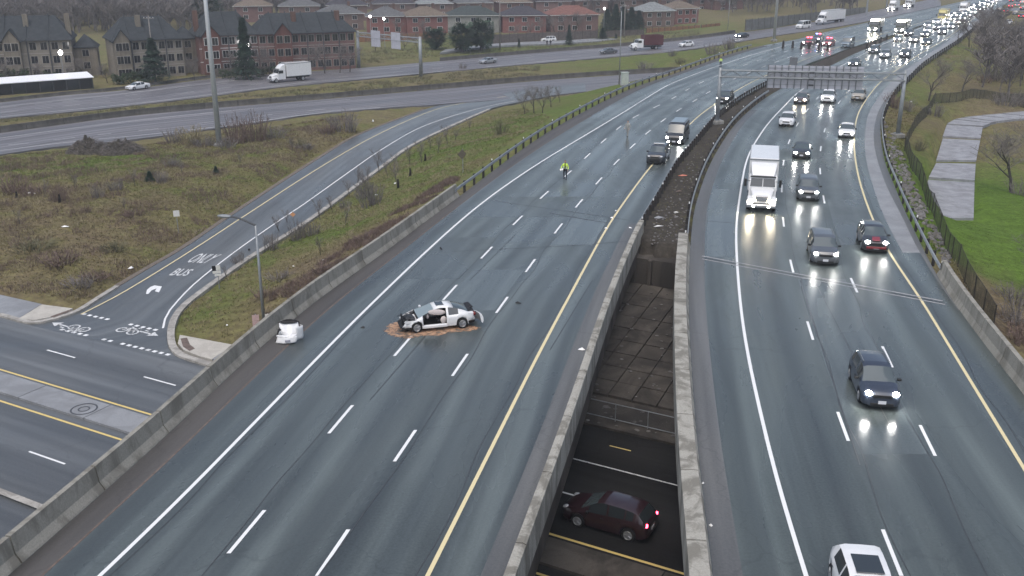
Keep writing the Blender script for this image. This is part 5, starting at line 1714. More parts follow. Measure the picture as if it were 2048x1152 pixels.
# ------------------------------------------------------------------ the car down in the underpass
x_, y_, _ = G(1186, 1052, ZLOW + .6)
M['tail_street'] = glow("lit_brake_light", (1.0, .05, .10), 14.0)
sc = make_car('cross', 'oxblood', (x_ + .9, y_ + 1.0, ZLOW), math.atan2(U_ART[1], U_ART[0]) + math.pi, "dark maroon car with red tail lights glimpsed in the underpass", head=None, tail='tail_street', name="car")

# ------------------------------------------------------------------ emergency vehicles and the jam
def emergency(kind, paint, px, py, label, cx, beacons=(), **kw):
    c = oncoming(kind, paint, (px, py), label, cx=cx, **kw)
    zt = max(z for _, z in SHAPES[kind]['top'])
    if beacons:
        put("light_bar", box_mesh('ebar', (.30, 1.2, .10), M['trim'], .02), c, (0, 0, zt + .04))
        for s, k in zip((1, -1), beacons):
            put("beacon", box_mesh('beac', (.26, .46, .16), M[k], .04), c, (0, s * .36, zt + .15))
    return c
emergency('suv', 'maroon', 1612, 93, "maroon fire chief car with red beacons, left of the three flashing ones", LE, ('red_beacon', 'red_beacon'), head='head_far', near=False, name="emergency_car")
emergency('suv', 'dark', 1630, 85, "dark police car with red and blue beacons between the two maroon cars", LE, ('red_beacon', 'blue_beacon'), head='head_far', near=False, name="emergency_car")
emergency('suv', 'red', 1652, 94, "red emergency car with beacons, right of the three flashing ones", L13, ('red_beacon', 'red_beacon'), head='head_far', near=False, name="emergency_car")
emergency('van', 'bluegrey', 1689, 96, "pale blue grey van standing alone behind the row of barrels", LY, (), head=None, near=False, name="van", cat="van")
for pix, lb in (((1744, 64), "dark green fire engine, left of the two on the closed lanes"), ((1797, 66), "dark green fire engine, right of the two on the closed lanes")):
    t_ = tangent(LD2, G(*pix)[1]); x_, y_, _ = G(*pix)
    ft = box_truck("fire_engine", (x_ + t_.x * 4, y_ + t_.y * 4, 0), math.atan2(-t_.y, -t_.x), lb, boxlen=5.0, boxh=3.3, col_cab='darkgreen', col_box='darkgreen', head='head_far', fairing=False, hoodlen=1.0, cat="fire engine")
    put("light_bar", box_mesh('febar', (.35, 1.9, .22), M['head_warm'], .04), ft, (2.2, 0, 2.85))

# traffic barrels closing the lanes
def barrel_mesh():
    mb = MB(); rings = []
    for z, r in ((0, .30), (.06, .30), (.07, .25), (.45, .22), (.46, .24), (.90, .19), (1.02, .17), (1.06, .10)):
        rings.append([(r * math.cos(2 * math.pi * k / 10), r * math.sin(2 * math.pi * k / 10), z) for k in range(10)])
    mb.loft(rings)
    return raw_mesh("traffic_barrel", mb.v, mb.f, M['wood_dark'], True, 50)
bm_ = barrel_mesh()
for i, (px, py) in enumerate(((1566, 95), (1585, 96), (1602, 98), (1618, 98), (1637, 99), (1655, 101))):
    o = bpy.data.objects.new("traffic_barrel", bm_); col.objects.link(o)
    o.location = G(px, py); o.scale = (1.15, 1.15, 1.45)
    tag(o, "dark traffic barrel, %s in the row across the closed lanes from the outer rail" % ("first", "second", "third", "fourth", "fifth", "sixth")[i], "barrel", "barrels across the closed lanes")
for i, (px, py) in enumerate(((1733, 97), (1748, 93), (1761, 85), (1773, 79))):
    o = bpy.data.objects.new("traffic_barrel", bm_); col.objects.link(o)
    o.location = G(px, py); o.scale = (1, 1, 1.2)
    tag(o, "dark traffic barrel on the median, %s beside the jammed cars" % ("nearest", "second", "third", "farthest")[i], "barrel", "barrels along the median")

# the jam coming towards the camera
jam = [(1725, 134, .1), (1742, 108, .12), (1764, 117, .42), (1806, 116, .78), (1740 + 53, 84, .1), (1822, 85, .40), (1843, 90, .80), (1812, 73, .12), (1826, 66, .36), (1852, 74, .55), (1872, 70, .86),
       (1848, 56, .2), (1866, 60, .55), (1888, 58, .82), (1862, 48, .12), (1880, 49, .48), (1898, 50, .85), (1872, 42, .1), (1890, 42, .45), (1908, 42, .85), (1884, 36, .1), (1902, 36, .45), (1920, 35, .85), (1896, 30, .1), (1913, 30, .45), (1930, 29, .85), (1908, 24, .1), (1925, 24, .48), (1941, 23, .85), (1919, 19, .1), (1935, 19, .48), (1951, 18, .85), (1930, 14, .1), (1946, 14, .45), (1961, 13, .85), (1942, 9, .1), (1957, 9, .5), (1971, 8, .85), (1953, 4, .1), (1968, 4, .5), (1982, 3, .85), (1962, 0, .1), (1977, 0, .5), (1990, 0, .85)]
pal = ['dark', 'white', 'grey', 'black', 'silver', 'navy', 'beige', 'grey', 'white', 'silver']
kin = ['sedan', 'suv', 'sedan', 'hatch', 'cross', 'suv']
named = {0: "dark sedan with glaring headlights next to the median, first of the jam beyond the gantry", 1: "sedan with glaring headlights close to the median barrels beyond the gantry", 2: "car with glaring headlights in the middle lane just beyond the gantry", 3: "dark car with glaring headlights nearest the outer guard rail beyond the gantry"}
PNAME = dict(dark='dark', white='white', grey='grey', black='black', silver='silver', navy='navy', beige='beige', maroon='maroon', red='red')
KNAME = dict(sedan='sedan', suv='sport utility car', hatch='hatchback', cross='crossover', van='van')
LNAME = ("median lane", "middle lane", "outer lane")
ORD = ("first second third fourth fifth sixth seventh eighth ninth tenth eleventh twelfth thirteenth fourteenth fifteenth sixteenth seventeenth eighteenth nineteenth twentieth twenty-first twenty-second twenty-third twenty-fourth twenty-fifth twenty-sixth twenty-seventh").split()
rank = {}
for q_ in range(3):
    ids = sorted([i for i, t in enumerate(jam) if (0 if t[2] < .3 else 1 if t[2] < .7 else 2) == q_], key=lambda i: -jam[i][1])
    for r_, i in enumerate(ids): rank[i] = r_
RF = [lane(RE, RY, f) for f in (.16, .5, .83)]
for i, (px, py, f) in enumerate(jam):
    cx = RF[0] if f < .3 else RF[1] if f < .7 else RF[2]
    x_, y_, _ = G(px, py)
    k = kin[(i * 5 + i // 3) % 6]; pc = pal[(i * 7 + i // 4) % 10] if i not in (0, 3) else 'dark'
    Lc = SHAPES[k]['L']
    t_ = tangent(cx, y_)
    xl = fx(cx, y_) * .75 + x_ * .25
    make_car(k, pc, (xl + t_.x * Lc / 2, y_ + t_.y * Lc / 2, 0), math.atan2(-t_.y, -t_.x), named.get(i, "%s %s with headlights lit, %s back in the jam's %s" % (PNAME[pc], KNAME[k], ORD[rank[i]], LNAME[0 if f < .3 else 1 if f < .7 else 2])), group="cars in the distant jam" , head='head_far' if i % 9 else 'head_warm', near=False, name="car")
for pix, lb, cb in (((1806, 45), "pale yellow truck sticking out of the jam", 'yellow'), ((1893, 28), "white truck in the jam near the horizon", 'white')):
    x_, y_, _ = G(*pix); t_ = tangent(RF[0], y_)
    box_truck("box_truck", (fx(RF[0], y_) + t_.x * 4, y_ + t_.y * 4, 0), math.atan2(-t_.y, -t_.x), lb, boxlen=6.0, boxh=3.7, col_cab=cb, col_box=cb, head='head_far')

# the road with red tail lights at the upper edge
tl_l = [(1960, 62), (1978, 40), (1990, 22), (2003, 5), (2012, -8), (2022, -22)]
tl_r = [(2210, 120), (2190, 80), (2170, 50), (2150, 22), (2140, 4), (2135, -14)]
tail_road, TLL, TLR = pix_ribbon("side_road", tl_l, tl_r, [-.9, -.8, -.6, -.5, -.4, -.4], M['old_asphalt'], "grey road full of red tail lights at the upper corner")
tl = [(1999, 37, 'black', 0), (1998, 24, 'dark', 0), (2018, 49, 'white', 0), (2012, 26, 'maroon', 1), (2021, 16, 'red', 1), (2030, 30, 'grey', 0), (2042, 36, 'maroon', 1), (2045, 20, 'dark', 1), (2022, 4, 'dark', 1), (2036, 3, 'dark', 0), (2000, 4, 'white', 0), (2044, 8, 'silver', 1), (2034, 13, 'silver', 1)]
for i, (px, py, pc, lit) in enumerate(tl):
    x_, y_, _ = G(px, py, -.6)
    make_car(kin[i % 6], pc, (x_, y_, -.6), math.radians(62), ("white car nearest on the tail light road in the upper corner" if i == 2 else "black car on the tail light road, close behind the bare trees" if i == 0 else "%s %s %s on tail light road, %s" % (PNAME[pc], KNAME[kin[i % 6]], "with lit tails" if lit else "with dark tails", "nearest end|second from near end|third from near end|fourth from near end|fifth from near end|sixth from near end|seventh from near end|eighth from near end|ninth from near end|tenth from near end|third from far end|second from far end|far end".split("|")[[t[1] for t in sorted(tl, key=lambda t: -t[1])].index(py)])), group=None if i in (0, 2) else "cars on the road at the upper corner", head=None, tail='tail' if lit else None, near=False, name="car")

# ------------------------------------------------------------------ sign gantry over the oncoming lanes
M['conc_base'] = concrete("footing_concrete", (.30, .30, .28), (.18, .175, .16), 2.0)
M['steel_mid'] = flat("weathered_steel", (.16, .18, .19), .5, .5, .3, .2, 2.0)
def gantry():
    a = Vector(G(1434, 246)); b = Vector(T(1795, 273, -1))
    e = empty("sign_gantry", a, 0, "steel sign gantry over the oncoming lanes, seen from behind", "sign gantry")
    A, B = Vector((0, 0, 0)), b - a
    H = 6.75
    for p, lo in ((A, 0), (B, B.z)):
        MB().tube((p.x, p.y, lo), (p.x, p.y, H + (.1 if p is A else .2)), .27, .21, 12).obj("post", M['steel'], e, smooth=True)
        MB().box((p.x, p.y, lo + .12), (1.3, 1.3, .5), .3, .06).obj("footing", M['conc_base'], e)
        MB().box((p.x, p.y, lo + .42), (.8, .8, .08), .3, .01).obj("base_plate", M['steel'], e)
    d = Vector((B.x, B.y, 0)); L = d.length; d.normalize(); n = Vector((-d.y, d.x, 0))
    zs = (6.55, 5.75)
    for z in zs:
        for s in (-.35, .35):
            p = n * s + Vector((0, 0, z)); q = p + d * L
            MB().tube(p, q, .085, .085, 6).obj("truss_chord", M['steel_mid'], e)
    N = 16
    for k in range(N):
        p0, p1 = d * (L * k / N), d * (L * (k + 1) / N)
        for s in (-.35, .35):
            z0, z1 = (zs if k % 2 else zs[::-1])
            MB().tube(p0 + n * s + Vector((0, 0, z0)), p1 + n * s + Vector((0, 0, z1)), .035, .035, 5).obj("truss_brace", M['steel_mid'], e)
    # the sign boards: a row of upright sheets with stiffening ribs at their backs
    f0, f1 = .265, .785
    off = n * .62
    K = 14
    yaw = math.atan2(d.y, d.x)
    for k in range(K):
        t0, t1 = f0 + (f1 - f0) * k / K, f0 + (f1 - f0) * (k + 1) / K
        c = d * (L * (t0 + t1) / 2) + off
        w = L * (t1 - t0)
        zt, zb = 7.2, 4.45
        MB().box((c.x, c.y, (zt + zb) / 2), (w - .02, .05, zt - zb), yaw, .005).obj("sign_sheet", M['sign_back'], e)
        r = d * (L * t0) + off - n * .10
        MB().box((r.x, r.y, (zt + zb) / 2), (.10, .16, zt - zb + .16), yaw, .01).obj("stiffener", M['steel_mid'], e)
    for z in (4.9, 5.6, 6.4, 6.9):
        c = d * (L * (f0 + f1) / 2) + off - n * .045
        MB().box((c.x, c.y, z), (L * (f1 - f0), .04, .05), yaw).obj("cross_rail", M['steel'], e)
    c = d * (L * .40) + off * 1.2
    MB().box((c.x, c.y, 7.72), (.95, .14, .95), yaw, .02).obj("control_box", M['sign_dark'], e)
    for z in (5.0, 5.7, 6.5):
        c = d * (L * .50) - n * .45
        MB().box((c.x, c.y, z), (.6, .22, .22), yaw, .02).obj("junction_box", M['steel_dark'], e)
M['sign_dark'] = flat("dark_sign_back", (.14, .15, .165), .6, .3, 0, .1)
gantry()

def small_gantry():
    # two post gantry over the far carriageway
    a = Vector(G(718, 135, -5)); b = Vector(G(842, 152, -5))
    e = empty("sign_gantry", a, 0, "grey gantry with two sign boards over the far carriageway", "sign gantry")
    B = b - a; L = B.length; d = B.normalized(); n = Vector((-d.y, d.x, 0)); yaw = math.atan2(d.y, d.x)
    H = 8.2
    for p in (Vector((0, 0, 0)), B):
        MB().tube((p.x, p.y, -.3), (p.x, p.y, H), .42, .34, 10).obj("post", M['steel'], e, smooth=True)
    for z in (7.9, 7.0):
        for s in (-.3, .3):
            MB().tube(n * s + Vector((0, 0, z)), n * s + B + Vector((0, 0, z)), .09, .09, 6).obj("truss_chord", M['steel'], e)
    for k in range(12):
        for s in (-.3, .3):
            z0, z1 = (7.9, 7.0) if k % 2 else (7.0, 7.9)
            MB().tube(d * (L * k / 12) + n * s + Vector((0, 0, z0)), d * (L * (k + 1) / 12) + n * s + Vector((0, 0, z1)), .04, .04, 5).obj("truss_brace", M['steel'], e)
    for t, w in ((.34, 3.3), (.66, 3.3)):
        c = d * (L * t) - n * .55
        for q in range(4):
            p = c + d * (w * (q - 1.5) / 4)
            MB().box((p.x, p.y, 6.95), (w / 4 - .02, .06, 3.5), yaw, .005).obj("sign_sheet", M['sign_back'], e)
        c2 = c - n * .06
        MB().box((c2.x, c2.y, 6.95), (w, .05, .08), yaw).obj("cross_rail", M['steel'], e)
small_gantry()
def far_gantry():
    a = Vector(G(1732, 33, -1)); b = Vector(G(1772, 20, -1))
    e = empty("sign_gantry", a, 0, "distant cantilever sign frame beyond the semi truck", "sign gantry")
    H = 7
    MB().tube((0, 0, 0), (0, 0, 9), .35, .25, 8).obj("post", M['steel'], e)
    B = b - a
    MB().tube((B.x, B.y, 0), (B.x, B.y, 6.5), .35, .25, 8).obj("post", M['steel'], e)
    MB().box((B.x, B.y, 5.6), (12, .2, .9), 0, .02).obj("sign_sheet", M['sign_back'], e)
far_gantry()

# ------------------------------------------------------------------ lamp posts and poles
def mast(name, base, h, r0, r1, label, m='steel', head=True):
    e = empty(name, base, 0, label, "light pole")
    MB().tube((0, 0, -.4), (0, 0, h), r0, r1, 14).obj("mast", M[m], e, smooth=True)
    MB().box((0, 0, .05), (r0 * 3.2, r0 * 3.2, .5), .2, .05).obj("footing", M['conc_base'], e)
    if head:
        mb = MB()
        for k in range(12):
            a0, a1 = 2 * math.pi * k / 12, 2 * math.pi * (k + 1) / 12
            mb.tube((1.1 * math.cos(a0), 1.1 * math.sin(a0), h - .3), (1.1 * math.cos(a1), 1.1 * math.sin(a1), h - .3), .06, .06, 4)
        mb.obj("lamp_ring", M[m], e)
        for k in range(6):
            a = math.pi * k / 3
            MB().box((1.3 * math.cos(a), 1.3 * math.sin(a), h - .45), (.5, .35, .25), a, .05).obj("floodlight", M['steel_dark'], e)
    return e
mast("high_mast_light", T(439, 291), 30, .40, .17, "tall grey high mast light pole standing in the left field", 'mast')
mast("high_mast_light", G(1548, 81, -.4), 30, .38, .17, "tall high mast light pole beside the far curve of the closed carriageway", 'mast')
def street_lamp(base, h, arm, az, label, lit=False, name="street_lamp", r=.10, wood=False):
    e = empty(name, base, 0, label, "street lamp")
    MB().tube((0, 0, -.3), (0, 0, h), r, r * .6, 8).obj("pole", M['wood_pole' if wood else 'steel'], e, smooth=True)
    d = Vector((math.cos(az), math.sin(az), 0))
    mb = MB(); prev = Vector((0, 0, h))
    for k in range(1, 7):
        t = k / 6
        p = Vector((0, 0, h)) + d * (arm * t) + Vector((0, 0, .55 * math.sin(t * math.pi / 2)))
        mb.tube(prev, p, .075, .065, 6, False); prev = p
    mb.obj("arm", M['steel_dark'], e)
    mb = MB().ellipsoid((0, 0, 0), (.55, .22, .12), 12, 6)
    o = mb.obj("lamp_head", M['lamp_on'] if lit else M['steel'], e, smooth=True)
    o.location = prev + d * .3; o.rotation_euler = (0, 0, az)
    return e
M['wood_pole'] = flat("weathered_pole", (.20, .185, .17), .85, .2, 0, .25, 4)
M['lamp_on'] = glow("lit_street_lamp", (1.0, .98, .95), 14.0)
street_lamp(T(529, 655, -5), 7.6, 2.0, math.radians(168), "grey street lamp with curved arm rising behind the concrete barrier", r=.13)
street_lamp(G(1455, 66, -3.5), 9.5, 2.2, math.radians(180), "thin street lamp beyond the far carriageway near the orange fence")
street_lamp(G(1238, 174, -3.2), 13.5, 1.2, math.radians(90), "thin pole with a bracket beside the pale cabinet", r=.11)
for px, pb, pt, lb in ((1000, 97, 8, "bare wooden utility pole in front of the pale grey house"), (1248, 80, 14, "wooden utility pole at the edge of the dark conifers"), (1391, 62, 20, "yellow footed utility pole by the orange fence"), (310, 150, 40, "utility pole behind the conifer at the beige townhouses")):
    b = G(px, pb, -4.6)
    e = empty("utility_pole", b, 0, lb, "pole")
    s = (pb + 101) * _ct / (CH + 4.6)
    h = (pb - pt) / (s * _ct)
    MB().tube((0, 0, -.3), (0, 0, h), .17, .11, 8).obj("pole", M['wood_pole'], e, smooth=True)
    MB().box((0, 0, h - .7), (2.2, .1, .12), .2).obj("cross_arm", M['wood_pole'], e)
    for k in (-.9, -.3, .3, .9): MB().tube((k * math.cos(.2), k * math.sin(.2), h - .64), (k * math.cos(.2), k * math.sin(.2), h - .44), .05, .04, 6).obj("insulator", M['white'], e)
for px, pb, pt, lb in ((130, 168, 113, "lit globe lamp before the beige townhouses"), (500, 148, 98, "lit globe lamp before the tall conifer"), (743, 96, 40, "lit lamp behind the far sign gantry, left of two"), (770, 96, 44, "lit lamp behind the far sign gantry, right of two"), (1207, 78, 24, "lit lamp beside the dark conifers"), (92, 110, 51, "lit lamp on the beige townhouse roofline, higher of two"), (55, 110, 62, "lit lamp on the beige townhouse roofline, lower of two")):
    b = G(px, pb, -4.9)
    e = empty("globe_lamp", b, 0, lb, "street lamp")
    s = (pb + 101) * _ct / (CH + 4.9)
    h = (pb - pt) / (s * _ct)
    MB().tube((0, 0, -.3), (0, 0, h), .09, .06, 8).obj("pole", M['steel'], e)
    r = .42 if px in (130, 500) else .30
    MB().ellipsoid((0, 0, h + r * .8), (r, r, r * 1.15), 10, 8).obj("globe", M['lamp_on'], e, smooth=True)

# ------------------------------------------------------------------ small road signs
def road_sign(px, py, z0, top_py, plates, label, tilt=0.0, name="road_sign", post_m='steel'):
    b = T(px, py, z0)
    s = (py + 101) * _ct / (CH - b[2])
    h = (py - top_py) / (s * _ct)
    yaw = math.atan2(-b[0], b[1]) * -1.0 + tilt
    e = empty(name, b, -math.atan2(b[0], b[1]) + tilt, label, "sign")
    MB().tube((0, 0, -.2), (0, 0, h), .04, .04, 6).obj("post", M[post_m], e)
    for cx_, w, z1, hh, m, dia in plates:
        if dia:
            V = [(cx_, -.05, h - z1 - hh / 2), (cx_ + w / 2, -.05, h - z1), (cx_, -.05, h - z1 + hh / 2), (cx_ - w / 2, -.05, h - z1)]
            V += [(x, y + .03, z) for x, y, z in V]
            build("plate", V, [(0, 1, 2, 3), (7, 6, 5, 4), (0, 4, 5, 1), (1, 5, 6, 2), (2, 6, 7, 3), (3, 7, 4, 0)], M[m], e)
        else:
            MB().box((cx_, -.05, h - z1), (w, .03, hh), 0, .004).obj("plate", M[m], e)
    return e
M['sign_white'] = flat("white_sign", (.66, .66, .62), .5, .3, 0, .08, 6)
M['sign_brown'] = flat("brown_sign_back", (.13, .11, .085), .6, .3, 0, .15)
M['sign_orange'] = flat("faded_orange_sign", (.55, .28, .14), .6, .3, 0, .12)
M['sign_pink'] = flat("faded_red_sign", (.50, .36, .35), .6, .3, 0, .15, 9)
road_sign(357, 465, -5.2, 422, [(0, .58, .30, .60, 'sign_white', 0)], "single white sign on a post in the grass beside the ramp")
road_sign(439, 578, -5.9, 530, [(-.28, .30, .28, .44, 'black', 0), (.06, .34, .24, .42, 'sign_white', 0), (-.08, .66, .62, .24, 'sign_white', 0), (-.02, .5, .88, .16, 'sign_white', 0)], "cluster of black and white plates on a post at the ramp mouth")
road_sign(514, 668, -5.6, 628, [(0, .48, .26, .44, 'sign_pink', 0), (0, .48, .72, .40, 'sign_pink', 0)], "two faded red and white plates left of the street lamp")
road_sign(538, 660, -5.4, 627, [(0, .40, .20, .38, 'sign_white', 0)], "small white plate right of the street lamp behind the barrier")
road_sign(545, 658, -5.2, 634, [(.2, .55, .2, .3, 'black', 0)], "small dark plate beside the white one behind the barrier")
road_sign(926, 346, -2.4, 300, [(-.1, 1.05, .55, 1.05, 'sign_brown', 1)], "brown diamond shaped sign back above the guard rail", tilt=.5)
road_sign(588, 462, -5.3, 424, [(0, .55, .30, .50, 'sign_orange', 1)], "small faded orange sign beside the ramp kerb")
road_sign(499, 508, -5.6, 498, [(0, .2, .1, .3, 'black', 0)], "low black marker on the ramp kerb")
cb = T(1249, 171, -3)
e = empty("roadside_cabinet", cb, .2, "pale green roadside cabinet behind the far guard rail", "cabinet")
M['cab_pale'] = flat("pale_cabinet_paint", (.42, .46, .42), .5, .3, 0, .1)
MB().box((0, 0, 1.1), (1.1, .8, 2.0), 0, .04).obj("case", M['cab_pale'], e); MB().box((0, 0, 2.14), (1.25, .95, .08), 0, .02).obj("lid", M['cab_pale'], e)
MB().box((0, -.41, 1.1), (.9, .02, 1.7), 0, .004).obj("door", M['cab_pale'], e); MB().box((0, 0, .05), (1.3, 1.0, .2), 0, .02).obj("plinth", M['conc_base'], e)

# ------------------------------------------------------------------ path slabs on the lawn
path = empty("path", T(1910, 330, -3.5), 0, "pale concrete path of wide slabs curving over the lawn", kind='structure')
PL = Vector(path.location)
for poly in ([(1856, 358), (1950, 364), (1948, 437), (1888, 437), (1851, 378)], [(1872, 325), (1952, 327), (1950, 361), (1857, 354)], [(1885, 276), (1961, 280), (1953, 321), (1872, 320)], [(1893, 249), (1966, 254), (1962, 276), (1885, 272)], [(1908, 239), (1981, 246), (1967, 252), (1894, 247)], [(1925, 235), (1994, 243), (1982, 245), (1910, 238)], [(1958, 231), (2030, 238), (1996, 242), (1928, 234)], [(2000, 227), (2080, 235), (2034, 238), (1962, 230)], [(2050, 222), (2140, 232), (2084, 235), (2004, 226)]):
    V = []
    cc = np.mean(np.array(poly), 0)
    for a, b in poly:
        a, b = cc[0] + (a - cc[0]) * .985, cc[1] + (b - cc[1]) * .97
        x, y, z = G(a, b, PATH_Z)
        V.append((x - PL.x, y - PL.y, z - PL.z))
    n = len(V)
    W = V + [(x, y, z - .4) for x, y, z in V]
    build("slab", W, [tuple(range(n))[::-1]] + [(i, (i + 1) % n, (i + 1) % n + n, i + n) for i in range(n)], M['slabs'], path)
# wire fence between the freeway and the lawn
def wire_mat():
    m, nt, b = new_mat("mossy_wire_mesh")
    b.inputs["Base Color"].default_value = (.075, .075, .045, 1)
    b.inputs["Roughness"].default_value = .8
    f = noise_node(nt, 3.0, 5, .7, world_pos(nt, (1, 1, .3)))
    nt.links.new(maprange(nt, f, .3, .7, .22, .62), b.inputs["Alpha"])
    return m
M['wire'] = wire_mat()
def wire_fence(pix, h, label, zg=-3.0, step=2.6, name="wire_fence"):
    P = resample([T(a, b, zg) for a, b in pix], step=step)
    e = empty(name, P[0], 0, label, "fence")
    B = P[0]
    for i, p in enumerate(P):
        z = TZ(p[0], p[1])
        q = np.array([p[0], p[1], z]) - B
        lean = np.array([R.uniform(-.05, .05), R.uniform(-.05, .05), 0])
        MB().tube(q - [0, 0, .2], q + lean + [0, 0, h], .045, .04, 6).obj("post", M['wood_dark'], e)
        if i:
            a, b = prev, q
            V = [a + [0, 0, .05], b + [0, 0, .05], b + [0, 0, h - .05], a + [0, 0, h - .05]]
            V2 = [v + [.012, .012, 0] for v in V]
            build("mesh_panel", V + V2, [(0, 1, 2, 3), (7, 6, 5, 4)], M['wire'], e)
            MB().tube(a + [0, 0, h - .04], b + [0, 0, h - .04], .022, .022, 5).obj("top_rail", M['wood_dark'], e)
        prev = q
    return e
wire_fence([(1868, 208), (1851, 236), (1822, 273), (1808, 298), (1826, 345), (1850, 398), (1868, 440), (1885, 480), (1905, 520), (1927, 562), (1948, 600), (1985, 660)], 1.75, "mossy wire fence between the stony bank and the lawn")
wire_fence([(1868, 208), (1920, 204), (1965, 198), (2010, 206), (2060, 205)], 1.6, "wire fence crossing the rough grass above the path", zg=-3.2)

# ------------------------------------------------------------------ stones on the bank
def stone_mesh(seed):
    rr = random.Random(seed)
    mb = MB().ellipsoid((0, 0, 0), (1, .8, .6), 7, 5)
    V = [(x * rr.uniform(.7, 1.15), y * rr.uniform(.7, 1.15), z * rr.uniform(.7, 1.15)) for x, y, z in mb.v]
    return np.array(V), mb.f
def scatter_stones(name, poly_pix, n, smin, smax, m, label, zg=-1.5, seed=1):
    rr = random.Random(seed)
    xs = [p[0] for p in poly_pix]; ys = [p[1] for p in poly_pix]
    V, F = [], []
    sts = [stone_mesh(k) for k in range(6)]
    c = 0
    while c < n:
        a, b = rr.uniform(min(xs), max(xs)), rr.uniform(min(ys), max(ys))
        if not in_poly(np.array([a]), np.array([b]), poly_pix)[0]: continue
        x, y, z = T(a, b, zg)
        v, f = sts[rr.randrange(6)]
        s = rr.uniform(smin, smax) ** 1.0
        t = rr.uniform(0, 6.28); ca, sa = math.cos(t), math.sin(t)
        q = np.c_[(v[:, 0] * ca - v[:, 1] * sa) * s + x, (v[:, 0] * sa + v[:, 1] * ca) * s + y, v[:, 2] * s + z + s * .12]
        k = len(V)
        V += q.tolist(); F += [[k + i for i in ff] for ff in f]
        c += 1
    o = build(name, V, F, m)
    return tag(o, label, "stones", kind='stuff')
M['stone'] = concrete("grey_stone", (.19, .185, .18), (.07, .065, .06), 1.5, thr=(.40, .6))
scatter_stones("bank_stones", [(1766, 240), (1800, 300), (1820, 350), (1862, 440), (1905, 525), (1890, 528), (1848, 455), (1800, 370), (1776, 310), (1766, 280)], 420, .08, .34, M['stone'], "grey stones strewn over the bank below the guard rail", -1.2, 3)
scatter_stones("median_stones", [(1300, 470), (1310, 430), (1345, 370), (1385, 310), (1410, 310), (1380, 400), (1362, 480), (1300, 490)], 160, .03, .13, M['stone'], "loose stones in the median soil", -.1, 5)
def rubble(name, n, label, seed):
    rr = random.Random(seed); V, F = [], []
    sts = [stone_mesh(k + 20) for k in range(6)]
    for _ in range(n):
        nn_ = 52.2 + 14 * rr.random() ** 1.6; u = rr.uniform(-31, -14)
        z = -5.75 + (nn_ - 52.0) * (2.75 / 14.4)
        if rr.random() < .25: nn_ = rr.uniform(48.6, 52); z = ZLOW + .16
        v, f = sts[rr.randrange(6)]; s = rr.uniform(.03, .16) * (2.2 if rr.random() < .06 else 1)
        x, y, _ = UN(u, nn_)
        k = len(V); V += [(a * s + x, b * s + y, c * s * .6 + z + .03) for a, b, c in v]; F += [[k + i for i in q] for q in f]
    tag(build(name, V, F, M['stone']), label, "rubble", kind='stuff')
rubble("rubble", 260, "broken stones and dirt lying on the slope under the bridge gap", 4)
# white litter
for px, py, d_, lb in ((64, 388, (1.5, .35, .2), "long white scrap of litter in the brown field grass"), (130, 455, (.9, .3, .15), "white scrap of litter lower in the field grass"), (367, 220, (1.1, .6, .25), "white litter on the strip between the two far roads"), (262, 538, (.7, .4, .2), "white litter by the ramp edge with brown brush"), (169, 309, (.5, .4, .4), "white lump beside the dark brush mounds"), (646, 522, (.22, .2, .1), "white cup on the bank below the barrier, upper"), (587, 534, (.25, .2, .1), "white cup on the bank near the lamp arm, lower"), (454, 652, (.2, .2, .1), "white cup beside the lamp, near the pavement corner"), (790, 368, (.9, .3, .12), "pale board by the little stump in the wedge of grass"), (752, 391, (.5, .3, .1), "pale scrap under the bare tree in the wedge of grass"), (1822, 205, (.3, .3, .2), "white litter by the far lawn fence"), (746, 244, (.4, .4, .4), "white lump on the ramp's far verge")):
    x, y, z = T(px, py)
    o = debris("litter", px, py, d_, M['refl'], lb, z=0)
    o.location = (x, y, z + .06); o["category"] = "litter"
M['stump'] = flat("charred_stump", (.018, .016, .014), .9, .1, 0, .3)
for px, py, h, lb in ((119, 405, .9, "black stump left in the brown field"), (33, 396, .7, "black stump at the left edge of the field"), (796, 376, 1.0, "black stump beside the pale board in the wedge"), (820, 352, .9, "slim black stump higher in the wedge of grass"), (850, 322, .9, "slim black stump under a bare sapling by the ramp")):
    x, y, z = T(px, py)
    mb = MB().tube((0, 0, -.2), (.06, .02, h * .6), .16, .12, 7).tube((.06, .02, h * .6), (.02, .08, h), .12, .08, 7)
    o = mb.obj("tree_stump", M['stump']); o.location = (x, y, z)
    tag(o, lb, "stump")

# ------------------------------------------------------------------ people
def skin_body(name, J, E_, m, parent, sub=2, root=0):
    me = bpy.data.meshes.new(name)
    names = list(J)
    me.from_pydata([J[k][0] for k in names], [(names.index(a), names.index(b)) for a, b in E_], [])
    me.materials.append(m)
    o = bpy.data.objects.new(name, me); col.objects.link(o); o.parent = parent
    md = o.modifiers.new("skin", 'SKIN'); md.use_smooth_shade = True
    for i, k in enumerate(names):
        r = J[k][1]
        me.skin_vertices[0].data[i].radius = (r, r) if not isinstance(r, tuple) else r
        me.skin_vertices[0].data[i].use_root = (i == root)
    s = o.modifiers.new("sub", 'SUBSURF'); s.levels = sub; s.render_levels = sub
    return o
M['skin'] = flat("skin", (.42, .27, .20), .6, .3, 0, .05)
M['hair'] = flat("dark_hair", (.02, .017, .015), .7, .2, 0, .2)
M['hivis'] = flat("high_visibility_yellow", (.62, .85, .12), .6, .2, 0, .05)
M['navy_cloth'] = flat("dark_navy_cloth", (.018, .020, .028), .85, .2, 0, .2)
M['boot'] = flat("black_boot", (.01, .01, .01), .6, .3, 0, .1)
M['beige_cloth'] = flat("grey_beige_cloth", (.30, .30, .28), .85, .2, 0, .1)
M['silver_tape'] = flat("silver_tape", (.62, .63, .62), .3, .5, 0, 0)
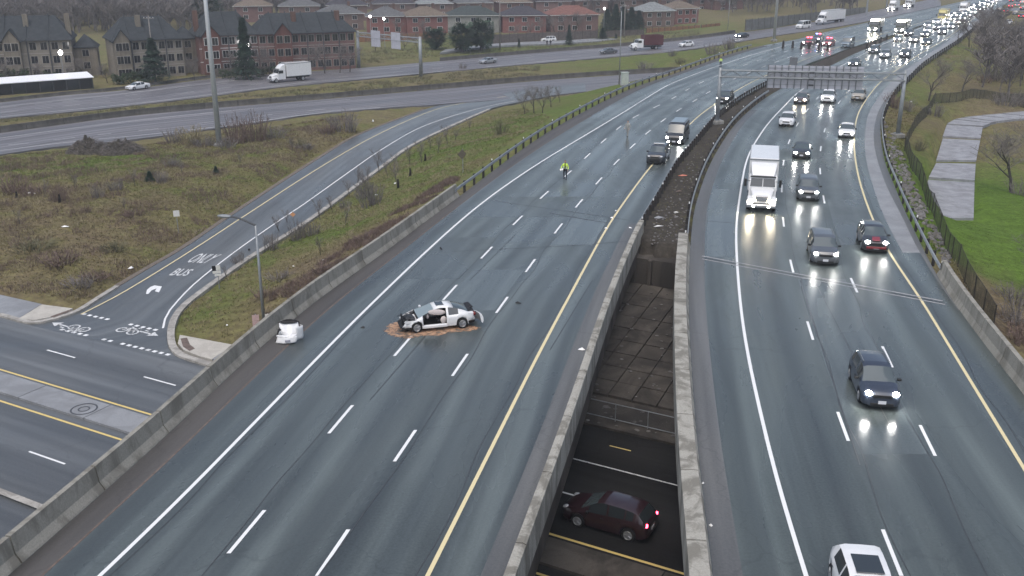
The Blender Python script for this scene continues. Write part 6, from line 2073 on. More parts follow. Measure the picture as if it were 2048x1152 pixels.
def person(loc, yaw, label, jacket, trousers, pose, vest_open=True):
    """faces +y; pose gives hand and foot offsets"""
    e = empty("person", loc, yaw, label, "person")
    P = dict(lf=(-.10, .06, 0), rf=(.12, -.10, 0), le=(-.30, .02, 1.14), lh=(-.28, .16, .92), re=(.31, .0, 1.14), rh=(.30, .18, .95), head=0.0)
    P.update(pose)
    lf, rf = Vector(P['lf']), Vector(P['rf'])
    J = {'pelvis': ((0, 0, .96), (.155, .115)), 'waist': ((0, 0, 1.10), (.145, .105)), 'chest': ((0, .01, 1.32), (.175, .12)), 'neckb': ((0, 0, 1.49), (.085, .075)), 'neck': ((0, .005, 1.56), .058),
         'lsh': ((-.185, 0, 1.43), .068), 'lel': (P['le'], .048), 'lwr': (P['lh'], .034),
         'rsh': ((.185, 0, 1.43), .068), 'rel': (P['re'], .048), 'rwr': (P['rh'], .034),
         'lhip': ((-.10, 0, .90), .105), 'lkn': ((-.10 + lf.x * .3, lf.y * .55 + .03, .50), .066), 'lank': ((lf.x, lf.y - .02, .10), .046), 'ltoe': ((lf.x - .01, lf.y + .17, .045), .040),
         'rhip': ((.10, 0, .90), .105), 'rkn': ((.10 + rf.x * .3, rf.y * .55 + .03, .50), .066), 'rank': ((rf.x, rf.y - .02, .10), .046), 'rtoe': ((rf.x + .01, rf.y + .17, .045), .040)}
    Ed = [('pelvis', 'waist'), ('waist', 'chest'), ('chest', 'neckb'), ('neckb', 'neck'), ('chest', 'lsh'), ('lsh', 'lel'), ('lel', 'lwr'), ('chest', 'rsh'), ('rsh', 'rel'), ('rel', 'rwr'), ('pelvis', 'lhip'), ('lhip', 'lkn'), ('lkn', 'lank'), ('lank', 'ltoe'), ('pelvis', 'rhip'), ('rhip', 'rkn'), ('rkn', 'rank'), ('rank', 'rtoe')]
    skin_body("body", J, Ed, M[trousers], e)
    # jacket: a looser skin over torso and sleeves
    K = {k: (J[k][0], tuple(q * 1.22 for q in (J[k][1] if isinstance(J[k][1], tuple) else (J[k][1],) * 2))) for k in ('pelvis', 'waist', 'chest', 'neckb', 'lsh', 'lel', 'rsh', 'rel')}
    for s in ('l', 'r'):
        w = Vector(J[s + 'wr'][0]); el = Vector(J[s + 'el'][0])
        K[s + 'cuff'] = (tuple(el + (w - el) * .9), (.048, .048))
    skin_body("jacket", K, [('pelvis', 'waist'), ('waist', 'chest'), ('chest', 'neckb'), ('chest', 'lsh'), ('lsh', 'lel'), ('lel', 'lcuff'), ('chest', 'rsh'), ('rsh', 'rel'), ('rel', 'rcuff')], M[jacket], e)
    # head with face and hair
    rings = []
    for z, rx, ry, oy in ((1.545, .030, .035, .02), (1.565, .052, .066, .022), (1.60, .066, .084, .018), (1.65, .074, .094, .008), (1.70, .078, .098, 0), (1.75, .074, .093, -.004), (1.785, .055, .070, -.006), (1.80, .02, .03, -.006)):
        rings.append([(rx * math.cos(2 * math.pi * k / 14), oy + ry * math.sin(2 * math.pi * k / 14), z) for k in range(14)])
    h = MB().loft(rings).obj("head", M['skin'], e, smooth=True)
    MB().ellipsoid((0, .108, 1.655), (.014, .022, .024), 8, 5).obj("nose", M['skin'], h, smooth=True)
    for s in (-1, 1):
        MB().ellipsoid((s * .030, .090, 1.690), (.012, .008, .007), 8, 5).obj("eye", M['hair'], h, smooth=True)
        MB().ellipsoid((s * .080, 0, 1.67), (.010, .022, .034), 8, 5).obj("ear", M['skin'], h, smooth=True)
    MB().ellipsoid((0, .096, 1.615), (.026, .008, .006), 8, 5).obj("mouth", M['rust'], h, smooth=True)
    MB().ellipsoid((0, -.018, 1.745), (.086, .098, .075), 12, 7).obj("hair", M['hair'], e, smooth=True)
    # hands: palm, four unequal fingers and a thumb
    for s in ('l', 'r'):
        w, el = Vector(J[s + 'wr'][0]), Vector(J[s + 'el'][0])
        d = (w - el).normalized(); sd = 1 if s == 'l' else -1
        side = d.cross(Vector((0, 0, 1))).normalized() if abs(d.z) < .95 else Vector((1, 0, 0))
        nn_ = side.cross(d).normalized()
        HJ = {'w': (tuple(w), .028), 'p': (tuple(w + d * .07), (.036, .018))}
        HE = [('w', 'p')]
        for q, (o_, l_) in enumerate(((-.030, .068), (-.010, .078), (.010, .072), (.030, .056))):
            a = w + d * .085 + side * o_; b = a + d * l_ * .5 - nn_ * .010; c = b + d * l_ * .35 - nn_ * .028
            HJ['a%d' % q] = (tuple(a), .0105); HJ['b%d' % q] = (tuple(b), .0095); HJ['c%d' % q] = (tuple(c), .008)
            HE += [('p', 'a%d' % q), ('a%d' % q, 'b%d' % q), ('b%d' % q, 'c%d' % q)]
        a = w + d * .03 + side * .040 * sd; b = a + d * .045 + side * .018 * sd
        HJ['ta'] = (tuple(a), .012); HJ['tb'] = (tuple(b), .009); HE += [('w', 'ta'), ('ta', 'tb')]
        skin_body("hand", HJ, HE, M['skin'], e, 1)
    for s in ('l', 'r'):
        a, t_ = Vector(J[s + 'ank'][0]), Vector(J[s + 'toe'][0])
        rings = []
        for f, ww, hh in ((-.45, .038, .09), (-.1, .046, .12), (.4, .050, .085), (.9, .048, .06), (1.2, .025, .035)):
            c = a.lerp(t_, f)
            rings.append([(c.x - ww, c.y, .004), (c.x - ww, c.y, hh * .6), (c.x, c.y, hh), (c.x + ww, c.y, hh * .6), (c.x + ww, c.y, .004)])
        MB().loft(rings).obj("boot", M['boot'], e, smooth=False)
    if jacket == 'hivis':
        for z in (1.02, 1.16):
            rings = [[((.222 + dr) * math.cos(2 * math.pi * k / 16), (.170 + dr) * math.sin(2 * math.pi * k / 16), z + dz) for k in range(16)] for dz, dr in ((0, -.004), (0, 0), (.05, 0), (.05, -.004))]
            MB().loft(rings, caps=False).obj("reflective_band", M['silver_tape'], e)
        if vest_open:
            MB().box((.0, .175, 1.24), (.10, .03, .5), 0, .01).obj("dark_shirt_front", M['navy_cloth'], e)
    return e
p = G(1130, 358)
pm = person(p, math.radians(172), "officer in a bright yellow jacket and dark trousers walking on the closed lanes", 'hivis', 'navy_cloth', dict(lf=(-.12, .16, 0), rf=(.10, -.20, 0), rh=(.36, .12, .98), re=(.36, -.02, 1.16)))
o = MB().box((0, 0, 0), (.30, .03, .22), 0, .005).obj("clipboard", M['sign_white'])
o.location = (p[0] + .30, p[1] - .22, .92); o.rotation_euler = (.9, .2, .3); o.rotation_euler = (.9, .2, math.radians(172))
o.location = (p[0] - .36, p[1] - .20, .96)
tag(o, "small white clipboard in the hand of the walking officer", "clipboard")
person(G(1441, 134), math.radians(20), "officer in a pale yellow jacket standing far up the closed lanes by the gantry", 'hivis', 'navy_cloth', dict(lf=(-.13, 0, 0), rf=(.13, .02, 0)), False)
person(G(1255, 272), math.radians(150), "person in grey beige clothes crossing the closed lanes near the van", 'beige_cloth', 'beige_cloth', dict(lf=(-.1, .2, 0), rf=(.1, -.2, 0)))
person(G(1642, 101), math.radians(170), "person in dark clothes standing at the barrels before the flashing cars", 'navy_cloth', 'navy_cloth', dict(lf=(-.13, 0, 0), rf=(.13, .02, 0)))
for px, lb, dx in ((1094, "person in dark clothes standing beside the white car on the grass, left", 0), (1101, "person in dark clothes standing beside the white car on the grass, right", 0)):
    person(G(px, 92, -4.9), math.radians(190), lb, 'navy_cloth', 'navy_cloth', dict(lf=(-.13, 0, 0), rf=(.13, .02, 0)))
make_car('suv', 'white', G(1096, 84, -4.8), math.radians(195), "white car parked on the grass below the wooden fence", head=None, near=False, name="car")

# ------------------------------------------------------------------ vegetation
def twig_mat(name, c):
    m, nt, b = new_mat(name)
    f = noise_node(nt, 1.5, 4, .6, world_pos(nt))
    nt.links.new(ramp_node(nt, [(.3, tuple(q * .65 for q in c)), (.7, tuple(q * 1.35 for q in c))], f), b.inputs["Base Color"])
    b.inputs["Roughness"].default_value = .9; b.inputs["Specular IOR Level"].default_value = .15
    return m
M['bark'] = twig_mat("bark", (.075, .068, .060))
M['twig_grey'] = twig_mat("grey_twigs", (.165, .150, .140))
M['twig_red'] = twig_mat("reddish_twigs", (.155, .115, .098))
M['twig_olive'] = twig_mat("olive_twigs", (.13, .125, .075))
M['straw'] = twig_mat("straw", (.24, .205, .125))
def leaf_mat(name, c):
    m, nt, b = new_mat(name)
    f = noise_node(nt, .9, 4, .6, world_pos(nt))
    nt.links.new(ramp_node(nt, [(.3, tuple(q * .6 for q in c)), (.7, tuple(q * 1.4 for q in c))], f), b.inputs["Base Color"])
    b.inputs["Roughness"].default_value = .7; b.inputs["Specular IOR Level"].default_value = .25
    return m
M['needle'] = leaf_mat("dark_needles", (.022, .045, .028))
M['needle2'] = leaf_mat("green_needles", (.030, .066, .034))
M['hedge'] = leaf_mat("hedge_leaves", (.035, .055, .024))

def segs_mesh(S, n=3):
    """segments (a, b, r0, r1) as thin prisms -> V, F"""
    A = np.array([s[0] for s in S]); B = np.array([s[1] for s in S])
    r0 = np.array([s[2] for s in S]); r1 = np.array([s[3] for s in S])
    D = B - A; D /= np.linalg.norm(D, axis=1)[:, None] + 1e-9
    h = np.where(np.abs(D[:, 2:]) < .9, np.array([[0, 0, 1.]]), np.array([[1., 0, 0]]))
    U = np.cross(D, h); U /= np.linalg.norm(U, axis=1)[:, None] + 1e-9
    W = np.cross(D, U)
    V = []
    for P, r in ((A, r0), (B, r1)):
        for k in range(n):
            a = 2 * math.pi * k / n
            V.append(P + (U * math.cos(a) + W * math.sin(a)) * r[:, None])
    V = np.stack(V, 1).reshape(-1, 3)
    b = np.arange(len(S))[:, None] * 2 * n
    F = np.concatenate([b + np.array([[k, k + n, (k + 1) % n + n, (k + 1) % n]]) for k in range(n)], 0)
    return V, F
def grow(rr, p, d, ln, r, depth, out, spread=.6, kids=3, up=.12, minr=.012):
    segs = 2 if depth > 0 else 1
    for s in range(segs):
        d2 = (d + Vector((rr.uniform(-1, 1), rr.uniform(-1, 1), rr.uniform(-.4, .8))) * .16 + Vector((0, 0, up * .4))).normalized()
        q = p + d2 * (ln / segs)
        r2 = max(minr, r * (.82 if segs == 2 else .5))
        out.append((tuple(p), tuple(q), r, r2, depth))
        p, d, r = q, d2, r2
        if depth > 0:
            for k in range(kids if s == segs - 1 else max(1, kids - 1)):
                a = rr.uniform(0, 6.28)
                side = Vector((math.cos(a), math.sin(a), 0))
                d3 = (d * (1 - spread) + side * spread + Vector((0, 0, up))).normalized()
                grow(rr, p, d3, ln * rr.uniform(.55, .78), max(minr, r * rr.uniform(.5, .68)), depth - 1, out, spread, kids, up, minr)
def bare_tree_meshes(seed, h=7.0, depth=4, spread=.55, kids=3, r=.16, trunk=.28, tm='twig_grey', minr=.012):
    rr = random.Random(seed)
    out = []
    grow(rr, Vector((0, 0, -.1)), Vector((0, 0, 1)), h * trunk, r, depth, out, spread, kids, .14, minr)
    top = max(s[1][2] for s in out)
    k = h / top
    out = [(tuple(np.array(a) * k), tuple(np.array(b) * k), c, d, e) for a, b, c, d, e in out]
    thick = [s[:4] for s in out if s[4] >= depth - 1]; thin = [s[:4] for s in out if s[4] < depth - 1]
    V, F = segs_mesh(thick, 5); t = raw_mesh("trunk", V, F.tolist(), M['bark'])
    V2, F2 = segs_mesh(thin, 3); c = raw_mesh("crown", V2, F2.tolist(), M[tm], False)
    return t, c, h
def shrub_mesh(seed, h=2.0, w=1.5, stems=40, tm='twig_grey', sub=4):
    rr = random.Random(seed)
    S = []
    for _ in range(stems):
        a = rr.uniform(0, 6.28); q = rr.random() ** .6
        base = Vector((math.cos(a) * q * w * .35, math.sin(a) * q * w * .35, -.05))
        tip = Vector((math.cos(a) * q * w * .62 + rr.uniform(-.15, .15), math.sin(a) * q * w * .62 + rr.uniform(-.15, .15), h * rr.uniform(.55, 1.0) * (1 - .35 * q * q)))
        mid = base.lerp(tip, .5) + Vector((rr.uniform(-.12, .12), rr.uniform(-.12, .12), .1))
        S.append((tuple(base), tuple(mid), .022, .016)); S.append((tuple(mid), tuple(tip), .016, .008))
        for k in range(sub):
            t = rr.uniform(.25, .95)
            p = base.lerp(mid, t * 2) if t < .5 else mid.lerp(tip, t * 2 - 1)
            b = rr.uniform(0, 6.28)
            q2 = p + Vector((math.cos(b) * .35, math.sin(b) * .35, rr.uniform(.1, .45))) * rr.uniform(.4, 1.0) * h * .35
            S.append((tuple(p), tuple(q2), .011, .007))
    V, F = segs_mesh(S, 3)
    return raw_mesh("shrub", V, F.tolist(), M[tm], False)
TREES = [bare_tree_meshes(21, 7, 4, .55, 3, .15), bare_tree_meshes(22, 7, 4, .48, 3, .13), bare_tree_meshes(23, 7, 4, .62, 3, .17), bare_tree_meshes(24, 4, 3, .42, 3, .07, .4)]
SHRUBS = {(k, v): shrub_mesh(40 + i * 3 + v, 2.0, 1.7, 46, tm) for i, (k, tm) in enumerate((('grey', 'twig_grey'), ('red', 'twig_red'), ('olive', 'twig_olive'), ('straw', 'straw'))) for v in range(2)}
def bare_tree(px, py, h, label, kind=0, zg=-3.5, group=None, wide=1.0, at_=None):
    t, c, h0 = TREES[kind]
    p = at_ or T(px, py, zg)
    e = empty("bare_tree", p, R.uniform(0, 6.28), label, "tree", group)
    s = h / h0
    e.scale = (s * wide, s * wide, s)
    put("trunk", t, e); put("crown", c, e)
    return e
def shrub(px, py, h, w, kind, label, zg=-4.5, group=None):
    p = T(px, py, zg)
    o = bpy.data.objects.new("bare_shrub", SHRUBS[(kind, R.randrange(2))]); col.objects.link(o)
    o.location = p; o.rotation_euler = (0, 0, R.uniform(0, 6.28)); o.scale = (w / 1.9, w / 1.9, h / 2.0)
    return tag(o, label, "shrub", group)
# field and wedge
for a in ((385, 288, 3.0, 5.0, 'straw', "big straw yellow bush left of the high mast"), (350, 285, 2.4, 4.0, 'grey', "grey brush left of the straw yellow bush"), (475, 286, 4.6, 4.5, 'red', "tall reddish thicket right of the high mast, left half"), (512, 282, 4.8, 4.5, 'red', "tall reddish thicket right of the high mast, right half"), (410, 292, 1.6, 4.0, 'grey', "low grey brush at the foot of the high mast, left"), (455, 294, 1.6, 4.0, 'grey', "low grey brush at the foot of the high mast, right"), (550, 276, 2.2, 4.0, 'grey', "grey brush at the end of the reddish thicket"), (690, 262, 3.6, 5.5, 'grey', "broad grey bush where the ramp nears the empty road"), (655, 268, 2.0, 3.6, 'red', "low reddish bush beside the broad grey bush"), (600, 292, 1.2, 3.5, 'olive', "low olive bush on the ramp's far verge"), (610, 298, 1.0, 3.0, 'grey', "low grey bush below the olive one by the ramp"),
          (118, 402, 2.1, 1.9, 'red', "reddish sapling clump over the black stump in the field"), (196, 395, 2.0, 1.8, 'grey', "thin grey sapling clump in the middle of the field"), (236, 380, 1.6, 2.4, 'grey', "low grey thicket in the middle of the field"), (320, 366, 1.8, 2.2, 'grey', "grey thicket right of the dark little evergreen"), (345, 332, 1.4, 2.6, 'grey', "grey thicket higher in the field"), (30, 385, 2.4, 4.0, 'red', "reddish brush at the left edge of the field"), (70, 390, 1.6, 3.5, 'red', "reddish brush second from the left edge of the field"), (173, 425, .9, 1.5, 'red', "tiny reddish bush low in the field"), (120, 530, 1.4, 4.2, 'red', "reddish brush in the field's near corner, upper"), (160, 575, 1.0, 3.4, 'grey', "grey brush pile by the ramp mouth"), (190, 560, .9, 3.0, 'red', "reddish brush by the ramp mouth"), (262, 432, .8, 2.6, 'red', "low reddish brush left of the white sign"), (65, 500, 1.1, 4.5, 'olive', "olive weeds in the field's near corner"), (230, 500, .9, 3.0, 'olive', "olive weeds left of the lettered ramp"), (300, 350, 1.0, 2.0, 'olive', "olive weeds by the dark little evergreen"),
          (600, 478, 2.2, 2.6, 'grey', "grey bush by the little orange sign"), (625, 470, 1.6, 2.0, 'grey', "smaller grey bush right of the orange sign"), (742, 412, 3.0, 3.2, 'grey', "grey thicket in the middle of the wedge of grass"), (726, 396, 1.8, 2.4, 'grey', "low grey thicket on the kerb side of the wedge"), (1000, 270, 2.6, 2.4, 'olive', "olive upright bush in the upper wedge of grass"), (690, 416, 1.3, 1.6, 'grey', "small grey bush close to the ramp kerb"), (1290, 137, 2.2, 4.6, 'grey', "round dark bush behind the far guard rail"), (1360, 127, 1.6, 3.4, 'olive', "olive bush behind the far guard rail"), (925, 140, 2.0, 2.2, 'grey', "small bush on the strip by the far carriageway"), (1345, 112, 1.8, 3.0, 'grey', "grey bush high on the strip below the dump truck"), (1425, 108, 3.0, 4.5, 'grey', "pale grey thicket between far carriageway and guard rail, left"), (1460, 98, 3.2, 4.5, 'grey', "pale grey thicket between far carriageway and guard rail, right"),
          (528, 596, 1.0, 2.4, 'red', "reddish weeds on the bank right of the lamp"), (560, 560, 1.0, 2.6, 'grey', "grey weeds on the bank above the lamp foot"), (655, 545, .9, 2.8, 'red', "reddish weeds low on the barrier bank, middle"), (730, 478, .8, 2.6, 'red', "reddish weeds low on the barrier bank, upper"), (480, 530, 1.6, 1.6, 'grey', "bare sapling by the ramp kerb left of the lamp"), (545, 500, 2.0, 1.8, 'grey', "bare sapling by the ramp kerb right of the lamp"),
          (1785, 215, 2.6, 3.2, 'red', "reddish bush between guard rail and gantry post"), (1868, 232, 2.2, 3.6, 'grey', "round grey bush at the corner of the lawn fence"), (1835, 300, 1.6, 2.2, 'olive', "dark olive bush grown into the lawn fence"), (2010, 212, 3.0, 5.0, 'grey', "dark bush row above the path, left"), (2045, 214, 3.0, 5.0, 'grey', "dark bush row above the path, right"), (1995, 160, 2.4, 6.0, 'grey', "low spreading thicket in the rough grass"), (1968, 165, 1.6, 4.0, 'red', "low reddish thicket in the rough grass"), (2035, 650, 2.0, 3.6, 'grey', "tangled brush beyond the near parapet, lower"), (2030, 605, 1.6, 3.6, 'grey', "tangled brush beyond the near parapet, upper"), (2048, 690, 1.8, 3.5, 'red', "reddish brush at the frame edge beyond the near parapet"), (1815, 222, 2.2, 2.4, 'grey', "grey bush right of the gantry post"), (2045, 390, 2.4, 3.4, 'grey', "dark brush under the bare tree on the lawn")):
    shrub(*a)
SX_ = sorted((560, 575, 640, 665, 700, 715, 735, 775, 790, 860, 910, 940, 530, 455, 641, 690, 90, 150, 270, 365, 250, 480, 585, 40))
for i, (px, py, h) in enumerate(((560, 470, 2.2), (575, 452, 1.8), (640, 440, 2.4), (665, 425, 2.0), (700, 395, 2.2), (715, 372, 2.4), (735, 362, 2.0), (775, 352, 2.2), (790, 345, 2.4), (860, 300, 2.2), (910, 285, 2.2), (940, 262, 2.0), (530, 505, 1.8), (455, 560, 1.4), (641, 510, 1.8), (690, 452, 2.0), (90, 395, 2.0), (150, 380, 1.8), (270, 372, 2.0), (365, 350, 1.8), (250, 420, 1.4), (480, 330, 1.6), (585, 300, 2.0), (40, 450, 1.6))):
    bare_tree(px, py, h, "thin bare sapling in the rough grass, %s from the left" % ORD[SX_.index(px)], 3, group="thin saplings in the rough grass")
# the brush mounds
def mound(px, py, w, h, label, seed):
    rr = random.Random(seed)
    p = T(px, py)
    S = []
    for _ in range(700):
        a, q = rr.uniform(0, 6.28), rr.random() ** .5
        x, y = math.cos(a) * q * w / 2, math.sin(a) * q * w / 3
        z = h * (1 - q * q) * rr.uniform(.75, 1.0)
        d = Vector((rr.uniform(-1, 1), rr.uniform(-1, 1), rr.uniform(-.5, .7))) * .42
        S.append(((x, y, z), (x + d.x, y + d.y, max(0, z + d.z)), .03, .012))
    V, F = segs_mesh(S, 3)
    e = empty("brush_mound", p, 0, label, "brush pile")
    raw = raw_mesh("branches", V, F.tolist(), M['twig_grey'], False); put("branches", raw, e)
    V, F = [], []
    nu, nv = 30, 10
    for k in range(nv + 1):
        q = k / nv
        for i in range(nu):
            a = 2 * math.pi * i / nu
            x, y = math.cos(a) * q * w / 2, math.sin(a) * q * w / 3
            n_ = mnoise.fractal(Vector((x * 1.3 + seed * 9, y * 1.3, 0)), 1.0, 2.0, 4)
            V.append((x * (1 + .12 * n_), y * (1 + .12 * n_), max(-.3, h * (1 - q ** 1.6) * (.85 + .55 * n_) - .12)))
    for k in range(nv):
        for i in range(nu):
            F.append((k * nu + i, (k + 1) * nu + i, (k + 1) * nu + (i + 1) % nu, k * nu + (i + 1) % nu))
    put("heap", raw_mesh("heap", V, F, M['heap'], False), e)
M['heap'] = flat("dry_brush_heap", (.075, .068, .058), .95, .1, 0, .5, 3.0, bumpd=.2)
mound(180, 305, 6.5, 2.0, "dark brush mound beside the empty road, left of two", 1)
mound(245, 306, 7.0, 1.9, "dark brush mound beside the empty road, right of two", 2)
for a in ((758, 346, 3.2, "slim bare sapling in the wedge of grass, upper", 3), (795, 372, 3.0, "slim bare sapling by the pale board in the wedge", 3), (843, 325, 2.8, "slim bare sapling beside the ramp, left of the pair", 3), (876, 306, 2.8, "slim bare sapling beside the ramp, second of the pair", 3), (895, 288, 2.8, "slim bare sapling beside the ramp, top of the row", 3), (820, 330, 2.6, "slim bare sapling beside the ramp, lowest of the row", 3), (740, 412, 3.8, "bare multi stemmed tree in the middle of the wedge of grass", 1),
          (1050, 228, 4.0, "bare tree in the clump before the empty road, leftmost", 1), (1068, 226, 4.6, "bare tree in the clump before the empty road, second", 0), (1085, 226, 4.2, "bare tree in the clump before the empty road, third", 1), (1102, 214, 3.6, "bare tree in the clump before the empty road, fourth", 0), (1120, 205, 2.8, "bare tree in the clump before the empty road, last and smallest", 3),
          (1857, 202, 7.0, "dark bare tree close behind the outer guard rail", 0), (1924, 184, 6.0, "spreading bare tree in the rough grass above the lawn", 2), (1985, 128, 9.5, "tall bare tree by the tail light road, left trunk", 0), (2018, 118, 9.5, "tall bare tree by the tail light road, right trunk", 1), (1938, 95, 8.0, "bare tree hard by the end of the jam, nearest", 0), (1952, 80, 8.5, "bare tree hard by the end of the jam, middle", 2), (1968, 72, 8.0, "bare tree hard by the end of the jam, farthest", 1), (2022, 385, 7.5, "bare spreading tree on the green lawn at the frame edge", 2), (2055, 330, 8.0, "bare tree behind the lawn tree at the frame edge", 0), (2045, 160, 8.0, "bare tree at the frame edge above the path", 1), (1915, 90, 5.5, "small bare tree at the outer guard rail below the jam", 1), (2060, 600, 5.0, "bare tree at the frame edge beyond the near parapet", 2)):
    bare_tree(*a)
# evergreens
def conifer_meshes(seed, h=10.0, w=4.0, n=2600, round_=False):
    rr = random.Random(seed)
    V, F = [], []
    for _ in range(n):
        if round_:
            while True:
                x, y, z = (rr.uniform(-1, 1) for _ in range(3))
                q = x * x + y * y + z * z
                if .12 < q < 1 and mnoise.noise(Vector((x * 2.6 + seed, y * 2.6, z * 2.6))) > -.18: break
            lump = 1 + .32 * math.sin(5 * x + seed) * math.cos(4 * y + 2 * z)
            p = Vector((x * w / 2 * lump, y * w / 2 * lump, h * .56 + z * h * .44 * lump))
            out = Vector((x, y, z * .5)).normalized()
        else:
            t = rr.random() ** .75
            z = h * (.06 + .94 * t)
            tier = .78 + .22 * math.cos(t * 46)
            rad = w / 2 * (1 - t) ** .85 * tier * (1 + .25 * math.sin(3 * t + seed)) + .08
            a = rr.uniform(0, 6.28); q = rr.uniform(.45, 1.0) * (1 + .18 * math.sin(a * 3 + t * 9))
            p = Vector((math.cos(a) * rad * q, math.sin(a) * rad * q, z - q * rad * .22))
            out = Vector((math.cos(a), math.sin(a), -.35)).normalized()
        s = rr.uniform(.22, .5) * (1.15 if round_ else 1)
        side = out.cross(Vector((rr.uniform(-.4, .4), rr.uniform(-.4, .4), 1))).normalized()
        k = len(V)
        V += [p - side * s * .4, p + side * s * .4, p + out * s * 1.1 + Vector((rr.uniform(-.1, .1), rr.uniform(-.1, .1), rr.uniform(-.15, .12)))]
        F.append((k, k + 1, k + 2))
    c = raw_mesh("crown", V, F, M['needle2' if round_ else 'needle'], False)
    mb = MB().tube((0, 0, -.2), (0, 0, h * .85), w * .05, .04, 7)
    t = raw_mesh("trunk", mb.v, mb.f, M['bark'])
    return t, c, h
CON = [conifer_meshes(1, 10, 5, 5200), conifer_meshes(2, 10, 4.2, 5200), conifer_meshes(3, 7, 6.5, 5200, True), conifer_meshes(4, 7, 6, 5200, True)]
def evergreen(px, py, h, w, kind, label, zg=-5.0):
    t, c, h0 = CON[kind]
    e = empty("evergreen_tree", G(px, py, zg), R.uniform(0, 6.28), label, "tree")
    w0 = (5, 4.2, 6.5, 6)[kind]
    e.scale = (w / w0, w / w0, h / h0)
    put("trunk", t, e); put("crown", c, e)
evergreen(311, 166, 9.0, 6.4, 0, "dark conifer before the beige townhouses")
evergreen(494, 158, 12.6, 5.6, 1, "tall dark conifer between the red brick townhouses")
evergreen(925, 103, 7.0, 7.5, 2, "broad dark evergreen below the pale grey house, left half", -4.8)
evergreen(962, 100, 7.4, 7.5, 3, "broad dark evergreen below the pale grey house, right half", -4.8)
evergreen(872, 98, 5.2, 6.5, 2, "dull brownish evergreen left of the broad dark pair", -4.8)
for px, py, h, w, lb in ((1214, 66, 7.4, 6.0, "first"), (1230, 66, 8.8, 6.5, "second"), (1246, 65, 8.4, 6.5, "third"), (1262, 64, 7.8, 6.5, "fourth"), (1277, 63, 6.6, 5.8, "fifth")):
    evergreen(px, py, h, w, 0, "%s conifer in the row beside the red roofed house" % lb, -4.2)
evergreen(1138, 90, 5.6, 2.6, 1, "narrow dark conifer on the grass before the wooden fence", -4.8)
evergreen(1205, 80, 3.6, 3.6, 0, "small rounded evergreen at the end of the wooden fence", -4.6)
evergreen(1232, 80, 1.8, 1.4, 1, "tiny conifer beside the small rounded evergreen", -4.6)
evergreen(1038, 95, 2.4, 1.2, 1, "tiny dark conifer on the grass by the far carriageway", -4.8)
evergreen(300, 363, 1.2, 1.3, 1, "dark little evergreen bush in the field", -4.6)
evergreen(415, 62, 13, 9, 2, "big dark evergreen behind the beige townhouses", -4.5)
evergreen(600, 40, 14, 9, 3, "big dark evergreen behind the red brick townhouses", -4.2)
evergreen(432, 345, .8, .8, 1, "tiny dark shrub near the high mast", -4.6)
# hedges before the townhouses
def hedge(pa, pb, h, d, label, seed, zg=-5.0, m='hedge', n=1800):
    rr = random.Random(seed)
    a, b = Vector(G(*pa, zg)), Vector(G(*pb, zg))
    L = (b - a).length; t = (b - a).normalized(); nn_ = Vector((-t.y, t.x, 0))
    V, F = [], []
    for _ in range(n):
        u, v, w = rr.random(), rr.uniform(-1, 1), rr.random() ** .6
        top = h * (.75 + .25 * math.sin(u * 17 + seed) * math.sin(u * 7))
        p = t * (u * L) + nn_ * (v * d / 2) + Vector((0, 0, w * top))
        s = rr.uniform(.18, .42)
        q1 = Vector((rr.uniform(-1, 1), rr.uniform(-1, 1), rr.uniform(-1, 1))).normalized() * s
        q2 = Vector((rr.uniform(-1, 1), rr.uniform(-1, 1), rr.uniform(-1, 1))).normalized() * s
        k = len(V); V += [p, p + q1, p + q2]; F.append((k, k + 1, k + 2))
    o = build("hedge", V, F, M[m]); o.location = a
    return tag(o, label, "hedge")
hedge((225, 170), (300, 165), 2.6, 2.5, "dark hedge at the foot of the beige townhouses, right part", 1)
hedge((440, 157), (560, 150), 2.4, 2.5, "long dark hedge at the foot of the red brick townhouses", 2)
hedge((0, 168), (60, 165), 3.2, 3, "dark hedge behind the long shed, left", 3)
hedge((70, 163), (165, 158), 2.0, 2.5, "dark hedge behind the long shed, right", 4)
TL_ = sorted((30, 90, 135, 520, 540, 620, 650, 680, 700, 215, 390, 170, 810, 835, 750, 1060, 1085, 1110, 1130, 1150, 1025, 1320, 1345, 850, 800, 470))
for i, (px, py, h) in enumerate(((30, 176, 6), (90, 173, 5), (135, 168, 4), (520, 154, 7), (540, 152, 6), (620, 148, 6.5), (650, 146, 7), (680, 145, 6.5), (700, 143, 6), (215, 166, 4), (390, 160, 5), (170, 158, 5), (810, 100, 5), (835, 100, 5), (750, 104, 5), (1060, 78, 6), (1085, 76, 6.5), (1110, 72, 7), (1130, 70, 7), (1150, 68, 7.5), (1025, 80, 5), (1320, 60, 5), (1345, 58, 5), (850, 75, 6), (800, 72, 6), (470, 146, 5))):
    bare_tree(px, py, h, "bare grey tree, %s from the left before the distant houses" % ORD[TL_.index(px)], i % 3, group="bare trees before the houses", at_=G(px, py, -4.9))
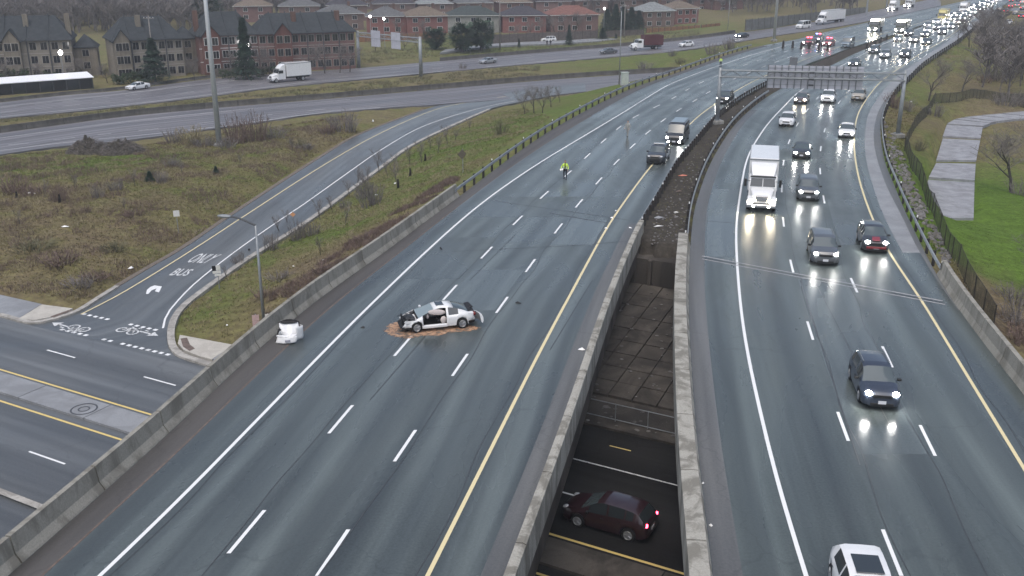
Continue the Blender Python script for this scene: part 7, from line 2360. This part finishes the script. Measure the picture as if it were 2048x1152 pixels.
# the far wood behind everything, one brown mass
def wood(name, px0, px1, py0, py1, n, h0, h1, label, seed, zg=-4.0):
    rr = random.Random(seed)
    protos = []
    for k in range(5):
        out = []
        grow(random.Random(90 + k), Vector((0, 0, 0)), Vector((0, 0, 1)), 2.4, .14, 3, out, .55, 3, .14, .045)
        V, F = segs_mesh([s[:4] for s in out], 3)
        V = V * (1 / V[:, 2].max())
        protos.append((V, F))
    VV, FF = [], []; c = 0
    for _ in range(n):
        a, b = rr.uniform(px0, px1), rr.uniform(py0, py1)
        x, y, z = G(a, b, zg)
        V, F = protos[rr.randrange(5)]
        h = rr.uniform(h0, h1); w = h * rr.uniform(.8, 1.2); t = rr.uniform(0, 6.28)
        ca, sa = math.cos(t), math.sin(t)
        q = np.c_[(V[:, 0] * ca - V[:, 1] * sa) * w + x, (V[:, 0] * sa + V[:, 1] * ca) * w + y, V[:, 2] * h + z]
        VV.append(q); FF.append(F + c); c += len(q)
    o = tri_mesh(name, np.vstack(VV), np.vstack(FF), M['twig_grey'])
    return tag(o, label, "wood", kind='stuff')
wood("woods", -150, 400, -12, 66, 900, 7, 12, "bare brown wood behind the beige townhouses", 1)
wood("woods", 395, 720, -12, 40, 380, 7, 11, "bare brown wood behind the red brick townhouses", 2)
wood("woods", 720, 1560, -16, 26, 260, 6, 10, "bare trees among the distant roofs", 3, -3.0)
wood("woods", 1460, 1720, -4, 26, 130, 7, 12, "bare wood behind the distant noise wall", 4, -1.5)
wood("woods", 1965, 2160, 70, 190, 60, 5, 9, "thin bare scrub wood at the frame edge beside the lawn", 5, -2.5)

# ------------------------------------------------------------------ tufts of rough grass
def tufts(name, poly_pix, n, h0, h1, label, zg=-4.5, seed=1):
    rng = np.random.default_rng(seed)
    W = np.array([T(a, b, zg)[:2] for a, b in poly_pix])
    lo, hi = W.min(0), W.max(0)
    P = rng.uniform(lo, hi, (n * 6, 2))
    P = P[in_poly(P[:, 0], P[:, 1], W)][:n]
    n = len(P)
    from_ = np.array([TZ(x, y) for x, y in P])
    ix = np.clip(np.searchsorted(gx, P[:, 0]), 0, nx - 1); iy = np.clip(np.searchsorted(gy, P[:, 1]), 0, len(gy) - 1)
    g = green[iy * nx + ix]
    V, GR = [], []
    for k in range(3):
        a = rng.uniform(0, 6.28, n); h = rng.uniform(h0, h1, n); w = h * rng.uniform(.18, .4, n); ln = rng.uniform(-.6, .6, (n, 2)) * h[:, None]
        o = rng.uniform(-.15, .15, (n, 2))
        b = np.c_[P + o, from_ - .02]
        u = np.c_[np.cos(a), np.sin(a), np.zeros(n)] * w[:, None]
        V += [b - u, b + u, b + np.c_[ln, h]]
        GR += [g, g, g]
    V = np.stack(V, 1).reshape(-1, 3); GR = np.stack(GR, 1).ravel() + rng.normal(0, .12, n * 9)
    F = np.arange(len(V)).reshape(-1, 3)
    o = tri_mesh(name, V, F, gm)
    at = o.data.attributes.new("green", 'FLOAT', 'POINT'); at.data.foreach_set("value", GR.astype(np.float32))
    at = o.data.attributes.new("soil", 'FLOAT', 'POINT'); at.data.foreach_set("value", np.zeros(len(V), np.float32))
    return tag(o, label, "grass", kind='stuff')
tufts("grass", [(-60, 322), (-60, 575), (60, 588), (150, 608), (240, 565), (370, 488), (495, 402), (640, 305), (720, 262), (690, 232), (520, 258), (300, 288), (60, 306)], 34000, .05, .17, "rough dry grass of the left field", -5.0, 1)
tufts("grass", [(365, 660), (470, 686), (560, 632), (650, 562), (760, 474), (920, 358), (1100, 235), (1050, 215), (980, 225), (880, 268), (760, 345), (620, 440), (480, 525), (390, 585), (362, 620)], 18000, .04, .15, "rough grass of the wedge between ramp and barrier", -4.5, 2)
tufts("grass", [(1880, 440), (1960, 560), (2060, 640), (2060, 250), (1960, 262), (1950, 440)], 9000, .03, .08, "green lawn grass beside the path", -3.5, 3)
tufts("grass", [(1770, 240), (1765, 300), (1850, 470), (1880, 520), (1950, 600), (1920, 540), (1850, 420), (1800, 300), (1850, 220), (1800, 190)], 4000, .06, .22, "rough grass on the bank below the guard rail", -1.8, 4)
tufts("grass", [(1298, 480), (1310, 420), (1345, 362), (1400, 290), (1480, 215), (1530, 183), (1500, 215), (1440, 280), (1390, 380), (1366, 478)], 1500, .04, .14, "thin weeds in the median soil", -.1, 5)

def dead_grass(name, poly_pix, n, h0, h1, label, m, zg=-4.5, seed=1, thr=.05, flat_=.8):
    rng = np.random.default_rng(seed)
    W = np.array([T(a, b, zg)[:2] for a, b in poly_pix])
    lo, hi = W.min(0), W.max(0)
    P = rng.uniform(lo, hi, (n * 14, 2))
    P = P[in_poly(P[:, 0], P[:, 1], W)]
    k = np.array([mnoise.fractal(Vector((x * .22 + seed * 5, y * .22, 0)), 1.0, 2.0, 3) > thr for x, y in P[:n * 6]])
    P = P[:n * 6][k][:n]
    n = len(P)
    z = np.array([TZ(x, y) for x, y in P])
    V = []
    for q in range(5):
        a = rng.uniform(0, 6.28, n); h = rng.uniform(h0, h1, n); w = rng.uniform(.012, .03, n)
        ln = rng.normal(0, flat_, (n, 2)) * h[:, None]
        b = np.c_[P + rng.uniform(-.18, .18, (n, 2)), z - .02]
        u = np.c_[np.cos(a), np.sin(a), np.zeros(n)] * w[:, None]
        V += [b - u, b + u, b + np.c_[ln, h]]
    V = np.stack(V, 1).reshape(-1, 3)
    o = tri_mesh(name, V, np.arange(len(V)).reshape(-1, 3), M[m])
    return tag(o, label, "grass", kind='stuff')
FIELD = [(-60, 322), (-60, 575), (60, 588), (150, 608), (240, 565), (370, 488), (495, 402), (640, 305), (720, 262), (690, 232), (520, 258), (300, 288), (60, 306)]
WEDGE = [(365, 660), (470, 686), (560, 632), (650, 562), (760, 474), (920, 358), (1100, 235), (1050, 215), (980, 225), (880, 268), (760, 345), (620, 440), (480, 525), (390, 585), (362, 620)]
dead_grass("dead_grass", FIELD, 9000, .12, .42, "pale dead grass lying in patches over the left field", 'straw', -5.0, 11, .02)
dead_grass("dead_grass", WEDGE, 5000, .10, .34, "pale dead grass lying in patches over the wedge", 'straw', -4.5, 12, .05)
dead_grass("dead_grass", [(1770, 240), (1765, 300), (1850, 470), (1880, 520), (1950, 600), (1920, 540), (1850, 420), (1800, 300), (1850, 220), (1930, 100), (1900, 90), (1800, 190)], 2600, .12, .36, "pale dead grass on the bank below the guard rail", 'straw', -1.8, 13, .0)
dead_grass("undergrowth", FIELD, 6000, .15, .55, "brown dead stalks standing in patches in the left field", 'twig_red', -5.0, 14, .12, .4)
dead_grass("undergrowth", [(520, 655), (560, 634), (650, 564), (760, 476), (920, 360), (905, 355), (760, 445), (650, 520), (540, 590)], 3200, .12, .45, "brown dead stalks on the bank behind the barrier", 'twig_red', -3.5, 15, -.1, .4)
dead_grass("undergrowth", [(0, 262), (250, 230), (650, 194), (1080, 157), (1080, 130), (900, 147), (422, 197), (0, 241)], 5000, .2, .6, "brown dead stalks on the strip between the two far roads", 'twig_olive', -4.9, 16, -.05, .4)
dead_grass("undergrowth", [(-60, 172), (150, 160), (400, 152), (720, 132), (900, 112), (1250, 88), (1400, 72), (1400, 60), (1000, 80), (700, 100), (400, 120), (-60, 130)], 9000, .25, .8, "brown dead stalks and weeds around the distant houses", 'twig_olive', -4.9, 17, -.1, .4)
dead_grass("dead_grass", [(1880, 215), (2060, 222), (2060, 120), (1990, 70), (1900, 90), (1850, 200)], 3500, .15, .5, "pale dead grass around the bare trees above the path", 'straw', -2.8, 18, .0)

# ------------------------------------------------------------------ buildings
def brick(name, c, c2=None, scale=2.2):
    m, nt, b = new_mat(name)
    t = nt.nodes.new("ShaderNodeTexBrick")
    t.inputs["Scale"].default_value = scale
    t.inputs["Color1"].default_value = (*c, 1); t.inputs["Color2"].default_value = (*(c2 or tuple(q * .75 for q in c)), 1)
    t.inputs["Mortar"].default_value = (*tuple(q * .9 + .04 for q in c), 1)
    nt.links.new(coords(nt, "Object"), t.inputs["Vector"])
    f = noise_node(nt, .6, 5, .65, world_pos(nt))
    nt.links.new(mix(nt, .5, t.outputs[0], mix(nt, 1.0, t.outputs[0], ramp_node(nt, [(.3, (.65, .65, .65)), (.7, (1.25, 1.25, 1.25))], f), 'MULTIPLY')), b.inputs["Base Color"])
    b.inputs["Roughness"].default_value = .9; b.inputs["Specular IOR Level"].default_value = .2
    return m
WALLM = {'beige': brick("beige_brick", (.22, .195, .155)), 'red': brick("red_brick", (.15, .072, .058)), 'red2': brick("bright_red_brick", (.19, .064, .050)), 'pink': brick("pink_brick", (.18, .10, .085)), 'grey': brick("grey_siding", (.25, .25, .225)), 'brown': brick("brown_brick", (.15, .09, .07))}
ROOFM = {k: flat(k + "_shingles", c, .9, .15, 0, .28, 1.2) for k, c in (('slate', (.040, .046, .050)), ('green', (.050, .062, .060)), ('grey', (.105, .108, .110)), ('brown', (.145, .118, .092)), ('red', (.17, .085, .070)), ('pale', (.19, .205, .205)), ('dark', (.052, .050, .058)))}
M['frame'] = flat("white_window_frame", (.62, .62, .60), .5, .3, 0, .05)
M['frame_dim'] = flat("stone_window_frame", (.30, .28, .25), .6, .3, 0, .08)
M['pane'] = glass_mat("dark_window_pane", (.012, .014, .017), .1)
def window(e, x, z, w, h, y=-.02, fm='frame', bars=2):
    o = MB().box((x, y, z), (w + .16, .07, h + .16), 0, .01).obj("window", M[fm], e)
    for k in range(bars):
        pw = w / bars - .05
        MB().box((x - w / 2 + (k + .5) * w / bars, y - .03, z), (pw, .03, h), 0).obj("pane", M['pane'], o)
    return o
def hip_roof(w, d, z, rise, over=.5, ridge=None, thick=.18):
    """hip roof over x 0..w, y 0..d"""
    rl = max(.1, w - d) if ridge is None else ridge
    a, b = (w - rl) / 2, (w + rl) / 2
    o = over
    V = [(-o, -o, z), (w + o, -o, z), (w + o, d + o, z), (-o, d + o, z), (a, d / 2, z + rise), (b, d / 2, z + rise)]
    V += [(x, y, zz - thick) for x, y, zz in V[:4]]
    F = [(0, 1, 5, 4), (2, 3, 4, 5), (1, 2, 5), (3, 0, 4), (6, 7, 1, 0), (7, 8, 2, 1), (8, 9, 3, 2), (9, 6, 0, 3), (9, 8, 7, 6)]
    return V, F
def gable(e, x0, x1, z, rise, wm, rm, proj=1.0, base=0.0):
    """a front gable bay: wall with a peak and its own little roof"""
    xm = (x0 + x1) / 2
    V = [(x0, -proj, base), (x1, -proj, base), (x1, -proj, z), (xm, -proj, z + rise), (x0, -proj, z), (x0, 1.2, base), (x1, 1.2, base), (x1, 1.2, z), (xm, 4.2, z + rise), (x0, 1.2, z)]
    build("bay_wall", V, [(0, 1, 2, 3, 4), (1, 6, 7, 2), (5, 0, 4, 9)], wm, e)
    o = .3
    W = [(x0 - o, -proj - o, z - o * .8), (xm, -proj - o, z + rise + .12), (x1 + o, -proj - o, z - o * .8), (x0 - o, 3.4, z - o * .8), (xm, 5.2, z + rise + .12), (x1 + o, 3.4, z - o * .8)]
    W += [(x, y, zz - .16) for x, y, zz in W]
    build("bay_roof", W, [(0, 1, 4, 3), (1, 2, 5, 4), (6, 7, 1, 0), (7, 8, 2, 1), (9, 6, 0, 3), (8, 11, 5, 2), (9, 10, 7, 6), (10, 11, 8, 7)], rm, e)
def frame_from(pa, pb, z):
    a, b = Vector(G(*pa, z)), Vector(G(*pb, z))
    d = b - a
    return a, math.atan2(d.y, d.x), d.length
def house(pa, pb, z, label, wall, roof, hw=5.4, depth=10.0, rise=2.6, chim=True, wins=((.2, 2), (.5, 2), (.8, 2)), door=False, ridge=None, over=.5):
    a, yaw, w = frame_from(pa, pb, z)
    e = empty("house", a, yaw, label, "house")
    mb = MB().box((w / 2, depth / 2, hw / 2 - .5), (w, depth, hw + 1.0))
    mb.obj("wall", WALLM[wall], e)
    V, F = hip_roof(w, depth, hw + .02, rise, over, ridge)
    r = build("roof", V, F, ROOFM[roof], e)
    if chim:
        MB().box((w * .72, depth * .45, hw + rise * .75), (.8, .8, rise * .9 + .9)).obj("chimney", WALLM['brown'], r)
    for f, n in wins:
        window(e, w * f, hw - 1.35, 1.5, 1.25, bars=n)
        if hw > 4: window(e, w * f, 1.35, 1.6, 1.3, bars=n)
    MB().box((w / 2, -.10 - over, hw - .12), (w + over * 2, .12, .14)).obj("gutter", M['frame'], e)
    return e
def townhouses(pa, pb, z, label, wall, hw, rise, bays, units, chims, depth=11.0, storeys=3, fm='frame_dim', wing=None):
    a, yaw, w = frame_from(pa, pb, z)
    e = empty("townhouse_row", a, yaw, label, "townhouses")
    MB().box((w / 2, depth / 2, hw / 2 - .6), (w, depth, hw + 1.2)).obj("wall", WALLM[wall], e)
    V, F = hip_roof(w, depth, hw + .02, rise, .45, w - depth * .55)
    r = build("roof", V, F, ROOFM['slate'], e)
    for f in chims:
        MB().box((w * f, depth * .30, hw + rise * .62), (1.0, 1.0, rise * .95)).obj("chimney", WALLM['beige' if wall == 'beige' else 'brown'], r)
    for k in range(1, units):                        # party wall copings on the roof
        x = w * k / units
        V = [(x - .12, -.3, hw + .05), (x + .12, -.3, hw + .05), (x + .12, depth / 2, hw + rise + .15), (x - .12, depth / 2, hw + rise + .15)]
        V += [(p, q, s + .22) for p, q, s in V]
        build("party_coping", V, [(4, 5, 6, 7), (0, 1, 5, 4), (1, 2, 6, 5), (3, 0, 4, 7)], ROOFM['slate'], r)
        MB().box((x, -.12, hw / 2), (.22, .2, hw)).obj("downpipe", M['steel_dark'], e)
    bset = []
    for f0, f1, gr in bays:
        gable(e, w * f0, w * f1, hw, gr, WALLM[wall], ROOFM['slate'])
        bset.append((f0, f1))
        for s in range(storeys):
            zz = hw - 1.25 - s * hw / storeys
            for q in (.28, .72): window(e, w * (f0 + (f1 - f0) * q), zz, 1.25, 1.5, y=-1.03, fm=fm)
    for k in range(units * 2):
        f = (k + .5) / (units * 2)
        if any(b0 - .02 < f < b1 + .02 for b0, b1 in bset): continue
        for s in range(storeys):
            zz = hw - 1.25 - s * hw / storeys
            window(e, w * f, zz, 1.25, 1.45, fm=fm, bars=2)
    for s in range(1, storeys):
        MB().box((w / 2, -.03, hw - s * hw / storeys), (w, .08, .14)).obj("string_course", M[fm], e)
    MB().box((w / 2, -.5, hw - .10), (w + .9, .14, .16)).obj("gutter", M['steel_dark'], e)
    if wing:
        ww, wd, wz = wing
        MB().box((w + ww / 2, 3.5 + wd / 2, wz / 2 - .5), (ww, wd, wz + 1)).obj("wing_wall", WALLM[wall], e)
        V, F = hip_roof(ww, wd, wz + .02, rise * .55, .3)
        build("wing_roof", [(x + w, y + 3.5, zz) for x, y, zz in V], F, ROOFM['slate'], e)
        for s in range(2): window(e, w + ww / 2, wz - 1.2 - s * 2.6, 1.3, 1.3, y=3.48, fm=fm)
    return e
townhouses((-70, 166), (152, 158), -5.2, "beige brick townhouse row behind the long white roofed shed", 'beige', 8.2, 4.6, [(.39, .54, 2.2)], 5, (.30, .60, .98), wing=(4.6, 6, 6.2))
townhouses((236, 160), (372, 152), -5.2, "beige brick townhouse row with a conifer before it", 'beige', 8.0, 4.4, [(.0, .22, 2.2)], 4, (.42,), wing=(3.6, 7, 7.6))
townhouses((404, 151), (520, 145), -5.2, "red brick townhouse row with white lower windows left of the tall conifer", 'red', 8.4, 4.6, [(.05, .34, 2.2)], 4, (.02,), fm='frame')
townhouses((522, 146), (712, 137), -5.2, "long red brick townhouse row right of the tall conifer", 'red', 8.4, 4.0, [(.16, .33, 2.2)], 6, (.40, .86))
# long low shed with a white roof
def shed():
    a, yaw, w = frame_from((-60, 196), (186, 177), -5.0)
    e = empty("shed", a, yaw, "long low dark shed with a bright white roof at the far road", "shed")
    M['shed_wall'] = flat("dark_shed_wall", (.030, .036, .038), .6, .4, 0, .3, 1)
    MB().box((w / 2, 1.6, 1.05), (w, 3.2, 2.1)).obj("wall", M['shed_wall'], e)
    V = [(-.3, -.5, 2.12), (w + .3, -.5, 2.12), (w + .3, 3.9, 2.75), (-.3, 3.9, 2.75)]
    V += [(x, y, z + .14) for x, y, z in V]
    M['shed_roof'] = flat("white_metal_roof", (.78, .79, .80), .45, .4, 0, .05)
    build("roof", V, [(3, 2, 1, 0), (4, 5, 6, 7), (0, 1, 5, 4), (1, 2, 6, 5), (2, 3, 7, 6), (3, 0, 4, 7)], M['shed_roof'], e)
    for k in range(9):
        MB().box((w * (k + .5) / 9, -.03, 1.05), (w / 9 - .3, .05, 1.7), 0).obj("panel", M['glass'] if k % 2 else M['trim'], e)
    for k in range(10): MB().box((w * k / 9, -.35, 1.05), (.14, .14, 2.1)).obj("post", M['steel_dark'], e)
shed()
# detached houses
HS = [((735, 68), (812, 67), -4.4, "red brick house with grey roof behind the far sign gantry", 'red2', 'grey'), ((815, 68), (896, 66), -4.4, "red brick house with a brown hip roof", 'red2', 'brown'), ((896, 66), (998, 65), -4.4, "pale grey house with a blue grey hip roof above the broad evergreen", 'grey', 'green'), ((1006, 66), (1092, 65), -4.4, "red brick house with a dark roof behind the wooden fence", 'red2', 'dark'), ((1102, 65), (1196, 63), -4.4, "pinkish brick house with a red hip roof", 'pink', 'red'), ((1286, 56), (1348, 54), -4.0, "brown house with a pale green roof right of the conifers", 'brown', 'pale'), ((1350, 50), (1396, 48), -3.8, "red house with a grey brown roof by the orange fence", 'red2', 'brown'), ((640, 62), (728, 60), -4.4, "brown house with a grey roof behind the end of the townhouses", 'brown', 'grey')]
for h_ in HS: house(*h_)
row2 = [(655, 735, 40, 'dark'), (748, 830, 36, 'dark'), (838, 905, 36, 'pale'), (915, 985, 34, 'grey'), (1000, 1062, 33, 'brown'), (1072, 1140, 30, 'dark'), (1150, 1215, 28, 'grey'), (1226, 1285, 26, 'brown'), (1296, 1352, 26, 'grey'), (1362, 1420, 24, 'brown'), (1428, 1485, 26, 'grey'), (560, 640, 42, 'grey'), (470, 545, 42, 'brown')]
cn = {'dark': 'dark', 'pale': 'pale blue', 'grey': 'grey', 'brown': 'brown'}
pos = ["behind the townhouses' end", "behind the first red house", "behind the brown roofed house", "behind the pale grey house", "left behind the dark roofed red house", "right behind the dark roofed red house", "behind the red roofed house", "behind the conifers", "behind the pale green roofed house", "behind the house by the orange fence", "right of the orange fence house", "behind the long red townhouses, right", "behind the long red townhouses, left"]
for (a_, b_, y_, rf), ps in zip(row2, pos):
    house((a_, y_), (b_, y_ - 1), -3.6, "house with a %s hip roof %s, second row" % (cn[rf], ps), R.choice(['red', 'brown', 'pink']), rf, hw=5.2, rise=2.5, wins=((.3, 2), (.7, 2)))
for i, (a_, b_, y_, rf) in enumerate(((700, 770, 17, 'grey'), (790, 860, 15, 'pale'), (880, 950, 13, 'dark'), (965, 1035, 12, 'brown'), (1050, 1120, 10, 'grey'), (1140, 1205, 8, 'pale'), (1225, 1290, 6, 'grey'), (1305, 1370, 5, 'dark'), (1385, 1440, 4, 'pale'), (620, 690, 20, 'grey'))):
    house((a_, y_), (b_, y_ - 1), -3.0, "%s roofed house, %s from the left in the farthest row" % (cn[rf], ("second", "third", "fourth", "fifth", "sixth", "seventh", "eighth", "ninth", "tenth", "first")[i]), 'brown', rf, hw=5.2, rise=2.5, wins=((.5, 2),))
# wooden fences, panel by panel
M['board'] = flat("weathered_boards", (.115, .10, .09), .9, .15, 0, .3, 2)
M['board_orange'] = flat("orange_boards", (.24, .13, .07), .9, .15, 0, .25, 2)
M['noise'] = flat("noise_wall_panels", (.15, .155, .145), .9, .15, 0, .2, 1)
def board_fence(pa, pb, z, h, step, label, m, name="wooden_fence", cat="fence"):
    a, yaw, w = frame_from(pa, pb, z)
    e = empty(name, a, yaw, label, cat)
    n = max(1, int(round(w / step)))
    for k in range(n):
        x0, x1 = w * k / n, w * (k + 1) / n
        dz = R.uniform(-.06, .06)
        MB().box(((x0 + x1) / 2, 0, h / 2 + dz), (x1 - x0 - .16, .06, h), 0).obj("panel", M[m], e)
        MB().box((x0, 0, h / 2 + .06), (.15, .15, h + .25), 0).obj("post", M['bark'], e)
        MB().box(((x0 + x1) / 2, -.05, h * .8), (x1 - x0 - .18, .05, .12), 0).obj("rail", M[m], e)
    return e
board_fence((985, 88), (1196, 79), -4.7, 2.6, 2.6, "long weathered wooden fence below the row of houses", 'board')
board_fence((1200, 79), (1288, 75), -4.6, 2.4, 2.6, "weathered wooden fence below the conifers", 'board')
board_fence((1292, 70), (1400, 63), -4.4, 2.0, 2.6, "orange wooden fence right of the conifers", 'board_orange')
board_fence((1402, 62), (1440, 58), -4.2, 1.9, 2.6, "short orange fence section beside the street lamp", 'board_orange')
board_fence((715, 84), (880, 78), -4.7, 1.9, 2.6, "orange brown fence behind the far sign gantry", 'board_orange')
board_fence((1490, 62), (1735, 32), -2.0, 3.2, 4.0, "grey noise wall along the far carriageway", 'noise', "noise_wall", "wall")
board_fence((430, 150), (540, 145), -5.0, 1.4, 3.0, "low fence before the red brick townhouses", 'board')
# far road edge barriers
def low_barrier(pts, z, h, label):
    P = resample(catmull([G(a, b, z if not callable(z) else z(a)) for a, b in pts], 6), step=6.0)
    e = empty("road_barrier", P[0], 0, label, "barrier")
    for i in range(len(P) - 1):
        a, b = P[i] - P[0], P[i + 1] - P[0]
        t = (b - a) / np.linalg.norm(b - a); n = np.array([-t[1], t[0], 0])
        rings = [[tuple(p + n * s + [0, 0, zz]) for s, zz in ((-.25, -.2), (-.10, h * .4), (-.08, h), (.08, h), (.10, h * .4), (.25, -.2))] for p in (a + t * .03, b - t * .03)]
        MB().loft(rings).obj("segment", M['barrier_dark'], e)
M['barrier_dark'] = concrete("old_barrier_concrete", (.115, .11, .10), (.06, .057, .052), .6)
low_barrier([(-200, 291), (0, 264), (125, 247), (250, 231), (450, 212), (650, 196), (880, 176), (1080, 159), (1240, 148), (1360, 141)], -5.0, .85, "dark concrete barrier along the grass strip side of the empty road")
low_barrier([(880, 122), (1080, 105), (1255, 91), (1392, 77), (1470, 66)], zf1, .85, "dark concrete barrier along the house side of the far carriageway")
low_barrier([(-150, 218), (0, 203), (125, 189), (250, 178), (400, 157), (525, 147)], -5.0, .5, "low barrier between the far carriageway and the townhouses")
# service lane behind the far carriageway
srv, SVL, SVR = pix_ribbon("access_road", [(890, 101), (1000, 88), (1180, 79), (1392, 59), (1490, 51)], [(880, 107), (1000, 93), (1180, 85), (1392, 65), (1495, 56)], [-4.75, -4.7, -4.5, -4.0, -3.2], M['band'], "pale access road below the wooden fence", dz=.25)
# thin wires over the townhouses
for (a, za), (b, zb) in ((((0, 42), 4), ((512, 22), 4)), (((0, 50), 3), ((300, 28), 5))):
    pa_, pb_ = Vector(G(a[0], a[1] + 60, -5)), Vector(G(b[0], b[1] + 60, -5))

# ------------------------------------------------------------------ the damp air
def haze():
    mb = MB().box((0, 400, 0), (1500, 1300, 36))
    mb.v = [(x, y, -8.5 if z < 0 else 32.5) for x, y, z in mb.v]
    m = bpy.data.materials.new("damp_air"); m.use_nodes = True
    nt = m.node_tree; nt.nodes.clear()
    o = nt.nodes.new("ShaderNodeOutputMaterial"); v = nt.nodes.new("ShaderNodeVolumePrincipled")
    v.inputs["Color"].default_value = (.80, .84, .90, 1)
    v.inputs["Density"].default_value = .00040
    nt.links.new(v.outputs[0], o.inputs["Volume"])
    tag(mb.obj("haze", m), "thin damp haze over the whole valley", "haze", kind='stuff')
haze()
